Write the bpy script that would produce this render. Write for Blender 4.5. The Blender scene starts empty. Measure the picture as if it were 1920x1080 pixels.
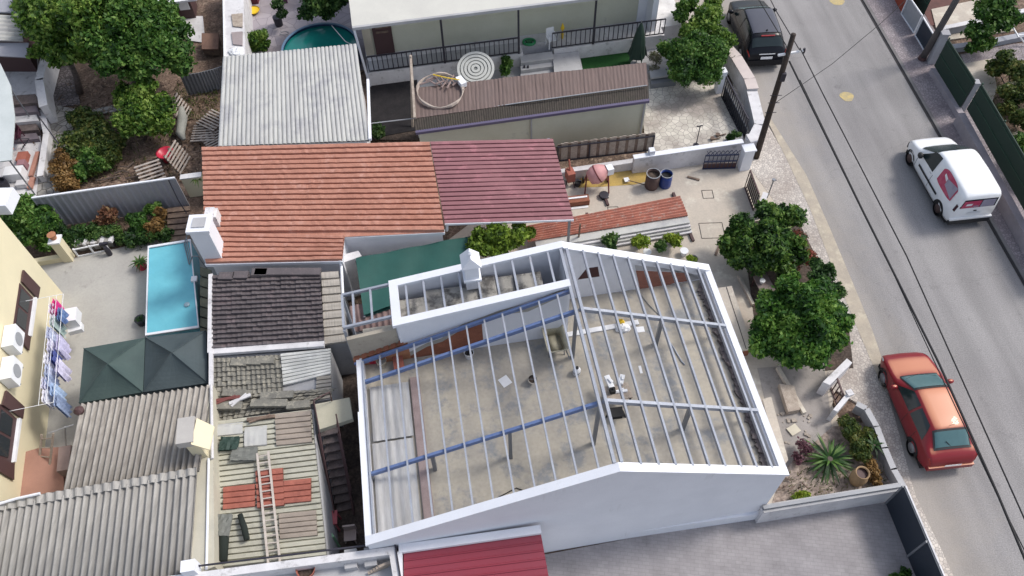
import bpy, math, random
import numpy as np
from mathutils import Vector, Matrix, noise
random.seed(7); rng=np.random.default_rng(11)
R=math.radians
sc=bpy.context.scene
# ---------------------------------------------------------------- camera
F_=1500.0; HC=24.0
_d=Vector((30,1060,F_)).normalized(); _up=-_d
_f=Vector((0,0,1)); _Y=(_f-_up*_f.dot(_up)).normalized(); _X=_Y.cross(_up)
B=Matrix((_X,_Y,_up))
cam=bpy.data.objects.new('camera',bpy.data.cameras.new('camera')); sc.collection.objects.link(cam)
_r=B@Vector((1,0,0)); _u=B@Vector((0,-1,0)); _b=B@Vector((0,0,-1))
cam.matrix_world=Matrix(((_r.x,_u.x,_b.x,0),(_r.y,_u.y,_b.y,0),(_r.z,_u.z,_b.z,HC),(0,0,0,1)))
cam.data.sensor_width=36; cam.data.lens=F_/1920*36; cam.data.clip_end=2000
sc.camera=cam
# ---------------------------------------------------------------- light
SUN_EL=50.0; SUN_AZ=(0.94,0.34)          # direction towards the sun on the ground plane
w=bpy.data.worlds.new('World'); sc.world=w; w.use_nodes=True
nt=w.node_tree; bg=nt.nodes['Background']
sky=nt.nodes.new('ShaderNodeTexSky'); sky.sky_type='NISHITA'; sky.sun_disc=False
sky.sun_elevation=R(SUN_EL); sky.sun_rotation=math.atan2(SUN_AZ[0],SUN_AZ[1]); sky.dust_density=2.5; sky.air_density=1.0
hs=nt.nodes.new('ShaderNodeHueSaturation'); hs.inputs['Saturation'].default_value=.62; nt.links.new(sky.outputs[0],hs.inputs['Color']); nt.links.new(hs.outputs[0],bg.inputs[0]); bg.inputs[1].default_value=0.135
sl=bpy.data.lights.new('sun','SUN'); sl.energy=1.5; sl.angle=R(12); sl.color=(1,0.95,0.88)
so=bpy.data.objects.new('sun',sl); sc.collection.objects.link(so)
_sd=Vector((SUN_AZ[0]*math.cos(R(SUN_EL)),SUN_AZ[1]*math.cos(R(SUN_EL)),math.sin(R(SUN_EL))))
so.rotation_euler=_sd.to_track_quat('Z','Y').to_euler()
sc.view_settings.view_transform='Standard'; sc.view_settings.look='None'; sc.view_settings.gamma=1
sc.view_settings.exposure=0.68
# ---------------------------------------------------------------- helpers
def W(px,py,z=0.0):
    d=B@Vector((px-960,py-540,F_)); t=(HC-z)/-d.z
    return Vector((d.x*t,d.y*t,z))
def mpp(px,py,z=0): return (W(px+1,py,z)-W(px,py,z)).length
C=sc.collection
class MB:
    def __init__(s): s.v=[]; s.f=[]; s.m=[]
    def add(s,vs,fs,mi=0):
        n=len(s.v); s.v+= [Vector(v) for v in vs]
        s.f+=[tuple(i+n for i in f) for f in fs]; s.m+=[mi]*len(fs); return s
    def prism(s,poly,z0,z1,mi=0):
        n=len(poly); P=[Vector((p[0],p[1],0)) for p in poly]
        zz0=z0 if isinstance(z0,(list,tuple)) else [z0]*n; zz1=z1 if isinstance(z1,(list,tuple)) else [z1]*n
        vs=[(p.x,p.y,z) for p,z in zip(P,zz0)]+[(p.x,p.y,z) for p,z in zip(P,zz1)]
        fs=[tuple(range(n))[::-1],tuple(range(n,2*n))]+[(i,(i+1)%n,(i+1)%n+n,i+n) for i in range(n)]
        return s.add(vs,fs,mi)
    def box(s,c,sx,sy,z0,z1,rot=0,mi=0):
        ca,sa=math.cos(rot),math.sin(rot)
        return s.prism([(c[0]+x*ca-y*sa,c[1]+x*sa+y*ca) for x,y in ((-sx/2,-sy/2),(sx/2,-sy/2),(sx/2,sy/2),(-sx/2,sy/2))],z0,z1,mi)
    def slab(s,pts,th,mi=0):
        n=len(pts); P=[Vector(p) for p in pts]; D=Vector((0,0,-th))
        return s.add(P+[p+D for p in P],[tuple(range(n)),tuple(range(n,2*n))[::-1]]+[(i,i+n,(i+1)%n+n,(i+1)%n) for i in range(n)],mi)
    def beam(s,a,b,w,h,mi=0,up=(0,0,1),off=0):
        a=Vector(a); b=Vector(b); d=(b-a).normalized(); up=Vector(up); sd=d.cross(up)
        if sd.length<1e-3: sd=d.cross(Vector((1,0,0)))
        sd.normalize(); u=sd.cross(d)
        vs=[]
        for p in (a,b):
            for x,y in ((-w/2,-h/2),(w/2,-h/2),(w/2,h/2),(-w/2,h/2)): vs.append(p+sd*x+u*(y+off))
        return s.add(vs,[(0,3,2,1),(4,5,6,7),(0,1,5,4),(1,2,6,5),(2,3,7,6),(3,0,4,7)],mi)
    def tube(s,pts,r,n=8,mi=0,cap=True):
        pts=[Vector(p) for p in pts]; rr=r if isinstance(r,(list,tuple)) else [r]*len(pts); rings=[]
        n0=len(s.v); prev=None
        for i,p in enumerate(pts):
            d=(pts[min(i+1,len(pts)-1)]-pts[max(i-1,0)]).normalized()
            a=d.cross(Vector((0,0,1))) if abs(d.z)<.95 else d.cross(Vector((1,0,0)))
            if prev is not None:
                a=prev-d*prev.dot(d)
            a.normalize(); prev=a; b=d.cross(a)
            for k in range(n):
                t=2*math.pi*k/n; s.v.append(p+(a*math.cos(t)+b*math.sin(t))*rr[i])
        for i in range(len(pts)-1):
            for k in range(n):
                s.f.append((n0+i*n+k,n0+i*n+(k+1)%n,n0+(i+1)*n+(k+1)%n,n0+(i+1)*n+k)); s.m.append(mi)
        if cap:
            s.f.append(tuple(n0+k for k in range(n))[::-1]); s.m.append(mi)
            L=n0+(len(pts)-1)*n; s.f.append(tuple(L+k for k in range(n))); s.m.append(mi)
        return s
    def lathe(s,c,prof,n=20,mi=0,M=None,cap=True):
        n0=len(s.v); c=Vector(c)
        for r,z in prof:
            for k in range(n):
                t=2*math.pi*k/n; p=Vector((r*math.cos(t),r*math.sin(t),z))
                if M is not None: p=M@p
                s.v.append(c+p)
        for i in range(len(prof)-1):
            for k in range(n):
                s.f.append((n0+i*n+k,n0+i*n+(k+1)%n,n0+(i+1)*n+(k+1)%n,n0+(i+1)*n+k)); s.m.append(mi)
        if cap:
            s.f.append(tuple(n0+k for k in range(n))[::-1]); s.m.append(mi)
            L=n0+(len(prof)-1)*n; s.f.append(tuple(L+k for k in range(n))); s.m.append(mi)
        return s
    def sheet(s,A,Bp,Cp,D,n,amp,kind='sin',rows=1,jit=0,th=0.02,mi=0,sub=6,row_step=0.0,seed=0):
        """ribs run A->D, repeat along A->B. rows>1 with row_step makes overlapping courses."""
        A,Bp,Cp,D=map(Vector,(A,Bp,Cp,D)); rd=random.Random(seed)
        nrm=(Bp-A).cross(D-A).normalized()
        if nrm.z<0: nrm=-nrm
        nu=n*sub
        def prof(t):
            x=(t*n)%1.0
            if kind=='sin': return amp*math.sin(2*math.pi*x)
            if kind=='box': return amp if x<0.28 else (0 if x>0.38 and x<0.9 else (amp*(1-(x-.28)/.1) if x<=.38 else amp*(x-.9)/.1))
            if kind=='std': return amp if x<0.12 else 0
            return amp*abs(math.sin(math.pi*x))
        for r in range(rows):
            v0=r/rows; v1=(r+1)/rows; n0=len(s.v); jj=[rd.uniform(-jit,jit) for _ in range(n+1)]
            for (vv,h) in ((v0,0.0),(v1,row_step)) :
                for i in range(nu+1):
                    t=i/nu; p=(A.lerp(Bp,t)).lerp(D.lerp(Cp,t),vv)
                    s.v.append(p+nrm*(prof(t)+h+jj[int(t*n)]))
            if row_step or r==rows-1:
                for i in range(nu+1):
                    t=i/nu; p=(A.lerp(Bp,t)).lerp(D.lerp(Cp,t),v1)
                    s.v.append(p+nrm*(prof(t)-th+(0 if row_step else 0)))
            m=nu+1
            for i in range(nu):
                s.f.append((n0+i,n0+i+1,n0+m+i+1,n0+m+i)); s.m.append(mi)
                if row_step or r==rows-1:
                    s.f.append((n0+m+i,n0+m+i+1,n0+2*m+i+1,n0+2*m+i)); s.m.append(mi)
        # underside
        n0=len(s.v); s.v+=[A-nrm*(th+amp),Bp-nrm*(th+amp),Cp-nrm*(th+amp),D-nrm*(th+amp),A+nrm*.0,Bp+nrm*.0,Cp+nrm*.0,D+nrm*.0]
        s.f+=[(n0,n0+1,n0+2,n0+3),(n0,n0+4,n0+5,n0+1),(n0+1,n0+5,n0+6,n0+2),(n0+3,n0+7,n0+4,n0)]; s.m+=[mi]*4
        return s
def groove_rows(mb,L0,L1,R0,R1,rows,gd=.07,gw=.16,crown=.012,wav=.006,mi=0,seed=0,nx=24,base=True):
    """ribbed sheet: raised pans separated by narrow deep grooves that run L -> R"""
    rd=random.Random(seed); L0,L1,R0,R1=map(Vector,(L0,L1,R0,R1)); n0=len(mb.v); prof=[]
    for r in range(rows):
        j=rd.uniform(-wav,wav)
        prof+=[(r,-gd),((r+gw*.55),-gd),((r+gw),j-.004),((r+.5),j+crown),((r+.97),j)]
    prof.append((rows,-gd)); K=len(prof)
    wv=[[rd.uniform(-wav,wav) for _ in range(nx+1)] for _ in range(rows+1)]
    for v,h in prof:
        for i in range(nx+1):
            t=i/nx; p=L0.lerp(L1,v/rows).lerp(R0.lerp(R1,v/rows),t); mb.v.append(p+Vector((0,0,h+(wv[min(int(v),rows)][i] if h>-gd else 0))))
    for k in range(K-1):
        for i in range(nx): a=n0+k*(nx+1)+i; mb.f.append((a,a+1,a+nx+2,a+nx+1)); mb.m.append(mi)
    if base:
        b0=len(mb.v); dz=Vector((0,0,-gd-.02)); mb.v+=[L0+dz,R0+dz,R1+dz,L1+dz]; 
        c=[n0,n0+nx,n0+(K-1)*(nx+1)+nx,n0+(K-1)*(nx+1)]
        mb.f+=[(b0,b0+1,b0+2,b0+3),(c[0],c[1],b0+1,b0),(c[1],c[2],b0+2,b0+1),(c[2],c[3],b0+3,b0+2),(c[3],c[0],b0,b0+3)]; mb.m+=[mi]*5
    return mb
def tag(o,label=None,cat=None,group=None,kind=None):
    if label: o['label']=label
    if cat: o['category']=cat
    if group: o['group']=group
    if kind: o['kind']=kind
    return o
def thing(name,label,cat,loc=(0,0,0),group=None):
    o=bpy.data.objects.new(name,None); C.objects.link(o); o.location=loc; o.empty_display_size=.2
    return tag(o,label,cat,group)
def rootloc(o):
    while o is not None and o.parent is not None: o=o.parent
    return Vector(o.location) if o is not None else Vector((0,0,0))
def build(mb,name,mats,parent=None,smooth=False,label=None):
    me=bpy.data.meshes.new(name); off=rootloc(parent) if parent else Vector((0,0,0))
    me.from_pydata([tuple(v-off) for v in mb.v],[],mb.f)
    mats=mats if isinstance(mats,(list,tuple)) else [mats]
    for m in mats: me.materials.append(m)
    if len(mats)>1: me.polygons.foreach_set('material_index',mb.m)
    if smooth: me.polygons.foreach_set('use_smooth',[True]*len(me.polygons))
    me.update()
    o=bpy.data.objects.new(name,me); C.objects.link(o)
    if parent: o.parent=parent
    if label: o['label']=label
    return o
def solo(mb,name,mats,label,cat,group=None,smooth=False):
    """top-level thing that is one mesh; origin moved to its base"""
    c=sum(mb.v,Vector())/len(mb.v); zmin=min(v.z for v in mb.v); c.z=zmin
    mb.v=[v-c for v in mb.v]; o=build(mb,name,mats,None,smooth); o.location=c
    return tag(o,label,cat,group)
def structure(mb,name,mats):
    o=build(mb,name,mats); o['kind']='structure'; return o
def copy_tree(o,parent=None):
    c=o.copy(); C.objects.link(c); c.parent=parent
    for ch in [x for x in bpy.data.objects if x.parent==o]: copy_tree(ch,c)
    return c
# ---------------------------------------------------------------- materials
def node_mat(name):
    m=bpy.data.materials.new(name); m.use_nodes=True; return m,m.node_tree,m.node_tree.nodes['Principled BSDF']
def M(name,c1,c2=None,scale=1.2,rough=.8,metal=0,bump=0,fine=.12,c3=None,t3=.62,s3=3.0,spec=.3,bscale=40):
    """mottled surface: large patches c1..c2, fine grain, optional stain colour c3"""
    m,nt,b=node_mat(name); N=nt.nodes; L=nt.links
    if c2 is None: c2=tuple(x*.8 for x in c1)
    g=N.new('ShaderNodeNewGeometry')
    n1=N.new('ShaderNodeTexNoise'); n1.inputs['Scale'].default_value=scale; n1.inputs['Detail'].default_value=6; n1.inputs['Roughness'].default_value=.65
    L.new(g.outputs['Position'],n1.inputs['Vector'])
    r1=N.new('ShaderNodeValToRGB'); r1.color_ramp.elements[0].position=.35; r1.color_ramp.elements[1].position=.65
    r1.color_ramp.elements[0].color=(*c2,1); r1.color_ramp.elements[1].color=(*c1,1); L.new(n1.outputs[0],r1.inputs[0])
    col=r1.outputs[0]
    if c3:
        n3=N.new('ShaderNodeTexNoise'); n3.inputs['Scale'].default_value=s3; n3.inputs['Detail'].default_value=8; n3.inputs['Roughness'].default_value=.7
        L.new(g.outputs['Position'],n3.inputs['Vector'])
        r3=N.new('ShaderNodeValToRGB'); r3.color_ramp.elements[0].position=t3-.06; r3.color_ramp.elements[1].position=t3+.06
        L.new(n3.outputs[0],r3.inputs[0])
        mx=N.new('ShaderNodeMixRGB'); L.new(r3.outputs[0],mx.inputs[0]); L.new(col,mx.inputs[1]); mx.inputs[2].default_value=(*c3,1); col=mx.outputs[0]
    if fine:
        n2=N.new('ShaderNodeTexNoise'); n2.inputs['Scale'].default_value=bscale; n2.inputs['Detail'].default_value=3
        L.new(g.outputs['Position'],n2.inputs['Vector'])
        mr=N.new('ShaderNodeMapRange'); mr.inputs[1].default_value=.3; mr.inputs[2].default_value=.7; mr.inputs[3].default_value=1-fine; mr.inputs[4].default_value=1+fine
        L.new(n2.outputs[0],mr.inputs[0])
        ml=N.new('ShaderNodeVectorMath'); ml.operation='SCALE'; L.new(col,ml.inputs[0]); L.new(mr.outputs[0],ml.inputs['Scale']); col=ml.outputs[0]
        if bump:
            bp=N.new('ShaderNodeBump'); bp.inputs['Strength'].default_value=bump; bp.inputs['Distance'].default_value=.03
            L.new(n2.outputs[0],bp.inputs['Height']); L.new(bp.outputs[0],b.inputs['Normal'])
    L.new(col,b.inputs['Base Color'])
    b.inputs['Roughness'].default_value=rough; b.inputs['Metallic'].default_value=metal; b.inputs['Specular IOR Level'].default_value=spec
    return m
def M_cells(name,c1,c2,joint,scale,rough=.9,jw=.06,rot=0,stretch=1.0,stain=None,mott=.5,rand=1.0):
    """stone paving: voronoi cells with joints"""
    m,nt,b=node_mat(name); N=nt.nodes; L=nt.links
    g=N.new('ShaderNodeNewGeometry'); mp=N.new('ShaderNodeMapping'); mp.inputs['Rotation'].default_value=(0,0,rot); mp.inputs['Scale'].default_value=(1,stretch,1)
    L.new(g.outputs['Position'],mp.inputs[0])
    v=N.new('ShaderNodeTexVoronoi'); v.inputs['Scale'].default_value=scale; v.voronoi_dimensions='2D'; v.inputs['Randomness'].default_value=rand; L.new(mp.outputs[0],v.inputs['Vector'])
    e=N.new('ShaderNodeTexVoronoi'); e.feature='DISTANCE_TO_EDGE'; e.voronoi_dimensions='2D'; e.inputs['Scale'].default_value=scale; e.inputs['Randomness'].default_value=rand; L.new(mp.outputs[0],e.inputs['Vector'])
    sp=N.new('ShaderNodeSeparateColor'); L.new(v.outputs['Color'],sp.inputs[0])
    mx=N.new('ShaderNodeMixRGB'); L.new(sp.outputs[0],mx.inputs[0]); mx.inputs[1].default_value=(*c1,1); mx.inputs[2].default_value=(*c2,1)
    n=N.new('ShaderNodeTexNoise'); n.inputs['Scale'].default_value=mott; n.inputs['Detail'].default_value=6; L.new(g.outputs['Position'],n.inputs['Vector'])
    r=N.new('ShaderNodeValToRGB'); r.color_ramp.elements[0].position=.4; r.color_ramp.elements[1].position=.62; L.new(n.outputs[0],r.inputs[0])
    m2=N.new('ShaderNodeMixRGB'); m2.blend_type='MULTIPLY'; m2.inputs[2].default_value=(*(stain or (.7,.68,.66)),1); L.new(r.outputs[0],m2.inputs[0]); L.new(mx.outputs[0],m2.inputs[1])
    er=N.new('ShaderNodeValToRGB'); er.color_ramp.elements[0].position=jw*.4; er.color_ramp.elements[1].position=jw; L.new(e.outputs['Distance'],er.inputs[0])
    m3=N.new('ShaderNodeMixRGB'); L.new(er.outputs[0],m3.inputs[0]); m3.inputs[1].default_value=(*joint,1); L.new(m2.outputs[0],m3.inputs[2])
    L.new(m3.outputs[0],b.inputs['Base Color']); b.inputs['Roughness'].default_value=rough
    bp=N.new('ShaderNodeBump'); bp.inputs['Strength'].default_value=.4; bp.inputs['Distance'].default_value=.02; L.new(er.outputs[0],bp.inputs['Height']); L.new(bp.outputs[0],b.inputs['Normal'])
    return m
def M_brick(name,c1,c2,joint,scale,rot=0,bw=.5,bh=.25,ms=.02,rough=.9,vert=False):
    m,nt,b=node_mat(name); N=nt.nodes; L=nt.links
    g=N.new('ShaderNodeNewGeometry'); mp=N.new('ShaderNodeMapping'); mp.inputs['Rotation'].default_value=(R(90) if vert else 0,0,rot) ; L.new(g.outputs['Position'],mp.inputs[0])
    k=N.new('ShaderNodeTexBrick'); k.inputs['Scale'].default_value=scale; k.inputs['Brick Width'].default_value=bw; k.inputs['Row Height'].default_value=bh; k.inputs['Mortar Size'].default_value=ms
    k.inputs['Color1'].default_value=(*c1,1); k.inputs['Color2'].default_value=(*c2,1); k.inputs['Mortar'].default_value=(*joint,1); L.new(mp.outputs[0],k.inputs['Vector'])
    n=N.new('ShaderNodeTexNoise'); n.inputs['Scale'].default_value=1.1; n.inputs['Detail'].default_value=7; n.inputs['Roughness'].default_value=.7; L.new(g.outputs['Position'],n.inputs['Vector'])
    mr=N.new('ShaderNodeMapRange'); mr.inputs[1].default_value=.3; mr.inputs[2].default_value=.7; mr.inputs[3].default_value=.78; mr.inputs[4].default_value=1.2; L.new(n.outputs[0],mr.inputs[0])
    ml=N.new('ShaderNodeVectorMath'); ml.operation='SCALE'; L.new(k.outputs[0],ml.inputs[0]); L.new(mr.outputs[0],ml.inputs['Scale'])
    L.new(ml.outputs[0],b.inputs['Base Color']); b.inputs['Roughness'].default_value=rough
    return m
def M_leaf(name,cols,scale=1.5):
    m,nt,b=node_mat(name); N=nt.nodes; L=nt.links
    g=N.new('ShaderNodeNewGeometry'); r=N.new('ShaderNodeValToRGB'); el=r.color_ramp.elements
    while len(el)<len(cols): el.new(.5)
    for i,c in enumerate(cols): el[i].position=i/(len(cols)-1); el[i].color=(*c,1)
    n=N.new('ShaderNodeTexNoise'); n.inputs['Scale'].default_value=scale; n.inputs['Detail'].default_value=3; L.new(g.outputs['Position'],n.inputs['Vector'])
    a=N.new('ShaderNodeMath'); a.operation='MULTIPLY_ADD'; L.new(n.outputs[0],a.inputs[0]); a.inputs[1].default_value=1.9; a.inputs[2].default_value=-.80
    a2=N.new('ShaderNodeMath'); a2.operation='MULTIPLY_ADD'; L.new(g.outputs['Random Per Island'],a2.inputs[0]); a2.inputs[1].default_value=.75; L.new(a.outputs[0],a2.inputs[2])
    L.new(a2.outputs[0],r.inputs[0]); L.new(r.outputs[0],b.inputs['Base Color'])
    b.inputs['Roughness'].default_value=.55; b.inputs['Specular IOR Level'].default_value=.35
    tr=N.new('ShaderNodeBsdfTranslucent'); L.new(r.outputs[0],tr.inputs[0]); ms=N.new('ShaderNodeMixShader'); ms.inputs[0].default_value=.38
    L.new(b.outputs[0],ms.inputs[1]); L.new(tr.outputs[0],ms.inputs[2]); L.new(ms.outputs[0],N['Material Output'].inputs[0])
    return m
def M_plain(name,c,rough=.5,metal=0,spec=.5,coat=0,trans=0):
    m,nt,b=node_mat(name); N=nt.nodes; L=nt.links
    g=N.new('ShaderNodeNewGeometry'); n=N.new('ShaderNodeTexNoise'); n.inputs['Scale'].default_value=5; n.inputs['Detail'].default_value=5; L.new(g.outputs['Position'],n.inputs['Vector'])
    mr=N.new('ShaderNodeMapRange'); mr.inputs[3].default_value=.88; mr.inputs[4].default_value=1.1; L.new(n.outputs[0],mr.inputs[0])
    ml=N.new('ShaderNodeVectorMath'); ml.operation='SCALE'; ml.inputs[0].default_value=c; L.new(mr.outputs[0],ml.inputs['Scale']); L.new(ml.outputs[0],b.inputs['Base Color'])
    b.inputs['Roughness'].default_value=rough; b.inputs['Metallic'].default_value=metal; b.inputs['Specular IOR Level'].default_value=spec
    b.inputs['Coat Weight'].default_value=coat; b.inputs['Transmission Weight'].default_value=trans
    return m
def M_dir(name,c1,c2,c3,ang,along,across,rough=.85,thr=(.4,.6),metal=0):
    """surface with streaks: noise stretched along direction ang"""
    m,nt,b=node_mat(name); N=nt.nodes; L=nt.links
    g=N.new('ShaderNodeNewGeometry'); mp=N.new('ShaderNodeMapping'); mp.vector_type='TEXTURE'; mp.inputs['Rotation'].default_value=(0,0,ang); mp.inputs['Scale'].default_value=(1/along,1/across,1/across)
    L.new(g.outputs['Position'],mp.inputs[0])
    n=N.new('ShaderNodeTexNoise'); n.inputs['Scale'].default_value=1; n.inputs['Detail'].default_value=6; n.inputs['Roughness'].default_value=.7; L.new(mp.outputs[0],n.inputs['Vector'])
    r=N.new('ShaderNodeValToRGB'); r.color_ramp.elements[0].position=thr[0]; r.color_ramp.elements[1].position=thr[1]
    r.color_ramp.elements[0].color=(*c1,1); r.color_ramp.elements[1].color=(*c2,1); L.new(n.outputs[0],r.inputs[0])
    n2=N.new('ShaderNodeTexNoise'); n2.inputs['Scale'].default_value=.9; n2.inputs['Detail'].default_value=7; n2.inputs['Roughness'].default_value=.7; L.new(g.outputs['Position'],n2.inputs['Vector'])
    r2=N.new('ShaderNodeValToRGB'); r2.color_ramp.elements[0].position=.5; r2.color_ramp.elements[1].position=.7; L.new(n2.outputs[0],r2.inputs[0])
    mx=N.new('ShaderNodeMixRGB'); L.new(r2.outputs[0],mx.inputs[0]); L.new(r.outputs[0],mx.inputs[1]); mx.inputs[2].default_value=(*c3,1)
    L.new(mx.outputs[0],b.inputs['Base Color']); b.inputs['Roughness'].default_value=rough; b.inputs['Metallic'].default_value=metal
    return m
def M_wall(name,c1,c2,cs,thr=(.64,.86)):
    m=M(name,c1,c2,scale=.8,fine=.03); nt=m.node_tree; N=nt.nodes; L=nt.links; b=N['Principled BSDF']; src=b.inputs['Base Color'].links[0].from_socket
    g=N.new('ShaderNodeNewGeometry'); mp=N.new('ShaderNodeMapping'); mp.inputs['Scale'].default_value=(4.5,4.5,.35); L.new(g.outputs['Position'],mp.inputs[0])
    n=N.new('ShaderNodeTexNoise'); n.inputs['Scale'].default_value=1; n.inputs['Detail'].default_value=7; n.inputs['Roughness'].default_value=.7; L.new(mp.outputs[0],n.inputs['Vector'])
    n2=N.new('ShaderNodeTexNoise'); n2.inputs['Scale'].default_value=.7; n2.inputs['Detail'].default_value=5; L.new(g.outputs['Position'],n2.inputs['Vector'])
    ml=N.new('ShaderNodeMath'); ml.operation='MULTIPLY_ADD'; L.new(n.outputs[0],ml.inputs[0]); ml.inputs[1].default_value=.6; 
    m2=N.new('ShaderNodeMath'); m2.operation='MULTIPLY'; L.new(n2.outputs[0],m2.inputs[0]); m2.inputs[1].default_value=.5; L.new(m2.outputs[0],ml.inputs[2])
    r=N.new('ShaderNodeValToRGB'); r.color_ramp.elements[0].position=thr[0]; r.color_ramp.elements[1].position=thr[1]; L.new(ml.outputs[0],r.inputs[0])
    mx=N.new('ShaderNodeMixRGB'); L.new(r.outputs[0],mx.inputs[0]); L.new(src,mx.inputs[1]); mx.inputs[2].default_value=(*cs,1); L.new(mx.outputs[0],b.inputs['Base Color']); return m
m_white=M_wall('white_render',(.72,.735,.78),(.67,.685,.73),(.48,.48,.50))
m_whitedirty=M('weathered_white_wall',(.66,.65,.66),(.52,.51,.52),scale=1.2,fine=.06,c3=(.36,.35,.35),t3=.62,s3=3)
m_greywall=M('grey_cement_wall',(.42,.42,.43),(.33,.33,.34),scale=1,fine=.08,c3=(.22,.22,.22),t3=.66,s3=2.5)
m_cream=M('cream_render',(.70,.63,.44),(.64,.58,.41),scale=.5,fine=.03)
m_creamwall=M('pale_yellow_wall',(.56,.56,.46),(.5,.5,.4),scale=.6,fine=.04,c3=(.4,.4,.34),t3=.7,s3=1.2)
m_asphalt=M('asphalt',(.275,.265,.262),(.24,.23,.23),scale=.22,rough=.92,fine=.2,bump=.3,c3=(.19,.18,.182),t3=.66,s3=1.4,bscale=26)
m_soil=M('soil',(.19,.13,.10),(.09,.065,.05),scale=1.6,rough=1,fine=.4,bump=.6,c3=(.27,.20,.15),t3=.58,s3=4,bscale=14)
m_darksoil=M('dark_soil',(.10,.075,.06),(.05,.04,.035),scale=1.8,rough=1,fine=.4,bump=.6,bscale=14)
m_concrete=M('concrete_slab',(.40,.385,.35),(.31,.30,.28),scale=.6,fine=.07,rough=.9,c3=(.24,.24,.24),t3=.64,s3=1.3,bscale=12)
m_drive=M('driveway_concrete',(.50,.44,.37),(.42,.38,.33),scale=.5,fine=.06,rough=.92,c3=(.58,.54,.46),t3=.6,s3=1.2,bscale=14)
m_court=M('courtyard_concrete',(.40,.39,.365),(.35,.34,.32),scale=.6,fine=.06,rough=.9,c3=(.26,.25,.235),t3=.66,s3=1.6,bscale=18)
m_slabfloor=M('cement_floor',(.43,.39,.32),(.33,.305,.27),scale=.45,fine=.07,rough=.85,c3=(.24,.245,.25),t3=.57,s3=1.0,bscale=9)
m_calc=M_cells('limestone_setts',(.62,.575,.52),(.42,.385,.355),(.26,.235,.22),10,jw=.09,rot=.5,stain=(.72,.68,.66))
m_calcdark=M_cells('worn_setts',(.34,.30,.31),(.24,.21,.22),(.15,.135,.14),8.5,jw=.10,stain=(.75,.72,.74),mott=.8)
m_crazy=M_cells('crazy_paving',(.66,.62,.55),(.52,.49,.43),(.22,.20,.185),4.2,jw=.05,stain=(.55,.52,.53),mott=.7)
m_crazyl=M_cells('garden_stone_path',(.42,.40,.37),(.26,.25,.23),(.12,.11,.10),3.2,jw=.09,stain=(.6,.6,.6),mott=1.3)
m_rubblepath=M_cells('rubble_ground',(.24,.21,.21),(.12,.10,.10),(.05,.04,.04),6,jw=.12,stain=(.6,.6,.6),mott=1.3)
m_paver=M_brick('grey_pavers',(.30,.283,.287),(.275,.258,.263),(.245,.23,.235),2.3,rot=R(8),bw=.5,bh=.25,ms=.018)
m_kerb=M('kerb_stone',(.20,.19,.19),(.15,.14,.14),fine=.1)
m_black=M_plain('black_rubber',(.012,.012,.013),.8)
m_gutterdark=M_plain('dark_joint',(.03,.028,.03),.9)
m_dirt=M('beige_dust',(.43,.375,.30),(.35,.31,.26),scale=1.6,fine=.1,rough=1,c3=(.48,.43,.34),t3=.56,s3=2)
m_steel=M('galvanised_steel',(.35,.375,.425),(.28,.30,.35),scale=2.5,fine=.08,rough=.5,metal=.2,c3=(.27,.24,.22),t3=.66,s3=4)
m_beamblue=M('blue_shaded_steel',(.15,.21,.38),(.11,.16,.32),scale=2.5,fine=.08,rough=.5,c3=(.20,.17,.20),t3=.66,s3=4)  # steel of the left slope beams, blue sky shade painted into the colour
m_steeldark=M_plain('grey_steel_post',(.20,.21,.23),.5,.3)
m_iron=M_plain('dark_iron',(.035,.033,.045),.55,.3)
m_green=M_plain('dark_green_mesh',(.008,.028,.018),.7)
m_gate=M_plain('blue_grey_metal',(.028,.038,.055),.5,.3)
m_wood=M('weathered_wood',(.22,.16,.12),(.12,.085,.07),scale=4,fine=.2)
m_pale_wood=M('pale_wood',(.42,.36,.30),(.28,.23,.19),scale=5,fine=.15)
m_polewood=M('tarred_pole',(.055,.04,.032),(.03,.023,.02),scale=3,fine=.25)
m_orange=M('orange_clay',(.45,.22,.16),(.38,.175,.125),scale=1.0,fine=.09,rough=.85,c3=(.50,.27,.21),t3=.6,s3=2.2,bscale=16)
m_orangew=M('worn_clay_tiles',(.42,.17,.12),(.30,.12,.09),scale=2.0,fine=.15,rough=.85,c3=(.40,.28,.24),t3=.6,s3=5)
m_newclay=M('fresh_clay_tiles',(.36,.125,.09),(.28,.095,.07),scale=3,fine=.08)
m_maroon=M('maroon_metal',(.29,.135,.145),(.245,.11,.12),scale=.9,fine=.05,rough=.5,c3=(.37,.16,.18),t3=.6,s3=2)
m_redroof=M('deep_red_panel',(.235,.045,.065),(.25,.04,.06),scale=.7,fine=.04,rough=.45)
m_ribwhite=M_dir('pale_ribbed_sheet',(.40,.40,.39),(.48,.48,.455),(.31,.31,.325),R(90),.3,2.0,thr=(.35,.6))
m_asb=M_dir('weathered_fibre_cement',(.22,.20,.18),(.37,.345,.31),(.31,.285,.26),R(84),.45,5,thr=(.35,.62))
m_asb2=M_dir('weathered_fibre_cement_lower',(.25,.24,.225),(.38,.365,.34),(.31,.30,.285),R(84),.45,5,thr=(.35,.62))
m_asbgrey=M_dir('old_grey_sheet',(.25,.23,.20),(.38,.35,.31),(.31,.28,.25),R(3),.5,4,thr=(.35,.6))
m_mossroof=M_dir('mossy_yellow_sheet',(.34,.33,.27),(.46,.45,.37),(.33,.31,.255),R(3),.4,3,thr=(.3,.6))
m_paleshingle=M_dir('pale_sheet',(.48,.48,.45),(.62,.62,.59),(.42,.42,.40),R(3),.6,3)
m_darktile=M('dark_slate_tile',(.125,.108,.112),(.09,.078,.082),scale=1.4,fine=.12,rough=.6,c3=(.15,.12,.125),t3=.6,s3=3)
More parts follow.
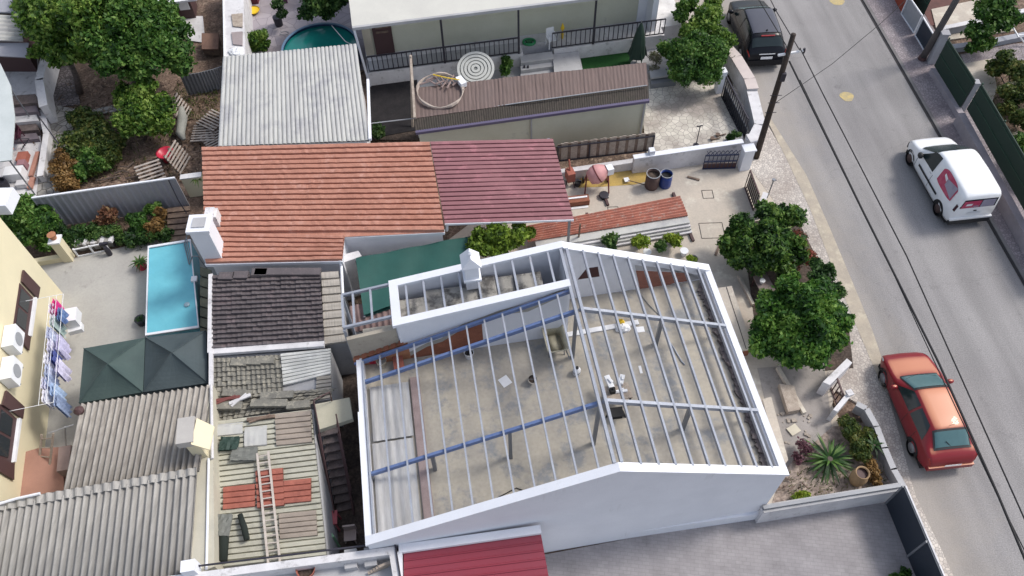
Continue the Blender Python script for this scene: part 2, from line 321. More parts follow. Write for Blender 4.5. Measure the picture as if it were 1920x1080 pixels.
m_greytile=M('lichen_grey_tile',(.22,.21,.18),(.14,.135,.12),scale=2.2,fine=.2,rough=.9,c3=(.30,.28,.23),t3=.58,s3=5)
m_bamboo=M_dir('brown_reed_sheet',(.095,.068,.06),(.17,.122,.11),(.135,.10,.092),R(95),.7,14,thr=(.3,.65))
m_bamboodk=M_dir('dark_reed_sheet',(.025,.022,.018),(.065,.052,.042),(.045,.04,.03),R(95),.7,14,thr=(.3,.65))
m_purple=M_plain('purple_gutter',(.10,.085,.15),.5)
m_fencegrey=M('pale_fence_sheet',(.33,.33,.36),(.29,.29,.32),scale=.5,fine=.03,rough=.6)
m_tarpgreen=M('green_tarp',(.022,.088,.075),(.018,.075,.064),scale=1.2,fine=.06,rough=.6,c3=(.02,.075,.065),t3=.6,s3=1.5)
m_gaz=M('green_grey_canvas',(.055,.085,.08),(.045,.07,.068),scale=1.2,fine=.04,rough=.7)
m_gaz2=M('charcoal_canvas',(.058,.078,.085),(.048,.064,.07),scale=1.2,fine=.04,rough=.7)
m_water=M('pool_liner_water',(.15,.47,.56),(.12,.41,.51),scale=.8,fine=.03,rough=.12,spec=.5,bscale=3)
def ripple(m,sc_=3.0,st=.25):
    nt=m.node_tree; N=nt.nodes; n=N.new('ShaderNodeTexNoise'); n.inputs['Scale'].default_value=sc_; n.inputs['Detail'].default_value=4; g=N.new('ShaderNodeNewGeometry'); nt.links.new(g.outputs['Position'],n.inputs['Vector'])
    b=N.new('ShaderNodeBump'); b.inputs['Strength'].default_value=st; b.inputs['Distance'].default_value=.05; nt.links.new(n.outputs[0],b.inputs['Height']); nt.links.new(b.outputs[0],N['Principled BSDF'].inputs['Normal'])
ripple(m_water)
m_watergreen=M('green_pool_water',(.01,.16,.14),(.008,.12,.11),scale=1.2,fine=.05,rough=.15,spec=.5,bscale=3)
m_leafA=M_leaf('bright_leaves',[(.015,.045,.008),(.055,.13,.016),(.14,.24,.035),(.27,.37,.08)],1.6)
m_leafB=M_leaf('mid_leaves',[(.012,.04,.009),(.035,.10,.016),(.08,.18,.03),(.17,.28,.06)],1.5)
m_leafD=M_leaf('dark_leaves',[(.010,.03,.010),(.025,.07,.017),(.055,.125,.028),(.13,.21,.055)],1.5)
m_leafO=M_leaf('olive_leaves',[(.02,.04,.01),(.05,.09,.02),(.10,.14,.03),(.20,.19,.05)],2)
m_leafDry=M_leaf('dry_leaves',[(.06,.035,.015),(.16,.09,.03),(.28,.16,.05),(.36,.24,.10)],2)
m_leafY=M_leaf('lime_leaves',[(.05,.10,.01),(.12,.20,.02),(.25,.34,.03),(.36,.42,.06)],2)
m_leafR=M_leaf('red_flowers',[(.10,.01,.01),(.35,.03,.02),(.45,.06,.04)],2)
m_bark=M('bark',(.13,.10,.085),(.07,.055,.05),scale=6,fine=.25)
m_red=M_plain('red_plastic',(.45,.02,.05),.4)
m_blue=M_plain('blue_plastic',(.02,.05,.22),.4)
m_yellow=M_plain('yellow_plastic',(.75,.50,.02),.5)
m_whitep=M_plain('white_plastic',(.75,.76,.78),.4)
m_greyp=M_plain('grey_plastic',(.30,.31,.33),.5)
m_pink=M_plain('pink_painted_drum',(.62,.31,.30),.5)
m_terra=M('terracotta',(.42,.20,.11),(.33,.15,.08),scale=4,fine=.1)
m_sandpot=M('ochre_pot',(.34,.23,.13),(.27,.18,.10),scale=4,fine=.1)
m_sand=M('yellow_sand',(.50,.35,.11),(.40,.28,.10),scale=1.5,fine=.15,rough=1)
m_brick=M_brick('bare_brick',(.33,.12,.08),(.27,.095,.065),(.20,.13,.11),4,bw=.5,bh=.25,ms=.03,vert=True)
m_brickorange=M('orange_brick',(.27,.105,.065),(.20,.075,.045),scale=4,fine=.2)
m_glass=M_plain('dark_window_glass',(.02,.025,.03),.08,0,.6)
m_brown=M_plain('dark_brown_paint',(.07,.035,.035),.6)
m_turf=M('artificial_turf',(.012,.07,.012),(.008,.05,.01),scale=8,fine=.25,bscale=60)
# ---------------------------------------------------------------- foliage
def leaves(blobs,n,size,name,mat,parent=None,fill=.35,flat=.58,droop=0,aspect=.55):
    """n leaf quads spread through overlapping lumpy blobs (x,y,z,rx,ry,rz)"""
    b0=np.array(blobs,dtype=float); sub=[]
    for x,y,z,rx,ry,rz in b0:
        K=9
        for k in range(K):
            d_=rng.normal(size=3); d_/=np.linalg.norm(d_); d_[2]=d_[2]*.75+.12; q=.50+.32*rng.random(); f_=.36+.26*rng.random()
            sub.append((x+d_[0]*rx*q,y+d_[1]*ry*q,z+d_[2]*rz*q,rx*f_,ry*f_,rz*f_*1.05))
        sub.append((x,y,z,rx*.62,ry*.62,rz*.62))
    for k in range(max(3,len(b0))):
        x,y,z,rx,ry,rz=b0[rng.integers(len(b0))]; d_=rng.normal(size=3); d_/=np.linalg.norm(d_); d_[2]=abs(d_[2])*.7; q=1.0+.18*rng.random()
        sub.append((x+d_[0]*rx*q,y+d_[1]*ry*q,z+d_[2]*rz*q,rx*.16,ry*.16,rz*.2))
    bl=np.array(sub); vol=(bl[:,3]*bl[:,4]*bl[:,5])**(2/3); idx=rng.choice(len(bl),n,p=vol/vol.sum())
    d=rng.normal(size=(n,3)); d/=np.linalg.norm(d,axis=1)[:,None]
    # lumpy shell radius
    k=rng.normal(size=(6,3)); lump=sum(np.sin(3.1*(d@k[i])+idx*1.7+i) for i in range(6))/6
    r=(fill+(1.0-fill)*rng.random(n)**.6)*(1+.22*lump)*(1+.35*(rng.random(n)<.22)*rng.random(n))
    c=bl[idx,:3]+d*bl[idx,3:6]*r[:,None]
    nrm=d*(1-flat)+rng.normal(size=(n,3))*flat+np.array([0,0,.25]); nrm/=np.linalg.norm(nrm,axis=1)[:,None]
    t=rng.normal(size=(n,3)); t-=nrm*(t*nrm).sum(1)[:,None]; t/=np.linalg.norm(t,axis=1)[:,None]; b=np.cross(nrm,t)
    s=size*(.5+1.0*rng.random(n)**1.5)[:,None]
    q=np.stack([c-t*s,c-b*s*aspect+nrm*s*.12,c+t*s,c+b*s*aspect+nrm*s*.12],1)
    if droop: q[:,2,2]-=droop*s[:,0]
    q=q[c[:,2]>.03] if True else q
    n=len(q); off=rootloc(parent) if parent else Vector((0,0,0)); v=q.reshape(-1,3)-np.array(off)
    me=bpy.data.meshes.new(name); me.vertices.add(n*4); me.vertices.foreach_set('co',v.ravel())
    me.loops.add(n*4); me.loops.foreach_set('vertex_index',np.arange(n*4,dtype=np.int32))
    me.polygons.add(n); me.polygons.foreach_set('loop_start',np.arange(0,n*4,4,dtype=np.int32))
    me.materials.append(mat); me.update(calc_edges=True); me.validate()
    o=bpy.data.objects.new(name,me); C.objects.link(o)
    if parent: o.parent=parent
    return o
def bl(px,py,z,rpx,fl=.8):
    c=W(px,py,z); r=rpx*mpp(px,py,z); return (c.x,c.y,c.z,r,r,r*fl)
def tree(name,label,cat,base,blobs,n,size,mat,group=None,tr=.12,part='crown',trunk_name='trunk',fill=.4):
    base=Vector(base); t=thing(name,label,cat,base,group)
    bs=[bl(*b) for b in blobs]; leaves(bs,int(n*1.3),size*.95,part,mat,t,fill=.2)
    top=sum((Vector(b[:3]) for b in bs),Vector())/len(bs); mb=MB()
    fork=base.lerp(top,.45); mb.tube([base,base.lerp(fork,.5)+Vector((.06,.03,0)),fork],[tr,tr*.85,tr*.7])
    for b in bs[:7]:
        e=Vector(b[:3]); mid=fork.lerp(e,.5)+Vector((0,0,.1)); mb.tube([fork,mid,e],[tr*.55,tr*.35,tr*.12],6)
    build(mb,trunk_name,m_bark,t,True); return t
def bush(name,label,cat,blobs,n,size,mat,group=None,fill=.4,kind=None):
    bs=[bl(*b) for b in blobs]; c=sum((Vector(b[:3]) for b in bs),Vector())/len(bs); c.z=max(0,min(b[2]-b[5] for b in bs))
    t=thing(name,label,cat,c,group); leaves(bs,int(n*1.35),size*.92,'foliage',mat,t,fill=fill)
    mb=MB()
    for b in bs[:5]:
        mb.tube([c,(c+Vector(b[:3]))/2+Vector((.03,.02,0)),b[:3]],[.035,.025,.01],5)
    build(mb,'stem',m_bark,t); return t
def blades(mb,c,n,l,w,up=.5,rd=None,droop=.5,seg=3,up_var=.25):
    """sword / frond leaves radiating from c"""
    rd=rd or random
    for i in range(n):
        a=2*math.pi*i/n+rd.uniform(-.15,.15); e=up+rd.uniform(-up_var,up_var); L=l*rd.uniform(.8,1.1)
        d=Vector((math.cos(a)*math.cos(e),math.sin(a)*math.cos(e),math.sin(e))); sd=Vector((-math.sin(a),math.cos(a),0)); n0=len(mb.v)
        for k in range(seg+1):
            t=k/seg; p=Vector(c)+d*L*t+Vector((0,0,-droop*L*t*t)); ww=w*(1-t)**.6*(.6+.8*min(t*3,1)) if k<seg else 0.004
            mb.v+=[p-sd*ww/2,p+sd*ww/2]
        for k in range(seg): mb.f.append((n0+2*k,n0+2*k+1,n0+2*k+3,n0+2*k+2)); mb.m.append(0)
# ================================================================ SETTING
def ext(a,b,t): return a+(b-a)*t
def poly(pts,z): return [W(p[0],p[1],z) if len(p)==2 else Vector(p) for p in pts]
g=MB(); g.add([(-200,-120,-.05),(200,-120,-.05),(200,280,-.05),(-200,280,-.05)],[(0,1,2,3)]); structure(g,'ground',m_soil)
kA=W(1613,0); kB=W(1920,537); kF=ext(kA,kB,-3); kN=ext(kA,kB,2.6)
rl=[W(*p) for p in ((1330,0),(1440,236),(1500,340),(1570,482),(1640,640),(1700,872),(1716,930),(1790,1085))]
rl=[ext(rl[0],rl[3],-2.5)]+rl+[ext(rl[-3],rl[-1],4)]
def strip(name,left,right,z,mat,th=0):
    m=MB(); pts=[Vector((p.x,p.y,z)) for p in left]+[Vector((p.x,p.y,z)) for p in reversed(right)]
    if th: m.slab(pts,th)
    else: m.add(pts,[tuple(range(len(pts)))])
    return structure(m,name,mat)
ks=(kB-kA).normalized(); kp=Vector((-ks.y,ks.x,0)); kp=kp if kp.x>0 else -kp
def dusty_road():
    nt=m_asphalt.node_tree; N=nt.nodes; L=nt.links; b=N['Principled BSDF']; src=b.inputs['Base Color'].links[0].from_socket
    g=N.new('ShaderNodeNewGeometry'); sub=N.new('ShaderNodeVectorMath'); sub.operation='SUBTRACT'; L.new(g.outputs['Position'],sub.inputs[0]); sub.inputs[1].default_value=kA
    dt=N.new('ShaderNodeVectorMath'); dt.operation='DOT_PRODUCT'; L.new(sub.outputs[0],dt.inputs[0]); dt.inputs[1].default_value=-kp
    n=N.new('ShaderNodeTexNoise'); n.inputs['Scale'].default_value=.8; n.inputs['Detail'].default_value=7; n.inputs['Roughness'].default_value=.7; L.new(g.outputs['Position'],n.inputs['Vector'])
    ad=N.new('ShaderNodeMath'); ad.operation='MULTIPLY_ADD'; L.new(n.outputs[0],ad.inputs[0]); ad.inputs[1].default_value=3.0; L.new(dt.outputs['Value'],ad.inputs[2])
    tw=N.new('ShaderNodeMapping'); tw.vector_type='TEXTURE'; tw.inputs['Rotation'].default_value=(0,0,math.atan2(ks.y,ks.x)); tw.inputs['Scale'].default_value=(7,.7,1); L.new(g.outputs['Position'],tw.inputs[0])
    tn=N.new('ShaderNodeTexNoise'); tn.inputs['Scale'].default_value=1; tn.inputs['Detail'].default_value=5; L.new(tw.outputs[0],tn.inputs['Vector'])
    tm=N.new('ShaderNodeMapRange'); tm.inputs[1].default_value=.35; tm.inputs[2].default_value=.65; tm.inputs[3].default_value=.86; tm.inputs[4].default_value=1.08; L.new(tn.outputs[0],tm.inputs[0])
    wn=N.new('ShaderNodeTexNoise'); wn.inputs['Scale'].default_value=1.2; wn.inputs['Detail'].default_value=4; L.new(g.outputs['Position'],wn.inputs['Vector'])
    wa=N.new('ShaderNodeVectorMath'); wa.operation='MULTIPLY_ADD'; L.new(wn.outputs['Color'],wa.inputs[0]); wa.inputs[1].default_value=(1.2,1.2,0); L.new(g.outputs['Position'],wa.inputs[2])
    cv=N.new('ShaderNodeTexVoronoi'); cv.feature='DISTANCE_TO_EDGE'; cv.voronoi_dimensions='2D'; cv.inputs['Scale'].default_value=.16; L.new(wa.outputs[0],cv.inputs['Vector'])
    cm=N.new('ShaderNodeMapRange'); cm.inputs[1].default_value=.001; cm.inputs[2].default_value=.006; cm.inputs[3].default_value=.9; cm.inputs[4].default_value=1; L.new(cv.outputs['Distance'],cm.inputs[0])
    pm=N.new('ShaderNodeMath'); pm.operation='MULTIPLY'; L.new(tm.outputs[0],pm.inputs[0]); L.new(cm.outputs[0],pm.inputs[1])
    sv=N.new('ShaderNodeVectorMath'); sv.operation='SCALE'; L.new(src,sv.inputs[0]); L.new(pm.outputs[0],sv.inputs['Scale']); src=sv.outputs[0]
    mr=N.new('ShaderNodeMapRange'); mr.inputs[1].default_value=6.3; mr.inputs[2].default_value=8.8; mr.inputs[3].default_value=0; mr.inputs[4].default_value=.75; L.new(ad.outputs[0],mr.inputs[0])
    mx=N.new('ShaderNodeMixRGB'); L.new(mr.outputs[0],mx.inputs[0]); L.new(src,mx.inputs[1]); mx.inputs[2].default_value=(.34,.305,.265,1); L.new(mx.outputs[0],b.inputs['Base Color'])
ks=(kB-kA).normalized(); kp=Vector((-ks.y,ks.x,0)); kp=kp if kp.x>0 else -kp
dusty_road(); strip('road',rl,[kF,kN],0.0,m_asphalt)
strip('road_drain_joint',[kF,kN],[kF+kp*.11,kN+kp*.11],0.012,m_gutterdark)
strip('kerb',[kF+kp*.11,kN+kp*.11],[kF+kp*.25,kN+kp*.25],0.05,m_kerb,.1)
strip('pavement_right',[kF+kp*.25,kN+kp*.25],[kF+kp*2.6,kN+kp*2.6],0.045,m_calcdark,.1)
strip('garden_soil_right',[kF+kp*2.6,kN+kp*2.6],[kF+kp*22,kN+kp*22],0.01,m_soil)
wl=[W(*p) for p in ((1230,0),(1365,100),(1395,300),(1460,390),(1520,520),(1570,620),(1545,720),(1630,770),(1690,905),(1765,1085))]
wl=[ext(wl[0],wl[1],-3)]+wl+[ext(wl[-2],wl[-1],5)]
strip('pavement_left',wl,rl,0.03,m_calc,.08)
dl=[W(*p) for p in ((1432,215),(1475,300),(1518,392),(1560,500),(1600,600),(1655,730))]
dr=[W(*p) for p in ((1446,225),(1512,330),(1556,430),(1598,530),(1635,620),(1672,730))]
strip('dust_strip',dl,dr,0.036,m_dirt)
dl2=[W(*p) for p in ((1742,890),(1770,960),(1845,1090))]; dr2=[W(*p) for p in ((1716,900),(1738,960),(1806,1090))]
def patch(name,pts,z,mat,th=0.04):
    m=MB(); m.slab(poly(pts,z),th); return structure(m,name,mat)
patch('driveway',[(860,330),(1225,312),(1400,280),(1440,330),(1500,400),(1585,660),(1560,760),(1640,900),(1460,980),(700,1040),(640,600),(880,420)],.022,m_drive)
patch('planting_soil',[(1390,420),(1490,400),(1590,600),(1600,690),(1500,700),(1420,640)],.034,m_darksoil,.01)
patch('side_path',[(1420,690),(1545,680),(1560,800),(1500,860),(1470,900)],.036,M('grey_paving',(.33,.30,.28),(.26,.24,.225),scale=1.2,fine=.08,c3=(.2,.18,.17)),.01)
patch('front_bed_soil',[(1470,880),(1560,800),(1640,790),(1690,905),(1445,950)],.040,M('rubbly_soil',(.34,.28,.24),(.20,.155,.13),scale=2.5,fine=.3,c3=(.12,.09,.08),bump=.6,bscale=10),.01)
patch('neighbour_yard',[(980,1100),(1020,1040),(1440,960),(1680,910),(1780,1100),(1900,1500),(900,1500)],.026,m_paver)
patch('stone_yard',[(1195,140),(1350,120),(1412,262),(1400,285),(1216,312)],.05,m_crazy)
patch('veranda_yard',[(690,120),(1260,60),(1270,150),(1220,200),(770,260),(690,200)],.03,m_greywall)
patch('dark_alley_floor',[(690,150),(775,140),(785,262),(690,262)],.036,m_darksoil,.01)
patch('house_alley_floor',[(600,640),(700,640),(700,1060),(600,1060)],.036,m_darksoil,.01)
patch('pool_courtyard',[(-200,520),(100,492),(280,452),(420,430),(420,1120),(-200,1120)],.03,m_court)
patch('round_pool_courtyard',[(430,-60),(700,-60),(700,130),(430,140)],.03,M_cells('mauve_paving',(.40,.36,.38),(.30,.27,.30),(.2,.18,.2),2,jw=.03))
patch('stone_path',[(98,196),(142,204),(128,290),(108,372),(66,380),(78,290)],.02,m_crazyl)
patch('garden_path',[(140,212),(236,192),(240,204),(142,222)],.02,m_crazyl)
patch('rubble_path',[(95,120),(140,120),(150,196),(92,200)],.018,m_rubblepath)
patch('left_terrace_floor',[(-60,60),(70,60),(80,380),(10,390),(-60,400)],.016,m_whitedirty)
patch('upper_terrace_floor',[(330,30),(380,30),(385,80),(350,75)],.02,m_whitedirty)
patch('artificial_turf',[(1088,104),(1188,88),(1196,135),(1096,150)],.06,m_turf)
for i,(x,y,rx,ry) in enumerate(((1588,181,13,11),(1570,3,14,9))):
    m=MB(); c=W(x,y,.006); s=mpp(x,y)
    m.add([(c.x+math.cos(t)*rx*s*(1+.12*math.sin(3*t)),c.y+math.sin(t)*ry*1.2*s,.006) for t in [k*math.pi/10 for k in range(20)]],[tuple(range(20))])
    structure(m,'painted_road_patch',M('faded_yellow_paint',(.52,.40,.17),(.36,.31,.2),scale=5,fine=.15) if i==0 else bpy.data.materials['faded_yellow_paint'])
# ================================================================ MAIN HOUSE (unfinished roof)
HO=Vector((-3.94,6.63,0)); HU=Vector((.990,.139,0)).normalized(); HV=Vector((-HU.y,HU.x,0))
def HL(u,v,z): return HO+HU*u+HV*v+Vector((0,0,z))
def ray(px,py): return Vector((0,0,HC)),B@Vector((px-960,py-540,F_))
def WPl(px,py,p0,n):
    o,d=ray(px,py); t=(Vector(p0)-o).dot(n)/d.dot(n); return o+d*t
def WV(px,py,v): return WPl(px,py,HL(0,v,0),HV)
EZ,RZ,RU,HUW,HVL=3.3,5.55,6.5,11.35,7.12
def zr(u): return EZ+(RZ-EZ)*u/RU if u<RU else RZ-(RZ-EZ)*(u-RU)/(HUW-RU)
def zw(u): return 4.6+(RZ-4.6)*(u/RU)            # flatter wing plane
SZ=2.9
house=thing('unfinished_house','white unfinished house with open steel roof frame over a bare cement floor','house',HL(5.6,3.5,0))
def hbox(mb,u0,u1,v0,v1,z0,z1,mi=0): mb.prism([HL(u0,v0,0),HL(u1,v0,0),HL(u1,v1,0),HL(u0,v1,0)],z0,z1,mi)
m=MB(); t_=.2
def gable(mb,v0,v1,us,zf,z0=0,mi=0):
    P=[HL(u,v0,z0) for u in (us[0],us[-1])]; top=[(u,zf(u)) for u in us]
    f=[HL(us[0],v0,z0)]+[HL(us[-1],v0,z0)]+[HL(u,v0,z) for u,z in reversed(top)]; n=len(f); b_=[p+HV*(v1-v0) for p in f]
    mb.add(f+b_,[tuple(range(n)),tuple(range(n,2*n))[::-1]]+[(i,i+n,(i+1)%n+n,(i+1)%n) for i in range(n)],mi)
gable(m,0,t_,[0,RU,HUW],lambda u:zr(u)-.03)
build(m,'south_gable_wall',m_white,house)
m=MB(); gable(m,HVL-t_,HVL,[RU,HUW],lambda u:zr(u)-.03); build(m,'north_gable_wall',m_white,house)
m=MB(); hbox(m,HUW-t_,HUW,t_,HVL-t_,0,EZ-.03); build(m,'east_wall',m_white,house)
m=MB(); hbox(m,0,t_,t_,5.62,0,EZ-.03); build(m,'west_wall',m_white,house)
# coping
m=MB()
for u0,u1 in ((0-.04,RU),(RU,HUW+.04)):
    m.slab([HL(u0,-.04,zr(max(0,min(u0,HUW)))+.04),HL(u1,-.04,zr(max(0,min(u1,HUW)))+.04),HL(u1,.20,zr(max(0,min(u1,HUW)))+.04),HL(u0,.20,zr(max(0,min(u0,HUW)))+.04)],.1)
m.slab([HL(RU,HVL-.20,RZ+.04),HL(HUW+.04,HVL-.20,EZ+.04),HL(HUW+.04,HVL+.06,EZ+.04),HL(RU,HVL+.06,RZ+.04)],.1)
hbox(m,HUW-.15,HUW+.04,.201,HVL-.201,EZ-.04,EZ+.036); hbox(m,-.04,.15,.201,3.83,EZ-.04,EZ+.036); hbox(m,.0,.17,3.83,5.6,EZ-.04,EZ+.034)
build(m,'coping',m_white,house)
m=MB(); hbox(m,t_,HUW-t_,t_,HVL-t_,SZ-.2,SZ); build(m,'floor_slab',m_slabfloor,house)
# wing
m=MB(); gable(m,5.62,5.74,[1.4,RU-.12],lambda u:zw(u)-.03,SZ); build(m,'wing_wall',m_white,house)
m=MB(); gable(m,HVL-.14,HVL,[1.4,RU],lambda u:zw(u)-.03,0); gable(m,5.741,HVL-.141,[1.35,1.5],lambda u:zw(1.4)-.03,0); gable(m,5.741,HVL-.2,[RU-.09,RU-.02],lambda u:zw(u)-.12,SZ)
build(m,'wing_outer_wall',m_white,house)
m=MB(); gable(m,5.70,5.82,[-.1,1.349],lambda u:zw(u)-.32,0); build(m,'bare_render_wall',M('beige_render',(.42,.38,.31),(.33,.29,.24),scale=1.2,fine=.06,c3=(.22,.19,.16)),house)
m=MB(); gable(m,5.60,5.699,[-.1,1.6],lambda u:zr(max(u,0))-.04,SZ)
for k in range(7): 
    u=-.05+k*.23; m.slab([HL(u,5.56,zr(max(u,0))+.03),HL(u+.15,5.56,zr(u+.15)+.03),HL(u+.15,5.72,zr(u+.15)+.03),HL(u,5.72,zr(max(u,0))+.03)],.06,1)
build(m,'brick_course',[m_terra,m_brickorange],house)
m=MB()
def wslab(u0,u1,v0,v1,zo,th): m.slab([HL(u0,v0,zw(u0)+zo),HL(u1,v0,zw(u1)+zo),HL(u1,v1,zw(u1)+zo),HL(u0,v1,zw(u0)+zo)],th)
wslab(1.3,RU-.06,5.56,5.80,.07,.12); wslab(1.3,RU,HVL-.18,HVL+.06,.07,.12); wslab(1.3,1.56,5.801,HVL-.181,.07,.12)
build(m,'wing_coping',m_white,house)
m=MB(); mfl=M('stained_ceiling_panel',(.40,.38,.34),(.27,.26,.24),scale=1.5,fine=.08,c3=(.10,.095,.09),t3=.55,s3=1.8)
ups=[.2+.53*k for k in range(12)]
for i in range(9):
    a=1.5 if i==0 else ups[i+1]+.4*0+.1; b_=ups[i+2] if i<9 else RU; a=1.52 if i==0 else ups[i+1]+.06; b_=min(ups[i+2]-.06,RU-.1)+(.3 if i==8 else 0)
    z=zw(a)-.42-(.05 if i%2 else 0)
    hbox(m,a-.04,b_+.04,5.75,6.9-.1*(i%3),z-.08,z); 
build(m,'ceiling_panel_row',mfl,house)
m=MB(); hbox(m,1.5,RU-.1,5.745,HVL-.145,3.3,3.32); build(m,'wing_ceiling_void',m_greywall,house)
# wall patches seen inside
def vpatch(mb,px,v,proud,mi): 
    P=[WV(x,y,v)-HV*proud for x,y in px]; n=len(P); Q=[p+HV*(proud+.02) for p in P]
    mb.add(P+Q,[tuple(range(n)),tuple(range(n,2*n))[::-1]]+[(i,i+n,(i+1)%n+n,(i+1)%n) for i in range(n)],mi)
m=MB(); vpatch(m,[(768,668),(800,650),(830,640),(868,616),(903,602),(906,640),(872,655),(840,664),(800,684),(770,700)],5.62,.012,0)
build(m,'bare_brick_patch',m_brickorange,house); m=MB(); vpatch(m,[(768,660),(800,643),(828,634),(866,608),(905,594),(935,582),(990,568),(1060,540),(1058,553),(990,584),(940,590),(906,603),(868,617),(830,641),(768,669)],5.62,.006,0); build(m,'cement_edge',m_concrete,house)
m=MB(); vpatch(m,[(1192,507),(1240,509),(1290,512),(1288,527),(1262,531),(1233,541),(1200,542)],HVL-t_,.010,0); build(m,'bare_brick_patch',m_brick,house)
m=MB(); vpatch(m,[(1190,497),(1240,502),(1312,516),(1312,522),(1290,527),(1290,511),(1240,508),(1192,506)],HVL-t_,.006,0); build(m,'cement_edge',m_greywall,house)
m=MB(); vpatch(m,[(1083,524),(1100,503),(1121,500),(1124,518)],HVL-t_,.008,0); build(m,'window_opening',M_plain('dark_red_opening',(.06,.02,.02),.8),house)
# steel: beams across, purlins along
def sbeam(u0,u1,v,zf,h=.12,w=.07,mat=m_steel,zo=0):
    mb=MB(); mb.beam(HL(u0,v,zf(u0)+zo-h/2-.0),HL(u1,v,zf(u1)+zo-h/2),w,h,0); build(mb,'beam',mat,house)
for v in (4.8,1.92):
    sbeam(t_-.06,RU-.03,v,zr,.15,.08,m_beamblue,-.03); sbeam(RU+.03,HUW-t_,v,zr,.14,.09,m_steel,.045)
sbeam(-.05,RU-.05,5.50,zr,.13,.08,m_beamblue,-.03)
for u,w_ in ((RU-.09,.08),(RU+.09,.08)):
    mb=MB(); mb.beam(HL(u,.2,RZ-.03),HL(u,HVL-.2,RZ-.03),w_,.15); build(mb,'ridge_beam',m_steel,house)
for k in range(12):
    u=.2+.53*k; mb=MB(); z=zr(u)-.02; v1=5.47
    mb.beam(HL(u,.16,z),HL(u,v1,z),.048,.08); build(mb,'purlin',m_steel,house)
for k in range(1,10):
    u=RU+.12+.478*k; mb=MB(); z=zr(u)-.01
    mb.beam(HL(u,.16,z),HL(u,HVL-.16,z),.055,.16); build(mb,'purlin',m_steel,house)
for k in range(0,12):
    u=ups[k]
    if 1.2<u<1.6: continue
    mb=MB(); z=zw(u)-.02
    mb.beam(HL(u,(5.98 if u<1.4 else 5.72),z),HL(u,HVL-.05,z),.06,.08); build(mb,'purlin',m_steel,house)
for a,b_ in (((-.12,5.95),(1.35,5.95)),((-.12,7.1),(1.35,7.1)),((-.12,5.95),(-.12,7.1))):
    mb=MB(); mb.beam(HL(a[0],a[1],zw(a[0])-.02),HL(b_[0],b_[1],zw(b_[0])-.02),.07,.1); build(mb,'frame_rail',m_steel,house)
for u,v in ((-.12,7.08),(-.12,5.9)):
    mb=MB(); mb.beam(HL(u,v,0),HL(u,v,zw(u)-.07),.07,.07); build(mb,'frame_post',m_steel,house)
for u in (RU-.05,9.05,4.08,1.95,.2):
    for v in (4.8,1.92):
        if u in (4.08,1.95,.2) and v>4: continue
        mb=MB(); mb.beam(HL(u,v,SZ),HL(u,v,zr(u)-.15),.12,.10); build(mb,'post',m_steeldark,house)
# chimney on the wing
m=MB(); cu,cv=3.75,6.72; z0=zw(cu)-.4; hbox(m,cu-.2,cu+.2,cv-.2,cv+.2,z0,z0+1.15)
hbox(m,cu-.26,cu+.26,cv-.26,cv+.26,z0+.42,z0+.5)
for a,b_ in ((0,1),): 
    P=[HL(cu-.28,cv-.28,z0+1.1),HL(cu+.28,cv-.28,z0+1.1),HL(cu+.28,cv+.28,z0+1.1),HL(cu-.28,cv+.28,z0+1.1),HL(cu,cv-.2,z0+1.45),HL(cu,cv+.2,z0+1.45)]
    m.add(P,[(0,1,2,3),(0,1,4),(2,3,5),(1,2,5,4),(3,0,4,5)])
m.lathe(HL(cu,cv,z0+1.42),[(.05,0),(.09,.08),(.03,.16)],10)
build(m,'chimney',m_white,house)
m_floorsheet=M_dir('grey_white_sheet',(.36,.355,.35),(.50,.50,.50),(.42,.41,.40),R(98),.5,3)
# things on the cement floor
m=MB(); hbox(m,.24,1.38,.25,5.3,SZ,SZ+.012)
m=MB(); m.sheet(HL(.26,.3,SZ+.06),HL(1.42,.3,SZ+.06),HL(1.42,2.95,SZ+.07),HL(.26,2.95,SZ+.07),5,.012,th=.02)
solo(m,'fibre_cement_sheet',m_floorsheet,'long grey fibre cement sheets lying at the south end of the cement floor','roof sheet','grey sheets on the cement floor')
m=MB(); m.sheet(HL(.30,3.0,SZ+.10),HL(1.45,3.0,SZ+.10),HL(1.45,4.75,SZ+.11),HL(.30,4.75,SZ+.11),5,.012,th=.02)
solo(m,'fibre_cement_sheet',m_floorsheet,'pale fibre cement sheets with a dark coil stain, north of the longer grey ones','roof sheet','grey sheets on the cement floor')
m=MB(); hbox(m,1.5,1.78,.3,4.9,SZ+.002,SZ+.07); solo(m,'board',M('mauve_brown_board',(.33,.26,.25),(.25,.19,.185),scale=2,fine=.1),'long mauve brown board lying beside the grey sheets','board')
m=MB()
for k in range(46):
    v=.35+k*.14; u=HUW-.34+random.uniform(-.05,.05); m.box(HL(u,v,0),.13,.16,SZ+.002,SZ+random.uniform(.05,.14),random.uniform(-.5,.7))
solo(m,'tile_debris',m_darktile,'dark broken tile debris along the inner side of the east wall','rubble')
m=MB(); a=W(1062,628,SZ+.03); b_=W(1197,604,SZ+.03); m.beam(a,b_,.16,.05); solo(m,'white_plank',m_whitep,'long white plank on the cement floor below the ridge','plank')
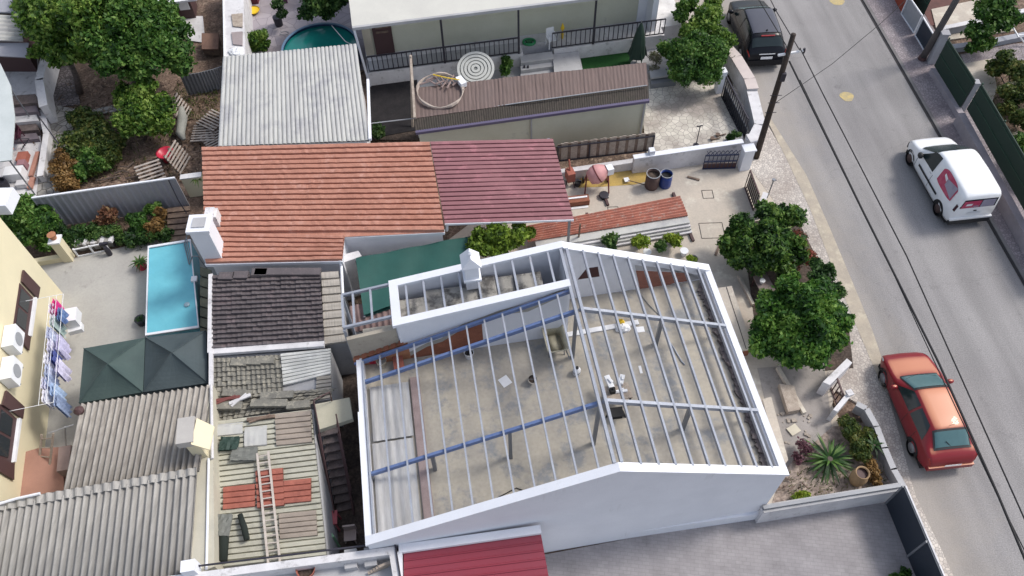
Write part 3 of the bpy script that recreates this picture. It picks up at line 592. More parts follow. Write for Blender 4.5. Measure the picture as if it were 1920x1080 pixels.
# wheelbarrow
c=W(1040,652,SZ); wb=thing('wheelbarrow','cream wheelbarrow parked on the grey cement floor','wheelbarrow',c)
def tray(mb,c,lx,ly,z0,z1,rot,th=.03,tp=.65,mi=0,mi2=0):
    M_=Matrix.Rotation(rot,3,'Z')
    def ring(sx,sy,z,r=.35,n=6):
        pts=[]
        for qx,qy,a0 in ((1,1,0),(-1,1,90),(-1,-1,180),(1,-1,270)):
            for k in range(n+1):
                a=R(a0+90*k/n); rr=r*min(sx,sy); pts.append(Vector(c)+M_@Vector((qx*(sx-rr)+rr*math.cos(a),qy*(sy-rr)+rr*math.sin(a),z)))
        return pts
    rings=[ring(lx*tp/2,ly*tp/2,z0),ring(lx/2,ly/2,z1),ring(lx/2+.025,ly/2+.025,z1),ring(lx/2+.025,ly/2+.025,z1-.03),ring(lx*tp/2+.01,ly*tp/2+.01,z0-.02)]
    n=len(rings[0]); n0=len(mb.v); mb.v+=[p for r_ in rings for p in r_]
    for i in range(4):
        for k in range(n): mb.f.append((n0+i*n+k,n0+i*n+(k+1)%n,n0+(i+1)*n+(k+1)%n,n0+(i+1)*n+k)); mb.m.append(mi)
    mb.f.append(tuple(n0+k for k in range(n))); mb.m.append(mi2); mb.f.append(tuple(n0+4*n+k for k in range(n))); mb.m.append(mi)
m=MB(); tray(m,c,.62,.95,.36-.08,.62,R(10),tp=.6); build(m,'tray',M('cement_crusted_cream',(.50,.47,.36),(.38,.36,.28),scale=5,fine=.1),wb,True)
rm=Matrix.Rotation(R(10),3,'Z'); m=MB()
m.lathe(c+rm@Vector((0,.62,.18)),[(.17,-.04),(.18,-.02),(.18,.02),(.17,.04)],18,M=rm@Matrix.Rotation(R(90),3,'Y')); build(m,'wheel',m_black,wb,True)
for s in (-1,1):
    m=MB(); m.tube([c+rm@Vector((s*.06,.62,.18)),c+rm@Vector((s*.2,.2,.28)),c+rm@Vector((s*.27,-.75,.5))],.018,6); m.tube([c+rm@Vector((s*.22,-.2,.3)),c+rm@Vector((s*.24,-.3,.0))],.018,6); build(m,'handle',m_steeldark,wb)
def bucket(px,py,z,r,h,mat,label,inner=None,tilt=0,name='bucket',cat='bucket',group=None,rim=True):
    c=W(px,py,z); t=thing(name,label,cat,c,group); Mx=Matrix.Rotation(tilt,3,'X')@Matrix.Identity(3)
    o=c+Vector((0,0,r*abs(math.sin(tilt)))); m=MB(); m.lathe(o,[(r*.78,0),(r,h),(r*1.06,h),(r*1.06,h-.03),(r*1.0,h-.035)],20,M=Mx,cap=False)
    m.lathe(o,[(.001,.0),(r*.78,.0)],20,M=Mx,cap=False); build(m,'shell',mat,t,True)
    m=MB(); m.lathe(o,[(.001,h*.6),(r*.88,h*.6)],20,M=Mx,cap=False); build(m,'contents',inner or m_darksoil,t)
    m=MB(); m.tube([o+Mx@Vector((r*math.cos(a),.1*r,h+r*.9*math.sin(a)*.5)) for a in [k*math.pi/8 for k in range(9)]],.008,5); build(m,'handle',m_steeldark,t)
    return t
bucket(717,684,SZ,.15,.28,M_plain('beige_bucket',(.55,.50,.40),.6),'round beige bucket beside red boxes in the north west corner of the floor',m_concrete)
bucket(880,668,SZ,.15,.28,m_whitep,'white bucket with dark inside in front of the bare orange brick',m_black)
bucket(998,712,SZ,.13,.22,M_plain('grey_bucket',(.35,.33,.30),.7),'small grey bucket tipped towards the middle of the floor',m_darksoil,tilt=R(35))
def jug(px,py,z,label,mat,r=.12,h=.32):
    c=W(px,py,z); t=thing('container',label,'container',c); m=MB(); m.lathe(c,[(r*.9,0),(r,.03),(r,h*.7),(r*.4,h*.88),(r*.35,h)],16); build(m,'body',mat,t,True)
    m=MB(); m.lathe(c+Vector((0,0,h)),[(r*.42,0),(r*.42,.04)],12); build(m,'cap',m_black,t)
    m=MB(); m.lathe(c+Vector((0,0,h*.3)),[(r*1.01,0),(r*1.01,h*.25)],16,cap=False); build(m,'band',m_greyp,t)
jug(1081,700,SZ,'white container with black cap near the ridge post',m_whitep)
def cloth_pile(px,py,z,label,mat,sx=.3,sy=.22,h=.18,name='bag',cat='bag',seed=0,rot=0):
    rd=random.Random(seed); c=W(px,py,z); m=MB(); n=14; n0=0
    for i in range(7):
        ph=i/6*math.pi/2
        for k in range(n):
            a=2*math.pi*k/n; q=1+rd.uniform(-.22,.22); m.v.append(c+Vector((math.cos(a+rot)*sx*math.cos(ph)**.7*q,math.sin(a+rot)*sy*math.cos(ph)**.7*q,h*math.sin(ph)*(1+rd.uniform(-.15,.15)))))
    for i in range(6):
        for k in range(n): m.f.append((i*n+k,i*n+(k+1)%n,(i+1)*n+(k+1)%n,(i+1)*n+k)); m.m.append(0)
    return solo(m,name,mat,label,cat)
def flat(px,py,z,sx,sy,rot,mat,name,label,cat,th=.02,group=None):
    m=MB(); c=W(px,py,z); m.box(c,sx,sy,z,z+th,rot); return solo(m,name,mat,label,cat,group)
cloth_pile(1168,617,SZ,'crumpled white bag under the upper right beam',m_whitep,.22,.16,.2,seed=2)
cloth_pile(1163,608,SZ,'small yellow cloth on top of the white bag',m_yellow,.12,.08,.28,name='cloth',cat='cloth',seed=3)
flat(1199,618,SZ,.3,.2,.1,m_whitep,'paper_sheet','white paper lying right of the yellow cloth','paper',.01)
flat(947,715,SZ,.3,.32,.6,m_whitep,'paper_sheet','square white sheet lying alone left of the small grey bucket','paper',.01)
flat(1201,693,SZ,.08,.26,.1,m_whitep,'paper_scrap','narrow white scrap right of the tool table','paper',.01)
flat(703,677,SZ,.35,.2,.1,m_red,'red_box','small red box left of the beige bucket','box',.16)
flat(729,662,SZ,.7,.22,.15,m_red,'red_sack','long red sack behind the beige bucket','sack',.12)
flat(748,683,SZ,.3,.6,.2,m_newclay,'brick_stack','stack of orange bricks right of the beige bucket','bricks',.25)
# tool table
c=W(1155,752,SZ); tt=thing('work_table','small dark work table with white tools in the middle of the floor','table',c)
m=MB(); m.box(c,.75,.5,SZ+.52,SZ+.56,.2); build(m,'tabletop',m_pale_wood,tt)
for sx in (-1,1):
    for sy in (-1,1):
        m=MB(); q=Matrix.Rotation(.2,3,'Z')@Vector((sx*.33,sy*.2,0)); m.beam(c+q,c+q+Vector((0,0,.52)),.05,.05); build(m,'leg',m_black,tt)
zt=SZ+.56
for i,(x,y,sx,sy,h,rt,mt,lb) in enumerate(((1142,718,.16,.42,.1,.3,m_whitep,'long white power tool lying on the left of the table'),(1165,714,.14,.3,.12,-.3,m_whitep,'short white tool on the right of the table'),(1160,735,.5,.08,.06,.1,m_whitep,'white spirit level across the table'),(1148,735,.15,.15,.16,.2,m_black,'black tool battery on the table'))):
    m=MB(); cc=W(x,y,zt); m.box(cc,sx,sy,zt,zt+h,rt); m.box(cc+Vector((.03,.02,0)),sx*.5,sy*.4,zt+h,zt+h+.05,rt+.3); solo(m,'hand_tool',mt,lb,'tool')
m=MB(); m.box(W(1155,778,SZ),.32,.26,SZ,SZ+.03,.1); m.box(W(1155,775,SZ+.25),.4,.3,SZ+.3,SZ+.34,.1)
for sx in (-1,1): m.beam(W(1155+sx*18,782,SZ),W(1155+sx*12,770,SZ+.3),.04,.04)
solo(m,'step_stool',[m_black],'black step stool in front of the tool table','stool')
m=MB(); m.tube([W(x,y,SZ+.02) for x,y in ((825,985),(850,970),(930,935),(968,915),(1010,930))],.015,5); solo(m,'cable',m_black,'black cable running along the south gable wall','cable')
cloth_pile(866,970,SZ,'small turquoise cloth by the black cable',M_plain('turquoise',(.03,.35,.38),.6),.1,.07,.07,name='cloth',cat='cloth',seed=5)
m=MB(); m.tube([W(x,y,SZ+.03) for x,y in ((1257,643),(1268,660),(1278,678),(1284,684),(1272,668),(1262,650))],.02,5); solo(m,'metal_rod',m_steel,'bent thin metal rod on the floor right of the upper right post','rod')
m=MB(); m.tube([W(x,y,SZ+.02) for x,y in ((1196,545),(1215,570),(1235,590))],.012,5); solo(m,'wire',m_steeldark,'thin loose wire near the bare red brick','wire')
# ================================================================ NEIGHBOURING BUILDINGS
def P3(c): return W(c[0],c[1],c[2])
def shed(name,label,cat,cor,n,amp,kind,mroof,mwall,rows=1,step=0,th=.02,jit=0,inset=.12,zb=0,group=None,sub=6,wall=True,parts=None):
    """roof sheet over the 4 pixel corners (ribs run A->D) on walls that reach the ground"""
    A,Bq,Cq,D=[P3(c) for c in cor]; cen=(A+Bq+Cq+D)/4; t=thing(name,label,cat,(cen.x,cen.y,zb),group)
    m=MB()
    if kind=='groove': groove_rows(m,A,Bq,D,Cq,n,amp,.2,.012,.005,seed=int(A.x*10),nx=16)
    else: m.sheet(A,Bq,Cq,D,n,amp,kind,rows=rows,row_step=step,th=th,jit=jit,sub=sub)
    build(m,'roof',mroof,t,kind=='sin')
    if wall:
        Q=[p.lerp(cen,inset/max((p-cen).length,.1)*1.4) for p in (A,Bq,Cq,D)]
        m=MB(); m.prism(Q,zb,[q.z-th-amp-.05-step for q in Q]); build(m,'wall',mwall,t)
    return t
def wall(name,label,top,z1,z0,th,mat,mcop=None,cat='wall',cop=.04,group=None,side=1,zs=None):
    """wall whose top outer edge follows pixels top at height z1"""
    P=[W(x,y,z1) for x,y in top]; t=thing(name,label,cat,(P[0].x,P[0].y,z0),group); m=MB(); mc=MB()
    for a,b_ in zip(P[:-1],P[1:]):
        d=(b_-a).normalized(); nn=Vector((-d.y,d.x,0))*th*side
        m.prism([a,b_,b_+nn,a+nn],z0,z1-cop)
        e=d*.02; q=nn.normalized()*.025
        mc.prism([a-e-q,b_+e-q,b_+e+nn+q,a-e+nn+q],z1-cop,z1)
    build(m,'masonry',mat,t); build(mc,'coping',mcop or mat,t); return t
# ---- orange roofed annexe
ann=thing('annexe','long low annexe with orange clay tile roof and white walls','building',(*W(600,380)[:2],0))
a=[(378,273,3.25),(805,263,3.25),(833,431,2.65),(385,491,2.65)]
A,Bq,Cq,D=P3(a[0]),P3(a[1]),W(833,431,2.75),P3(a[3])
n1=W(645,440,2.78); n2=W(641,485,2.65)
def lerp_h(z,p): return Vector((p.x,p.y,z))
m=MB()
# rows run across (left-right), stepping south
def tile_rows(mb,L0,L1,R0,R1,rows,cols,step,amp,mi=0,drop=.035,jit=.008,seed=1):
    rd=random.Random(seed)
    for r in range(rows):
        v0=r/rows; v1=(r+1)/rows; a0=L0.lerp(L1,v0); b0=R0.lerp(R1,v0); a1=L0.lerp(L1,v1); b1=R0.lerp(R1,v1); nu=cols*4; n0=len(mb.v)
        js=[rd.uniform(-jit,jit) for _ in range(cols+1)]
        for pa,pb,h in ((a0,b0,0),(a1,b1,step),(a1,b1,-.02)):
            for i in range(nu+1):
                t=i/nu; w_=amp*math.cos(2*math.pi*t*cols)*(1 if h>=0 else 0)
                p=pa.lerp(pb,t); mb.v.append(p+Vector((0,0,h+w_+js[int(t*cols)])))
        for k in range(2):
            for i in range(nu):
                mb.f.append((n0+k*(nu+1)+i,n0+k*(nu+1)+i+1,n0+(k+1)*(nu+1)+i+1,n0+(k+1)*(nu+1)+i)); mb.m.append(mi)
split=.745
Ls=A.lerp(D,split); Rs=Bq.lerp(Cq,.98)
m=MB(); groove_rows(m,A,A.lerp(D,.75),Bq,Cq,17,.11,.30,.02,.010,seed=2,nx=60,base=False)
groove_rows(m,A.lerp(D,.745),D,W(645,439,2.80),n2,6,.11,.30,.02,.010,seed=3,nx=30,base=False)
m.add([A-Vector((0,0,.125)),Bq-Vector((0,0,.125)),Cq-Vector((0,0,.125)),n1-Vector((0,0,.12)),n2-Vector((0,0,.12)),D-Vector((0,0,.12))],[(0,1,2,3,4,5)])
build(m,'tiled_roof',m_orange,ann)
m=MB(); m.prism([D+Vector((.1,.12,0)),n2+Vector((-.05,.12,0)),n1+Vector((-.05,.1,0)),Cq+Vector((-.1,.15,0)),Bq+Vector((-.1,-.1,0)),A+Vector((.1,-.1,0))],0,[2.52,2.55,2.6,2.6,3.05,3.05]); build(m,'wall',m_white,ann)
m=MB(); m.prism([D+Vector((-.05,-.04,0)),n2+Vector((0,-.04,0)),n2+Vector((0,.1,0)),D+Vector((-.05,.1,0))],2.42,2.54); m.prism([n1+Vector((0,-.02,0)),Cq+Vector((0,-.02,0)),Cq+Vector((0,.12,0)),n1+Vector((0,.12,0))],2.5,2.62); build(m,'eave_band',m_white,ann)
m=MB(); 
cb=W(397,487,2.66); m.box(cb+Vector((0,.36,0)),.62,.62,2.5,4.05,R(2)); m.box(cb+Vector((0,.36,0)),.76,.74,4.05,4.16,R(2)); ch=build(m,'chimney',m_white,ann)
m=MB(); m.box(cb+Vector((0,.36,0)),.42,.4,4.17,4.2,R(2)); build(m,'flue_opening',m_greywall,ch)
m=MB(); cc=W(404,419,2.85); m.box(cc+Vector((-.05,.1,0)),.42,.42,2.6,3.3,R(2)); m.box(cc+Vector((-.05,.1,0)),.3,.3,3.3,3.42,R(2)); build(m,'vent_stack',m_whitedirty,ann)
m=MB(); m.tube([W(838,418,2.7),W(838,430,2.4),W(838,432,2.0)],.05,8); build(m,'downpipe',m_white,ann)
# maroon metal canopy
cor=[(1036,258,3.0),(1076,411,2.75),(834,419,2.75),(806,263,3.22)]
can=thing('metal_canopy','maroon ribbed metal canopy joined to the orange tile roof','canopy',(*W(940,345)[:2],0))
A,Bq,Cq,D=[P3(c) for c in cor]; m=MB(); groove_rows(m,D,C_,A,Bq,1) if 0 else groove_rows(m,D,Cq,A,Bq,19,.07,.26,.012,.004,seed=4,nx=20); build(m,'roof_sheet',m_maroon,can)
m=MB(); m.beam(Bq-Vector((0,0,.05)),Cq-Vector((0,0,.05)),.05,.08); build(m,'eave_beam',m_white,can)
for p in (A,Bq):
    q=p+Vector((-.15,0,0)); m=MB(); m.beam((q.x,q.y,0),(q.x,q.y,q.z-.06),.09,.09); build(m,'post',m_steeldark,can)
# pale ribbed shed
s1=shed('ribbed_roof_shed','wide shed under a pale grey ribbed sheet roof beside the round green pool','shed',[(417,106,2.9),(668,82,2.9),(692,263,2.7),(408,274,2.7)],33,.05,'groove',m_ribwhite,m_whitedirty,th=.03)
m=MB(); m.beam(W(690,150,2.86),W(694,262,2.72),.1,.12); build(m,'edge_flashing',m_white,s1)
# ---- sheds between pool and unfinished house
k1=thing('slate_tile_shed','shed with dark slate coloured tile roof south of the annexe','shed',(*W(500,590)[:2],0))
A,Bq,Cq,D=W(399,516,2.55),W(600,508,2.55),W(609,640,2.3),W(399,655,2.3)
m=MB(); tile_rows(m,A,D,Bq,Cq,16,22,.09,.006,seed=5,jit=.018); build(m,'tiled_roof',m_darktile,k1)
m=MB()
for (x,y,sx) in ((452,517,.5),(487,512,.5),(425,519,.5),(540,511,2.2)): cc=W(x,y,2.58); m.box(cc,sx,.28,2.56,2.66,R(-2))
build(m,'ridge_tile',m_darktile,k1)
m=MB(); m.beam(D+Vector((0,-.1,-.02)),Cq+Vector((.0,-.1,-.02)),.2,.14); build(m,'south_ledge',m_whitedirty,k1)
m=MB(); m.beam(A+Vector((-.06,0,.0)),D+Vector((-.06,-.15,0)),.12,.16); build(m,'side_ledge',m_whitedirty,k1)
m=MB(); m.prism([A+Vector((.02,-.05,0)),Bq+Vector((-.05,-.05,0)),Cq+Vector((-.05,.05,0)),D+Vector((.02,.05,0))],0,[2.46,2.46,2.18,2.18]); build(m,'wall',m_greywall,k1)
shed('grey_sheet_lean_to','narrow lean-to with grey stepped sheets right of the dark slate roof','lean-to',[(602,508,2.5),(608,645,2.25),(650,640,2.2),(634,506,2.45)],9,.07,'groove',m_asbgrey,m_greywall,th=.03,inset=.05)
k2=thing('patched_roof_shed','old shed with lichen grey tile roof full of loose and missing tiles','shed',(*W(500,730)[:2],0))
A,Bq,Cq,D=W(400,672,2.22),W(525,665,2.22),W(532,735,2.12),W(400,745,2.12)
m=MB(); tile_rows(m,A,D,Bq,Cq,8,14,.04,.022,seed=6,jit=.02); tile_rows(m,D,W(398,793,2.05),Cq+Vector((1.7,.1,0)),W(582,760,2.05),6,18,.05,.02,seed=9,jit=.03); build(m,'tiled_roof',m_greytile,k2)
for i,(x,y,sx) in enumerate(((448,680,.5),(475,678,.5),(500,676,.5),(445,738,.9),(520,742,1.0),(560,760,.7),(505,757,1.1),(430,762,.8))): cc=W(x,y,2.25-.002*i); m=MB(); m.box(cc,sx,.24,2.2,2.29+.005*i,R(random.uniform(-6,4))); build(m,'loose_tile',m_greytile,k2)
m=MB(); A2,B2,C2,D2=W(526,662,2.26),W(620,652,2.26),W(620,700,2.16),W(531,722,2.16); groove_rows(m,A2,D2,B2,C2,9,.05,.2,.01,.004,nx=8); build(m,'pale_sheet',m_paleshingle,k2)
m=MB(); A2,B2,C2,D2=W(594,705,2.16),W(620,702,2.16),W(622,745,2.06),W(590,750,2.06); groove_rows(m,A2,D2,B2,C2,6,.06,.25,.01,.004,nx=8); build(m,'brown_sheet',m_asbgrey,k2)
m=MB(); m.prism([W(401,668,2.1),W(620,655,2.1),W(622,748,2.0),W(590,752,2.0),W(400,800,2.0)],0,[2.1,2.1,2.0,2.0,1.95]); build(m,'wall',m_greywall,k2)
for i,(x0,y0,x1,y1,lb) in enumerate(((402,752,450,744,'splintered dark red timber on the grey tile roof'),(430,757,470,740,'short white broken batten on the grey tile roof'),(463,787,515,780,'broken brown batten at the lower edge of the grey tile roof'))):
    m=MB(); m.beam(W(x0,y0,2.32),W(x1,y1,2.34),.1,.06); m.beam(W(x0+4,y0+5,2.33),W(x1-8,y1-2,2.36),.06,.05); solo(m,'broken_batten',[M_plain('dark_red_wood',(.16,.05,.045),.8),m_whitedirty,m_wood][i],lb,'timber')
k3=thing('ribbed_patchwork_shed','long shed with yellowish ribbed roof patched with red tiles and tarps','shed',(*W(500,920)[:2],0))
A,Bq,Cq,D=W(399,798,2.25),W(582,752,2.25),W(612,1040,2.0),W(399,1064,2.0)
A=W(399,788,2.25); Bq=W(583,765,2.25)
m=MB(); groove_rows(m,A,D,Bq,Cq,27,.08,.26,.012,.008,seed=12,nx=24); build(m,'roof',m_mossroof,k3)
m=MB(); m.prism([A,Bq+Vector((.05,0,0)),Cq+Vector((.05,0,0)),D],0,[2.15,2.15,1.9,1.9]); build(m,'wall',m_greywall,k3)
def onq(A,Bq,Cq,D,s,t,h=0): return (A.lerp(Bq,s)).lerp(D.lerp(Cq,s),t)+Vector((0,0,h))
def rpatch(mb,x0,y0,x1,y1,skew=0,h=.035,zf=None,th=.02,n=5,mi=0):
    def zz(y): return 2.25-.25*(y-780)/270
    P=[W(x0,y0,zz(y0)+h),W(x1,y0-(x1-x0)*.1,zz(y0)+h),W(x1+skew,y1-(x1-x0)*.1,zz(y1)+h),W(x0+skew,y1,zz(y1)+h)]
    groove_rows(mb,P[0],P[3],P[1],P[2],n,.045,.24,.012,.006,nx=8,mi=mi,seed=int(x0))
m=MB(); rpatch(m,418,912,478,955,0,h=.07,n=4); build(m,'red_tile_patch',m_newclay,k3)
m=MB(); rpatch(m,532,900,583,944,0,h=.07,n=4); build(m,'red_tile_patch',m_newclay,k3)
m=MB(); rpatch(m,479,881,530,952,3,.09,n=6); build(m,'red_tile_patch',m_newclay,k3)
m=MB(); rpatch(m,522,962,592,1010,3,.06,n=5); build(m,'brown_sheet_patch',M('brown_sheet',(.33,.28,.235),(.26,.22,.185),fine=.08),k3)
m=MB(); rpatch(m,515,775,582,835,3,.06,n=6); build(m,'brown_sheet_patch',bpy.data.materials['brown_sheet'],k3)
m=MB(); rpatch(m,403,795,455,818,0,.05,n=1,th=.01); build(m,'white_sheet_patch',m_ribwhite,k3)
m=MB(); rpatch(m,458,800,500,838,0,.06,n=1,th=.01); build(m,'white_sheet_patch',m_ribwhite,k3)
tarp=[(430,832,.55,.42,'dark green tarpaulin scrap on the white roof sheets',1),(458,852,.75,.4,'mottled grey tarpaulin scrap below the dark green one',0),(416,985,.5,.6,'thin grey netting bundled near the lower edge of the patched roof',0)]
for x,y,sx,sy,lb,gk in tarp:
    m=MB(); c=W(x,y,2.3); nx=8
    for i in range(nx):
        for j in range(nx): m.v.append(c+Vector(((i/7-.5)*sx,(j/7-.5)*sy,random.uniform(0,.05)+.02)))
    for i in range(nx-1):
        for j in range(nx-1): m.f.append((i*nx+j,i*nx+j+1,(i+1)*nx+j+1,(i+1)*nx+j)); m.m.append(0)
    n0=len(m.v); m.v+=[c+Vector((a*sx,b_*sy,-.03)) for a,b_ in ((-.5,-.5),(.5,-.5),(.5,.5),(-.5,.5))]; m.f+=[(n0,n0+1,n0+2,n0+3)]; m.m+=[0]
    solo(m,'tarpaulin',[M_plain('grey_net',(.16,.165,.15),.9),M_plain('dark_green_tarp',(.02,.045,.035),.7)][gk],lb,'tarpaulin')
for pts,lb,r0 in ((((418,978),(420,1010),(418,1052)),'dark rolled tarpaulin standing at the lower left of the patched roof',.14),(((450,965),(458,990),(463,1012)),'short dark rolled net right of the longer rolled tarpaulin',.09)):
    m=MB(); m.tube([W(x,y,2.2) for x,y in pts],[r0*.8,r0,r0*.9],10); solo(m,'rolled_tarpaulin',M_plain('blackish_green',(.012,.018,.014),.9),lb,'tarpaulin',smooth=True)
def ladder(name,label,a0,a1,b0,b1,n,mat,r=.022,group=None):
    t=thing(name,label,'ladder',a1 if a1.z<a0.z else a0,group)
    for p,q in ((a0,a1),(b0,b1)): m=MB(); m.beam(p,q,.06,.04); build(m,'rail',mat,t)
    for k in range(n):
        s=(k+.5)/n; m=MB(); m.tube([a0.lerp(a1,s),b0.lerp(b1,s)],r,6); build(m,'rung',mat,t)
    return t
ladder('ladder','long pale wooden ladder lying over the red tile patches',W(482,850,2.34),W(503,1056,2.1),W(503,846,2.34),W(525,1053,2.1),15,M('bleached_ladder_wood',(.52,.47,.42),(.42,.37,.33),scale=5,fine=.1))
# boundary ledge with white pipe
m=MB(); m.beam(W(396,515,2.4),W(396,725,2.3),.12,.1); t=thing('boundary_wall','thin pale boundary wall between the pool side and the tiled sheds','wall',(*W(396,620)[:2],0)); build(m,'coping',m_whitedirty,t)
m=MB(); a=W(396,515,2.3);b_=W(396,725,2.2); m.prism([a-Vector((.05,0,0)),a+Vector((.05,0,0)),b_+Vector((.05,0,0)),b_-Vector((.05,0,0))],0,[2.3,2.3,2.2,2.2]); build(m,'masonry',m_greywall,t)
t=thing('boundary_wall','broad cream topped boundary wall left of the patchwork roof','wall',(*W(382,950)[:2],0))
m=MB(); P=[W(372,840,2.7),W(398,720,2.7),W(402,1062,2.7),W(356,1085,2.7)]; m.prism(P,0,2.7); build(m,'masonry',M('cream_grey_render',(.50,.47,.38),(.42,.40,.33),scale=1,fine=.05),t)
m=MB(); m.tube([W(391,860,2.74),W(387,1068,2.74)],.035,8); build(m,'white_pipe',m_white,t)
m=MB(); m.tube([W(396,722,2.76),W(398,860,2.76)],.045,8); build(m,'edge_trim',m_whitedirty,t)
# corrugated fibre cement roofs
sa=shed('corrugated_roof_shed','shed with grey corrugated fibre cement roof below the dark canopies','shed',[(152,758,2.65),(398,722,2.65),(372,882,3.0),(118,925,3.0)],22,.06,'sin',m_asb,m_greywall,th=.02,sub=8)
sb=shed('corrugated_roof_shed','lower left shed with wide corrugated fibre cement roof running out of the picture','shed',[(-60,962,3.05),(368,885,3.05),(352,1120,2.6),(-90,1130,2.6)],32,.065,'sin',m_asb2,m_greywall,th=.02,sub=8)
m=MB(); m.sheet(W(-60,950,3.11),W(368,876,3.11),W(368,890,3.10),W(-60,968,3.10),24,.035,'sin',th=.02); build(m,'ridge_cap',m_asb2,sb)
t=thing('chimney_stack','cream chimney with slab hood at the right edge of the corrugated roof','chimney',(*W(355,850)[:2],0))
c=W(347,806,4.0); m=MB(); m.box(c+Vector((.05,-.05,0)),.34,.42,2.5,3.72,R(8)); build(m,'stack',m_cream,t)
m=MB(); m.box(c,.46,.78,3.72,4.0,R(8)); build(m,'hood',M('warm_grey_top',(.45,.43,.40),(.38,.36,.34),fine=.05),t)
m=MB(); m.slab([c+Vector((.24,.36,-.02)),c+Vector((.24,-.42,-.02)),c+Vector((.60,-.40,-.45)),c+Vector((.60,.30,-.45))],.05); build(m,'hood_flap',m_cream,t)
m=MB(); c=W(150,772,2.7); m.lathe(c,[(.13,0),(.15,.1),(.06,.22)],12); solo(m,'vent_cap',m_brown,'dark round vent cap at the top left corner of the corrugated roof','vent')
# external stairs
st=thing('outdoor_stairs','dark steep outdoor stairs with cream landing beside the unfinished house','stairs',(*W(635,930)[:2],0))
m=MB(); m.prism([W(590,758,2.35),W(655,745,2.35),W(661,785,2.35),W(597,806,2.35)],2.15,2.35); build(m,'landing',M('cream_landing',(.46,.43,.33),(.38,.36,.28),fine=.06),st)
m_stair=M('worn_dark_step',(.17,.135,.13),(.09,.075,.07),scale=5,fine=.2)
for k in range(10):
    s=k/9; x0=601+s*28; y0=818+s*142; z=2.15-s*2.0; m=MB(); c0=W(x0,y0,z); c1=W(x0+32,y0-7,z); d=Vector((.02,.25,0)); m.prism([c0,c1,c1+d,c0+d],z-.07,z); build(m,'tread',m_stair,st)
for sx in (-2,35):
    m=MB(); m.beam(W(600+sx,812,2.12),W(629+sx,962,.1),.05,.2); build(m,'stringer',m_brown,st)
m=MB(); m.tube([W(588,760,2.4),W(588,750,3.1),W(626,958,.9),W(627,968,0.05)],.02,6); m.tube([W(632,800,2.4),W(630,776,3.0),W(658,920,.95)],.02,6); m.tube([W(588,750,3.1),W(618,735,3.0),W(622,752,2.4)],.02,6); build(m,'handrail',m_brown,st)
# small things in the alley
c=W(627,985,0); t=thing('stool','red plastic stool below the foot of the outdoor stairs','stool',c)
m=MB(); m.box(c,.42,.42,.62,.68,.1); build(m,'seat',M_plain('faded_red',(.42,.10,.12),.5),t)
for sx in (-1,1):
    for sy in (-1,1):
        m=MB(); m.beam(c+Vector((sx*.17,sy*.17,.62)),c+Vector((sx*.19,sy*.19,0)),.05,.05); build(m,'leg',bpy.data.materials['faded_red'],t)
m=MB(); P=[W(604,985,.75),W(628,1015,.75)]; m.prism([P[0],P[1],P[1]+Vector((.05,.04,0)),P[0]+Vector((.05,.04,0))],0,1.1); solo(m,'board',M_plain('mint_board',(.22,.42,.25),.5),'mint green board leaning in the alley beside the red stool','board')
c=W(660,1010,0); t=thing('plastic_chair','small pale child chair in the dark alley','chair',c)
m=MB(); m.box(c,.36,.34,.3,.34,.1); build(m,'seat',M_plain('pale_pink_plastic',(.45,.36,.33),.5),t)
m=MB(); m.box(c+Vector((0,.17,0)),.36,.05,.34,.68,.1); build(m,'backrest',bpy.data.materials['pale_pink_plastic'],t)
for sx in (-1,1):
    for sy in (-1,1): m=MB(); m.beam(c+Vector((sx*.15,sy*.14,.3)),c+Vector((sx*.16,sy*.15,0)),.04,.04); build(m,'leg',bpy.data.materials['pale_pink_plastic'],t)
# green tarp canopy behind the wing
t=thing('tarpaulin_canopy','large teal green tarpaulin canopy between the annexe and the unfinished house','canopy',(*W(770,500)[:2],0))
m=MB(); nx,ny=16,8; c4=[W(667,484,2.2),W(892,440,2.2),W(900,520,2.1),W(682,590,2.05)]
for j in range(ny+1):
    for i in range(nx+1):
        s,q=i/nx,j/ny; p=(c4[0].lerp(c4[1],s)).lerp(c4[3].lerp(c4[2],s),q); m.v.append(p+Vector((0,0,-.12*math.sin(math.pi*q)*math.sin(math.pi*s)+.025*math.sin(s*19+q*4))))
for j in range(ny):
    for i in range(nx): a=j*(nx+1)+i; m.f.append((a,a+1,a+nx+2,a+nx+1)); m.m.append(0)
n0=len(m.v); m.v+=[p-Vector((0,0,.16)) for p in c4]; m.f.append((n0,n0+1,n0+2,n0+3)); m.m.append(0)
build(m,'tarpaulin',m_tarpgreen,t,True)
for p in c4: m=MB(); m.beam((p.x,p.y,0),(p.x,p.y,p.z-.1),.07,.07); build(m,'post',m_steeldark,t)
shed('reddish_sheet_lean_to','small lean-to of reddish ribbed sheets under the open steel frame','lean-to',[(655,575,1.9),(760,548,1.9),(765,610,1.8),(662,622,1.8)],9,.03,'sin',M('reddish_sheet',(.27,.19,.18),(.19,.13,.125),fine=.1),m_greywall,inset=.05)
m=MB(); m.tube([W(637,488,2.55),W(640,500,2.3),W(643,560,2.25)],.05,8); solo(m,'downpipe',m_white,'white downpipe at the corner of the annexe above the grey sheets','pipe')
m=MB(); m.prism([W(640,478,2.1),W(672,470,2.1),W(678,480,2.1),W(645,492,2.1)],0,2.1); solo(m,'pier',m_whitedirty,'short pale pier between the annexe and the green tarpaulin','pier')
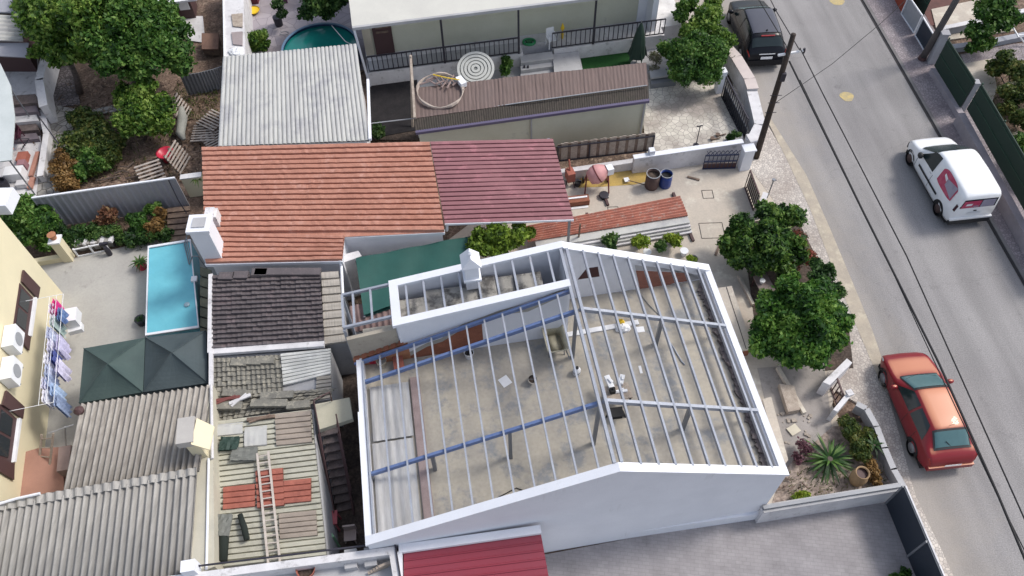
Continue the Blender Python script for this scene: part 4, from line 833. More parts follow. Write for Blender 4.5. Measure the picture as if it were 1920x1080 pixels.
# ---- lower edge: parapet terrace and red roof
t=thing('roof_terrace','neighbouring roof terrace with white parapet at the bottom edge','terrace',(*W(560,1100)[:2],0))
zz=2.9; tp=[W(270,1086,zz),W(742,1024,zz),W(756,1110,zz),W(790,1300,zz),W(250,1380,zz)]
m=MB(); P=[W(272,1100,zz-.5),W(742,1044,zz-.5),W(752,1110,zz-.5),W(780,1300,zz-.5),W(250,1380,zz-.5)]; m.prism(P,0,zz-.5); build(m,'slab',m_greywall,t)
m=MB()
for a,b_ in ((0,1),(1,2),(2,3)):
    p,q=tp[a],tp[b_]; d=(q-p).normalized(); nn=Vector((d.y,-d.x,0))*.2; e=d*.1; m.prism([p,q+e*0,q+nn,p+nn],0,zz-.002*a)
build(m,'parapet',m_whitedirty,t)
m=MB(); m.beam(W(365,1062,zz+.02),W(735,1017,zz+.02),.04,.05); m.beam(W(740,1016,zz+.02),W(752,1090,zz+.02),.04,.05); build(m,'black_trim',m_iron,t)
m=MB(); m.box(W(360,1068,zz),.35,.3,zz-.4,zz+.35,.15); build(m,'corner_block',m_white,t)
for x,y in ((660,1046),(697,1042)):
    m=MB(); m.box(W(x,y+6,zz-.48),.32,.5,zz-.5,zz-.25,.12); solo(m,'concrete_block',m_greywall,'grey concrete block %s on the bottom roof terrace'%('left' if x<680 else 'right of its twin, nearest the red roof'),'block')
bucket(577,1072,zz-.5,.24,.3,m_newclay,'round terracotta pot on the bottom roof terrace',name='plant_pot',cat='pot')
for i in range(5):
    m=MB(); m.beam(W(690+i*5,1075-i*3,zz-.42+.04*i),W(728+i*2,1060-i*2,zz-.40+.04*i),.07,.05); solo(m,'timber_offcut',m_pale_wood,'pale timber offcuts stacked in the corner of the bottom roof terrace','timber','timber offcuts')
t=thing('red_panel_roof','deep red panel roof with white flashing against the south gable','roof',(*W(880,1060)[:2],0))
A,Bq,Cq,D=W(757,1036,2.75),W(1014,1000,2.75),W(1034,1110,2.35),W(757,1140,2.35)
m=MB(); m.sheet(A,D,Cq,Bq,7,.03,'std',th=.05,sub=10); build(m,'roof',m_redroof,t)
m=MB(); m.beam(W(748,1030,2.83),W(1014,993,2.83),.22,.12); m.beam(W(750,1034,2.82),W(752,1130,2.42),.12,.14); build(m,'flashing',m_white,t)
m=MB(); m.prism([A+Vector((.05,-.1,0)),Bq+Vector((-.1,-.1,0)),Cq+Vector((-.1,0,0)),D+Vector((.05,0,0))],0,[2.6,2.6,2.2,2.2]); build(m,'wall',m_white,t)
# boundary wall of the paved yard
t=thing('boundary_wall','white boundary wall with grey metal coping along the paved yard','wall',(*W(1550,960)[:2],0))
a=W(1012,1024,.5); b_=W(1436,962,.5); m=MB(); m.prism([a,b_,b_+HV*.5,a+HV*.5],0,.5); build(m,'plinth',m_white,t)
a=W(1432,960,1.0); b_=W(1690,918,1.0); dn=(b_-a).normalized(); nn=Vector((-dn.y,dn.x,0)); m=MB(); m.prism([a,b_,b_+nn*.16,a+nn*.16],0,.96); build(m,'masonry',m_whitedirty,t)
m=MB(); m.prism([a-nn*.03,b_-nn*.03,b_+nn*.22,a+nn*.22],.96,1.0); build(m,'coping',m_greywall,t)
m=MB(); m.beam(a+nn*.1+Vector((0,0,.06)),b_+nn*.1+Vector((0,0,.06)),.1,.09); build(m,'metal_cap',m_steeldark,t)
t=thing('metal_sheet_fence','dark blue grey sheet fence closing the paved yard towards the pavement','fence',(*W(1740,1040)[:2],0))
f0,f1=W(1694,912,1.45),W(1765,1078,1.45); f1=ext(f0,f1,3)
d=(f1-f0).normalized(); nn=Vector((-d.y,d.x,0)); L=(f1-f0).length; k=0; s=0
while s<L:
    e=min(s+1.62,L); m=MB(); p=f0+d*s; q=f0+d*(e-.04); m.prism([p,q,q+nn*.04,p+nn*.04],.05,1.45); build(m,'panel',m_gate,t); m=MB(); m.beam(p+Vector((0,0,-1.45)),p,.06,.06); build(m,'post',m_steeldark,t); s=e
m=MB(); m.prism([f0+nn*.045,f1+nn*.045,f1+nn*.2,f0+nn*.2],0,.5); m.prism([f0+nn*.045,f1+nn*.045,f1+nn*.09,f0+nn*.09],.5,1.47); build(m,'white_back_wall',m_whitedirty,t)
# ================================================================ VERANDA HOUSE AND YARD (top)
t=thing('veranda_house','long pale yellow house with veranda and iron railings at the top of the picture','house',(*W(900,80)[:2],0))
FZ=.75
q0=W(690,138,FZ); q1=W(1246,66,FZ); vd=(q1-q0).normalized(); vn=Vector((-vd.y,vd.x,0))
def VH(s,d,z): return q0+vd*s+vn*d+Vector((0,0,z-FZ))
def WVH(px,py,d): return WPl(px,py,VH(0,d,0),vn)
def sV(px,py,d): return (WVH(px,py,d)-q0).dot(vd)
Lv=(q1-q0).length
m=MB(); m.prism([VH(0,0,0),VH(Lv*.515,0,0),VH(Lv*.515,9,0),VH(0,9,0)],0,FZ); m.prism([VH(Lv*.515,.6,0),VH(Lv+1.2,.6,0),VH(Lv+1.2,9,0),VH(Lv*.515,9,0)],0,FZ-.003); m.prism([VH(Lv*.62,0,0),VH(Lv,0,0),VH(Lv,.6,0),VH(Lv*.62,.6,0)],0,FZ-.006); build(m,'plinth',m_whitedirty,t)
m=MB(); m.prism([VH(.02,.02,0),VH(Lv*.51,.02,0),VH(Lv*.51,.8,0),VH(.02,.8,0)],FZ+.001,FZ+.02); build(m,'veranda_floor',m_greywall,t)
m=MB(); m.prism([VH(.1,1.25,0),VH(Lv-.3,1.25,0),VH(Lv-.3,9,0),VH(.1,9,0)],FZ,3.05); build(m,'wall',m_creamwall,t)
m=MB(); m.prism([VH(Lv-1.0,1.19,0),VH(Lv-.1,1.19,0),VH(Lv-.1,1.249,0),VH(Lv-1.0,1.249,0)],FZ,3.3); m.prism([VH(Lv-.6,.4,0),VH(Lv-.35,.4,0),VH(Lv-.35,1.19,0),VH(Lv-.6,1.19,0)],FZ,3.2); build(m,'white_end_wall',m_white,t)
d0=sV(706,102,1.2); d1=sV(741,98,1.2)
m=MB(); m.prism([VH(d0,1.17,0),VH(d1,1.17,0),VH(d1,1.249,0),VH(d0,1.249,0)],FZ+.03,2.75); dr=build(m,'door',m_brown,t)
m=MB(); 
for z in (1.9,2.15,2.4): m.prism([VH(d0+.15,1.14,0),VH(d1-.15,1.14,0),VH(d1-.15,1.169,0),VH(d0+.15,1.169,0)],z,z+.1)
build(m,'panel',m_wood,dr)
m=MB(); m.prism([VH(d0-.45,1.2,0),VH(d0-.08,1.2,0),VH(d0-.08,1.249,0),VH(d0-.45,1.249,0)],FZ+.02,2.8); build(m,'pale_panel',M('beige_panel',(.52,.47,.37),fine=.04),t)
# roof
rA=VH(-.25,-.02,3.3); 
m=MB(); ue=Lv+.5; m.slab([VH(-.25,-.05,3.3),VH(ue,-.05,3.3),VH(ue,9.5,4.6),VH(-.25,9.5,4.6)],.12); build(m,'roof',M('cream_flat_roof',(.56,.55,.50),(.50,.49,.45),scale=.6,fine=.04),t)
m=MB(); m.beam(VH(-.25,-.12,3.24),VH(ue,-.12,3.24),.12,.13); build(m,'gutter',m_greywall,t)
m=MB(); m.beam(VH(-.2,-.03,3.2),VH(-.02,-.03,0.0),.09,.09); build(m,'corner_pipe',m_white,t)
for px,py in ((834,112),(973,97),(1112,82)):
    s=sV(px,py,.02); m=MB(); m.beam(VH(s,.05,FZ),VH(s,.05,3.2),.09,.09); build(m,'column',m_iron,t)
def railing(parent,s0,s1,z,h=.85,sp=.21,dd=.04,mat=m_iron,pf=VH,bar=.035,name='railing'):
    m=MB(); m.beam(pf(s0,dd,z+h),pf(s1,dd,z+h),.05,.05); m.beam(pf(s0,dd,z+.08),pf(s1,dd,z+.08),.04,.04)
    n=int((s1-s0)/sp)
    for k in range(n+1): s=s0+(s1-s0)*k/n; m.beam(pf(s,dd,z+.08),pf(s,dd,z+h),bar,bar)
    return build(m,name,mat,parent)
railing(t,.08,sV(972,98,.04),FZ); railing(t,sV(1035,90,.04),Lv-.05,FZ)
# steps in front
t2=thing('garden_steps','grey concrete steps leading from the veranda down to the yard','steps',(*W(1030,120)[:2],0))
for k,(y0,y1,z) in enumerate(((96,110,.6),(110,124,.42),(124,140,.24))):
    m=MB(); m.prism([W(975,y0+8,z),W(1035,y0,z),W(1038,y1,z),W(977,y1+8,z)],0,z); build(m,'step',m_greywall,t2)
m=MB(); m.prism([W(1036,98,.62),W(1085,92,.62),W(1094,136,.5),W(1040,142,.5)],0,.5); build(m,'landing',m_greywall,t2)
m=MB(); m.prism([W(1092,84,.5),W(1186,71,.5),W(1186,78,.5),W(1092,91,.5)],0,.5); solo(m,'planter_wall',m_greywall,'long grey planter wall beside the artificial turf','wall')
t=thing('garden_hose','coiled green hose on the veranda edge','hose',W(990,80,FZ)); m=MB()
for k in range(3): m.tube([W(992,80,FZ+.05)+Vector((.28*math.cos(a),.2*math.sin(a),.04*k)) for a in [i*math.pi/8 for i in range(17)]],.035,6)
build(m,'coil',M_plain('green_hose_mat',(.02,.22,.08),.5),t); m=MB(); m.lathe(W(992,80,FZ),[(.15,0),(.15,.12)],12); build(m,'reel',M_plain('green_reel',(.02,.12,.05),.5),t)
def chair(px,py,z,rot,mat,name,label,sc_=1.0,legs=True,group=None,h=.42):
    c=W(px,py,z); t=thing(name,label,'chair',c,group); Rz=Matrix.Rotation(rot,3,'Z'); s=.22*sc_
    m=MB(); m.box(c,.44*sc_,.44*sc_,z+h-.03,z+h,rot); build(m,'seat',mat,t)
    m=MB(); q=[c+Rz@Vector((x*s,s,zz)) for x,zz in ((-1,h),(1,h),(.9,h+.42),(-.9,h+.42))]; d=Rz@Vector((0,.04,0)); m.add(q+[p+d for p in q],[(0,1,2,3),(7,6,5,4),(0,4,5,1),(1,5,6,2),(2,6,7,3),(3,7,4,0)]); build(m,'backrest',mat,t)
    for sx in (-1,1):
        m=MB(); m.beam(c+Rz@Vector((sx*s,s,h+.18)),c+Rz@Vector((sx*s,-s,h+.18)),.04,.03); m.beam(c+Rz@Vector((sx*s,-s,h+.18)),c+Rz@Vector((sx*s,-s,h)),.04,.03); build(m,'armrest',mat,t)
        for sy in (-1,1): m=MB(); m.beam(c+Rz@Vector((sx*s*.9,sy*s*.9,h)),c+Rz@Vector((sx*s,sy*s,0)),.035,.035); build(m,'leg',mat,t)
    return t
chair(1034,86,FZ,R(20),m_whitep,'plastic_chair','white plastic armchair left of the yellow figure on the veranda',.9)
m=MB(); c=W(1054,72,FZ); m.lathe(c,[(.05,0),(.07,.25),(.02,.4),(.1,.55),(.02,.8)],8); solo(m,'garden_ornament',m_yellow,'small yellow garden ornament standing by the second railing','ornament')
for x in (983,990):
    m=MB(); c=W(x,133,.24); m.lathe(c,[(.05,0),(.05,.24),(.02,.32)],10); solo(m,'dark_bottle',m_iron,'dark bottle on the lower garden step, %s of the pair'%('left' if x<985 else 'right'),'bottle')
# closed umbrella
c=W(1192,122,0); t=thing('garden_umbrella','closed dark green umbrella standing at the end of the artificial turf','umbrella',c)
m=MB(); m.lathe(c+Vector((0,0,.55)),[(.38,0),(.34,.25),(.3,.7),(.2,1.2),(.08,1.6),(.02,1.75)],9); build(m,'canopy',m_green,t)
for k in range(5):
    a=k*2*math.pi/5; m=MB(); p=c+Vector((math.cos(a)*.3,math.sin(a)*.3,.6)); q=c+Vector((math.cos(a)*.5,math.sin(a)*.45,.42)); m.add([p,q,c+Vector((math.cos(a+.7)*.33,math.sin(a+.7)*.33,.6)),c+Vector((0,0,2.2))],[(0,1,2),(0,2,3),(1,0,3),(2,1,3)]); build(m,'fold',m_green,t)
m=MB(); m.tube([c,c+Vector((0,0,2.4))],.025,8); build(m,'pole',m_steeldark,t); m=MB(); m.lathe(c,[(.25,0),(.25,.1),(.05,.14)],12); build(m,'base',m_greywall,t)
# round slatted table tilted
c=W(892,128,1.15); t=thing('round_table','white round table top with concentric ring slats tilted behind the reed roof','table',(c.x,c.y,0))
Mt=Matrix.Rotation(R(22),3,'X'); rm_=mpp(892,128,1.15)*35
for k in range(5):
    r1=rm_*(1-.19*k); r0=r1-.19*rm_*.72; m=MB(); n0=0
    pr=[(r0,0),(r1,0),(r1,-.03),(r0,-.03),(r0,0)]; m.lathe(c,pr,40,M=Mt,cap=False); build(m,'ring_slat',M_plain('light_grey_resin',(.48,.49,.47),.5) if k==0 else bpy.data.materials['light_grey_resin'],t)
m=MB(); m.lathe(c-Mt@Vector((0,0,.045)),[(rm_*.97,0),(rm_*.97,-.02)],36,M=Mt); build(m,'backing',M_plain('mid_grey_resin',(.20,.21,.20),.6),t)
for a in range(3):
    m=MB(); q=Mt@Vector((math.cos(a*2.1)*.3,math.sin(a*2.1)*.3,-.06)); m.beam(c+q,(c.x+q.x*1.3,c.y+q.y*1.3,0.03),.05,.05); build(m,'leg',m_whitep,t)
# reed roofed outbuilding
t=thing('reed_roof_outbuilding','low outbuilding with brown reed roof and pale yellow wall','outbuilding',(*W(1000,210)[:2],0))
R0,R1,R2,R3,R4,R5=W(775,165,2.35),W(1212,117,2.35),W(1216,160,2.3),W(776,222,2.3),W(1217,186,2.05),W(779,246,2.05)
for k in range(3):
    a,b_=(0,.36,.66,1)[k],(0,.36,.66,1)[k+1]; h=.02*(k%2); m=MB(); m.sheet(R0.lerp(R1,a)+Vector((0,0,h)),R0.lerp(R1,b_)+Vector((0,0,h)),R3.lerp(R2,b_)+Vector((0,0,h)),R3.lerp(R2,a)+Vector((0,0,h)),int(60*(b_-a))+1,.006,'sin',th=.02,jit=.007,seed=k); build(m,'reed_panel',m_bamboo,t)
m=MB(); m.sheet(R3-Vector((0,0,.02)),R2-Vector((0,0,.02)),R4,R5,100,.006,'sin',th=.02); build(m,'lower_reed_panel',m_bamboodk,t)
m=MB(); m.beam(R5+Vector((0,-.03,-.05)),R4+Vector((0,-.03,-.05)),.14,.12); build(m,'gutter',m_purple,t)
m=MB(); m.prism([R5+Vector((.1,.1,0)),R4+Vector((-.05,.1,0)),R1+Vector((-.08,-.08,0)),R0+Vector((.08,-.08,0))],0,[1.93,1.93,2.2,2.2]); build(m,'wall',m_creamwall,t)
for s in (.49,.985):
    p=R5.lerp(R4,s)+Vector((0,.04,0)); m=MB(); m.beam((p.x,p.y,0),(p.x,p.y,1.9),.06,.06); build(m,'downpipe',m_greywall,t)
m=MB(); m.beam(W(770,105,2.8),W(778,222,2.35),.09,.12); m.beam(W(770,105,2.9),W(774,240,.0),.09,.09); build(m,'side_board',m_pale_wood,t)
m=MB(); m.tube([W(690,232,2.0),W(776,222,2.0),W(980,192,2.37),W(1213,160,2.37)],.022,6); build(m,'rail_pipe',m_greyp,t)
t=thing('deflated_paddling_pool','deflated ring of a paddling pool lying on the reed roof','paddling pool',W(828,180,2.38))
m=MB(); pts=[]; 
for k in range(25):
    a=2*math.pi*k/24; pts.append(W(825+43*math.cos(a),170+32*math.sin(a),2.42+.04*math.sin(3*a)))
m.tube(pts,[.05+.03*math.sin(5*k) for k in range(25)],6); build(m,'ring',M('dirty_cream',(.42,.36,.31),(.28,.23,.2),scale=4,fine=.2),t)
m=MB(); 
for k in range(7): m.tube([W(788+k*10,158-8*math.sin(k),2.44+.05*(k%2)),W(806+k*9,146+6*math.cos(k*2),2.5),W(820+k*8,160-k,2.43)],.04,5)
build(m,'folded_sheet',M('faded_mauve_sheet',(.32,.24,.22),(.2,.15,.14),scale=4,fine=.2),t)
m=MB(); m.tube([W(812,140,2.6),W(838,146,2.62),W(862,150,2.6)],.025,6); build(m,'strap',m_yellow,t)
m=MB(); m.box(W(865,155,2.45),.25,.5,2.4,2.6,.5); solo(m,'plastic_jug',m_whitep,'white plastic jug at the rim of the round slatted table','jug')
m=MB(); m.prism([W(782,140,.0),W(692,152,.0),W(692,262,.0),W(784,245,.0)],0,.06); solo(m,'dark_plot',M('unlit_black',(.022,.02,.022),(.012,.011,.013),scale=3,fine=.4),'dark unlit plot between the ribbed roof and the outbuilding','plot')  # near-black colour paints in the darkness of an unlit interior
# bench (dark) at right of reed roof
m=MB(); c=W(1228,138,.0); t=thing('stone_bench','grey bench between the reed roof and the green bushes','bench',c)
m.prism([W(1218,132,.45),W(1262,126,.45),W(1264,140,.45),W(1220,146,.45)],.36,.45); build(m,'seat',m_greywall,t); m=MB(); m.prism([W(1220,148,.3),W(1268,142,.3),W(1268,152,.3),W(1221,158,.3)],.0,.3); build(m,'blue_grey_base',m_steeldark,t)
# ---- walls and fences of the stone yard
wl1=wall('boundary_wall','low white wall carrying the reed picket fence behind the concrete mixer',[(1052,324),(1215,300)],.55,0,.18,m_whitedirty,side=1)
wl2=wall('boundary_wall','white front wall of the stone paved yard',[(1190,297),(1394,267)],.95,0,.18,m_whitedirty,m_white)
m=MB(); m.box(W(1216,318,0),.22,.24,0,1.15,R(8)); solo(m,'wall_pier',m_white,'white pier between the picket fence and the stone yard wall','pier')
t=thing('picket_fence','reed backed iron picket fence on the low white wall','fence',W(1135,300,.55))
pa,pb=W(1045,303,.56),W(1222,282,.56); dd_=(pb-pa).normalized()
m=MB()
nP=30
for k in range(nP):
    p=pa.lerp(pb,(k+.5)/nP); m=MB(); m.beam(p,p+Vector((0,0,.95+.03*(k%3))),.15,.03,up=(0,1,0)); build(m,'picket',m_pale_wood if k%3 else m_wood,t)
m=MB(); off=Vector((0,-.06,0)); m.beam(pa+off+Vector((0,0,.85)),pb+off+Vector((0,0,.85)),.04,.05); m.beam(pa+off+Vector((0,0,.08)),pb+off+Vector((0,0,.08)),.04,.05)
for s in (0,.33,1): m.beam(pa.lerp(pb,s)+off,pa.lerp(pb,s)+off+Vector((0,0,.9)),.05,.05)
build(m,'iron_frame',m_iron,t)
# blue gate
t=thing('iron_gate','low blue iron gate with scrollwork leaning against the white yard wall','gate',W(1346,318,0))
ga,gb=W(1317,318,0),W(1378,316,0)
m=MB(); 
for z in (.05,.45,.8): m.beam(ga+Vector((0,0,z)),gb+Vector((0,0,z)),.05,.05)
for k in range(9): p=ga.lerp(gb,k/8); m.beam(p,p+Vector((0,.02,.8)),.025,.025)
for k in range(8):
    p=ga.lerp(gb,k/8); q=ga.lerp(gb,(k+1)/8); m.beam(p+Vector((0,0,.8)),q+Vector((0,0,1.05)),.02,.02); m.beam(q+Vector((0,0,.8)),p+Vector((0,0,1.05)),.02,.02)
build(m,'grille',M_plain('navy_paint',(.02,.03,.075),.5),t); m=MB(); m.prism([ga,gb,gb+Vector((0,.04,0)),ga+Vector((0,.04,0))],.03,.3); build(m,'kick_plate',m_brown,t)
m=MB(); m.box(W(1393,315,0),.42,.34,0,1.1,R(8)); m.box(W(1393,315,0),.5,.42,1.1,1.16,R(8)); solo(m,'gate_pillar',m_white,'white gate pillar right of the blue gate at the foot of the pole','pillar')
m=MB(); m.box(W(1402,288,0),.36,.5,0,.9,R(12)); solo(m,'meter_box',m_whitedirty,'pale meter box with dark hatch between pillar and pole','box')
# yard gate by the car
t=thing('yard_gate','black and white barred gate on the street side of the stone yard','gate',W(1370,225,0))
ga,gb=W(1352,182,0),W(1392,262,0)
def bars(parent,ga,gb,h,n,mat,name='bar',zs=(.05,),w_=.03,zb=0):
    m=MB(); up=Vector((0,0,1))
    for z in (zb+.05,zb+h): m.beam(ga+up*z,gb+up*z,.05,.05)
    for k in range(n+1): p=ga.lerp(gb,k/n); m.beam(p+up*(zb+.05),p+up*(zb+h),w_,w_)
    return build(m,name,mat,parent)
bars(t,ga,gb,1.15,14,m_iron,'grille'); m=MB(); m.prism([ga+Vector((.05,0,0)),gb+Vector((.05,0,0)),gb+Vector((.08,0,0)),ga+Vector((.08,0,0))],.04,.6); build(m,'backing_sheet',m_gate,t)
m=MB(); m.box(W(1346,172,0),.3,.35,0,1.2,R(8)); solo(m,'gate_pillar',m_white,'white gate pillar half hidden under the round green bush','pillar')
wall('boundary_wall','pale pink coped wall between the yard gate and the dark car',[(1350,84),(1372,108),(1396,148),(1402,166)],.9,0,.45,m_whitedirty,M('pinkish_coping',(.56,.49,.46),(.48,.42,.40),fine=.05),side=1)
wall('boundary_wall','white wall end next to the planter at the corner of the stone yard',[(1402,172),(1416,232),(1400,262)],.8,0,.4,m_whitedirty,side=1)
m=MB(); m.prism([W(1356,262,.3),W(1392,250,.3),W(1396,268,.3),W(1360,278,.3)],0,.3); solo(m,'planter',m_greywall,'corner planter with small green plant in the stone yard','planter')
m=MB(); c=W(1305,272,.05); m.tube([c,c+Vector((.02,.1,1.0))],.02,6); m.beam(c+Vector((-.12,.1,.95)),c+Vector((.12,.1,1.0)),.04,.04); m.lathe(c,[(.12,0),(.12,.03)],10); solo(m,'broom',m_iron,'dark broom standing on the stone paving','broom')
for i,(x,y) in enumerate(((1335,262),(1345,255))):
    m=MB(); m.tube([W(x,y,.08),W(x+16,y-4,.12)],.03,6); m.lathe(W(x,y,.05),[(.06,0),(.1,.12)],8); solo(m,'garden_pot',m_wood,'small brown pot on the stone paving, %s'%('nearer the broom' if i==0 else 'nearer the corner planter'),'pot')
# open gate of the driveway
t=thing('driveway_gate','open iron gate leaf beside the front bushes','gate',W(1405,370,0)); ga,gb=W(1396,352,0),W(1412,396,0)
bars(t,ga,gb,1.0,8,m_brown,'grille'); m=MB(); m.prism([ga+Vector((.06,0,0)),gb+Vector((.06,0,0)),gb+Vector((.08,0,0)),ga+Vector((.08,0,0))],.1,.9); build(m,'cream_panel',M('cream_panel',(.52,.49,.40),fine=.04),t)
m=MB(); m.box(W(1422,400,0),.2,.6,0,.9,R(-25)); solo(m,'gate_pillar',m_whitedirty,'grey white pillar beside the open driveway gate','pillar')
t=thing('street_tap','thin pipe standpipe with tap by the open driveway gate','pipe',W(1438,372,0)); m=MB(); c=W(1438,372,0); m.tube([c,c+Vector((0,0,1.0)),c+Vector((.12,0,1.05))],.025,6); m.lathe(c+Vector((0,0,1.05)),[(.07,0),(.07,.05)],10); build(m,'pipe',m_steeldark,t)
# ---- builder's yard
c=W(1168,335,.024); m=MB(); 
for k in range(24):
    a=2*math.pi*k/24; 
pts=[(1062,320),(1110,312),(1180,308),(1215,300),(1226,318),(1222,338),(1190,346),(1130,350),(1085,352)]
cc=sum((W(x,y,0) for x,y in pts),Vector())/len(pts)
P=[W(x,y,.028) for x,y in pts]; n=len(P); mid=[p.lerp(cc,.45)+Vector((0,0,.07)) for p in P]; m.v=P+mid+[cc+Vector((0,0,.11))]
for k in range(n): m.f+= [(k,(k+1)%n,(k+1)%n+n,k+n),(k+n,(k+1)%n+n,2*n)]; m.m+=[0,0]
m.f.append(tuple(range(n))[::-1]); m.m.append(0)
solo(m,'sand_pile',m_sand,'flat spread of yellow sand behind the concrete mixer','sand')
c=W(1118,355,0); t=thing('concrete_mixer','pink concrete mixer on a red wheeled frame standing on yellow sand','concrete mixer',c)
Mx=Matrix.Rotation(R(12),3,'Z')@Matrix.Rotation(R(62),3,'Y')
m=MB(); m.lathe(c+Vector((0,.05,.85)),[(.05,-.42),(.26,-.38),(.37,-.16),(.38,.04),(.32,.2),(.2,.36),(.19,.40)],22,M=Mx,cap=False); build(m,'drum',m_pink,t,True)
m=MB(); m.lathe(c+Vector((0,.05,.85)),[(.385,-.03),(.40,-.01),(.385,.02)],22,M=Mx,cap=False); build(m,'ring_gear',M_plain('dark_red_paint',(.18,.04,.04),.5),t,True)
m=MB(); m.box(c+Vector((.46,.1,0)),.26,.3,.85,1.15,.3); build(m,'motor_housing',m_whitep,t)
for sx in (-1,1):
    m=MB(); m.tube([c+Vector((sx*.42,.05,.85)),c+Vector((sx*.48,-.25,0))],.03,6); m.tube([c+Vector((sx*.42,.05,.85)),c+Vector((sx*.46,.38,.05))],.03,6); build(m,'leg_frame',bpy.data.materials['dark_red_paint'],t)
m=MB(); m.tube([c+Vector((-.46,.05,.5)),c+Vector((.46,.05,.5))],.025,6); build(m,'crossbar',bpy.data.materials['dark_red_paint'],t)
for sx in (-1,1):
    m=MB(); m.lathe(c+Vector((sx*.5,.4,.14)),[(.13,-.03),(.14,0),(.13,.03)],14,M=Matrix.Rotation(R(90),3,'Y')); build(m,'wheel',m_black,t)
t=thing('mixer_stand','small orange red machine under the edge of the maroon canopy','machine',W(1068,345,0)); c=W(1068,345,0)
m=MB(); m.box(c,.3,.4,.3,.75,.3); m.tube([c+Vector((0,0,.7)),c+Vector((-.05,.3,1.1))],.04,6); build(m,'body',m_newclay,t)
for s in (-1,1): m=MB(); m.beam(c+Vector((s*.12,-.1,.3)),c+Vector((s*.2,-.25,0)),.04,.04); build(m,'leg',m_brown,t)
bucket(1083,348,0,.14,.25,m_iron,'dark bucket between the orange machine and the pink mixer',m_black)
m=MB(); m.box(W(1084,378,.1),.85,.35,.03,.28,.12); 
t=solo(m,'brick_pallet',m_brickorange,'low stack of red bricks with white boards next to the canopy','bricks')
flat(1080,371,.29,.9,.08,.12,m_whitep,'white_board','white board on the red bricks by the canopy','board'); flat(1082,390,.03,.9,.1,.12,m_whitep,'white_board','white board on the ground below the red bricks','board')
m=MB(); c=W(1132,370,.0); m.box(c,.3,.3,.03,.06,.4); m.lathe(c,[(.14,.03),(.2,.16),(.18,.17)],12); solo(m,'metal_bowl',m_iron,'dark shallow bowl in front of the concrete mixer','bowl')
def barrel(px,py,r,h,mat,label,inner):
    c=W(px,py,0); t=thing('barrel',label,'barrel',c,'barrels by the yard wall'); m=MB()
    m.lathe(c,[(r*.92,0),(r,.04),(r*1.02,h*.33),(r,h*.36),(r*1.02,h*.66),(r,h*.7),(r,h),(r*.93,h),(r*.92,h-.12)],24,cap=False); build(m,'body',mat,t,True)
    m=MB(); m.lathe(c+Vector((0,0,h)),[(r*.97,0),(r*1.05,.0),(r*1.05,.03),(r*.95,.03)],24,cap=False); build(m,'rim',m_greyp,t)
    m=MB(); m.lathe(c,[(.001,h-.14),(r*.93,h-.14)],24,cap=False); build(m,'contents',inner,t)
barrel(1221,350,.27,.75,M('rusty_brown_drum',(.13,.085,.075),(.09,.06,.055),scale=3,fine=.1),'rusty brown barrel full of dark water, left of the blue one',m_darksoil)
barrel(1246,348,.24,.68,m_blue,'blue plastic barrel right of the rusty brown one',m_black)
t=thing('shovel','shovel with pale handle lying on the sand near the barrels','shovel',W(1180,340,.14)); m=MB(); m.tube([W(1178,338,.16),W(1222,350,.16)],.02,6); build(m,'shaft',m_wood,t); m=MB(); m.box(W(1175,337,.14),.2,.22,.13,.16,.2); build(m,'blade',m_whitep,t)
# roof panel stack
t=thing('roof_panel_stack','long stack of red clay look roof panels on timber bearers in front of the house','roof panels',(*W(1150,410)[:2],0))
A,Bq,Cq,D=W(1005,430,.55),W(1275,367,.55),W(1290,403,.55),W(1005,458,.55)
A=W(985,424,.55); D=W(990,452,.55)
m=MB(); m.sheet(A,D,Cq,Bq,7,.035,'sin',th=.03); build(m,'top_panel',m_orangew,t)
for k in range(4):
    z=.46-.1*k; off=Vector((.03*k,-.30-.08*k,0)); A1,B1,C1,D1=[Vector((p.x,p.y,z)) for p in (A,Bq,Cq,D)]
    m=MB(); m.slab([A1+Vector((.3+.1*k,0,0)),B1+Vector((.05*k,0,0)),C1+off+Vector((.05,0,0)),D1+off+Vector((.3,0,0))],.07); build(m,'lower_panel',[m_ribwhite,m_whitedirty][k%2],t)
for (x0,y0),(x1,y1) in (((1262,362),(1300,452)),((1133,366),(1140,385)),((1100,400),(1108,455))):
    m=MB(); m.beam(W(x0,y0,.07),W(x1,y1,.07),.1,.1); build(m,'bearer',m_brown,t)
m=MB(); m.beam(W(1088,420,1.4),W(1084,455,0),.06,.06); solo(m,'prop',m_wood,'slim timber prop standing at the corner of the maroon canopy','timber')
for i,(x,y,lb) in enumerate(((1180,395,'small grey plank offcut on the driveway, nearest the panel stack'),(1345,470,'short plank offcut on the driveway by the front bush'),(1300,335,'short dark batten on the driveway below the stone yard wall'))):
    m=MB(); m.box(W(x,y,.03),.5,.09,.03,.07,[.3,1.1,-.4][i]); solo(m,'plank_offcut',[m_pale_wood,m_wood,m_wood][i],lb,'timber')
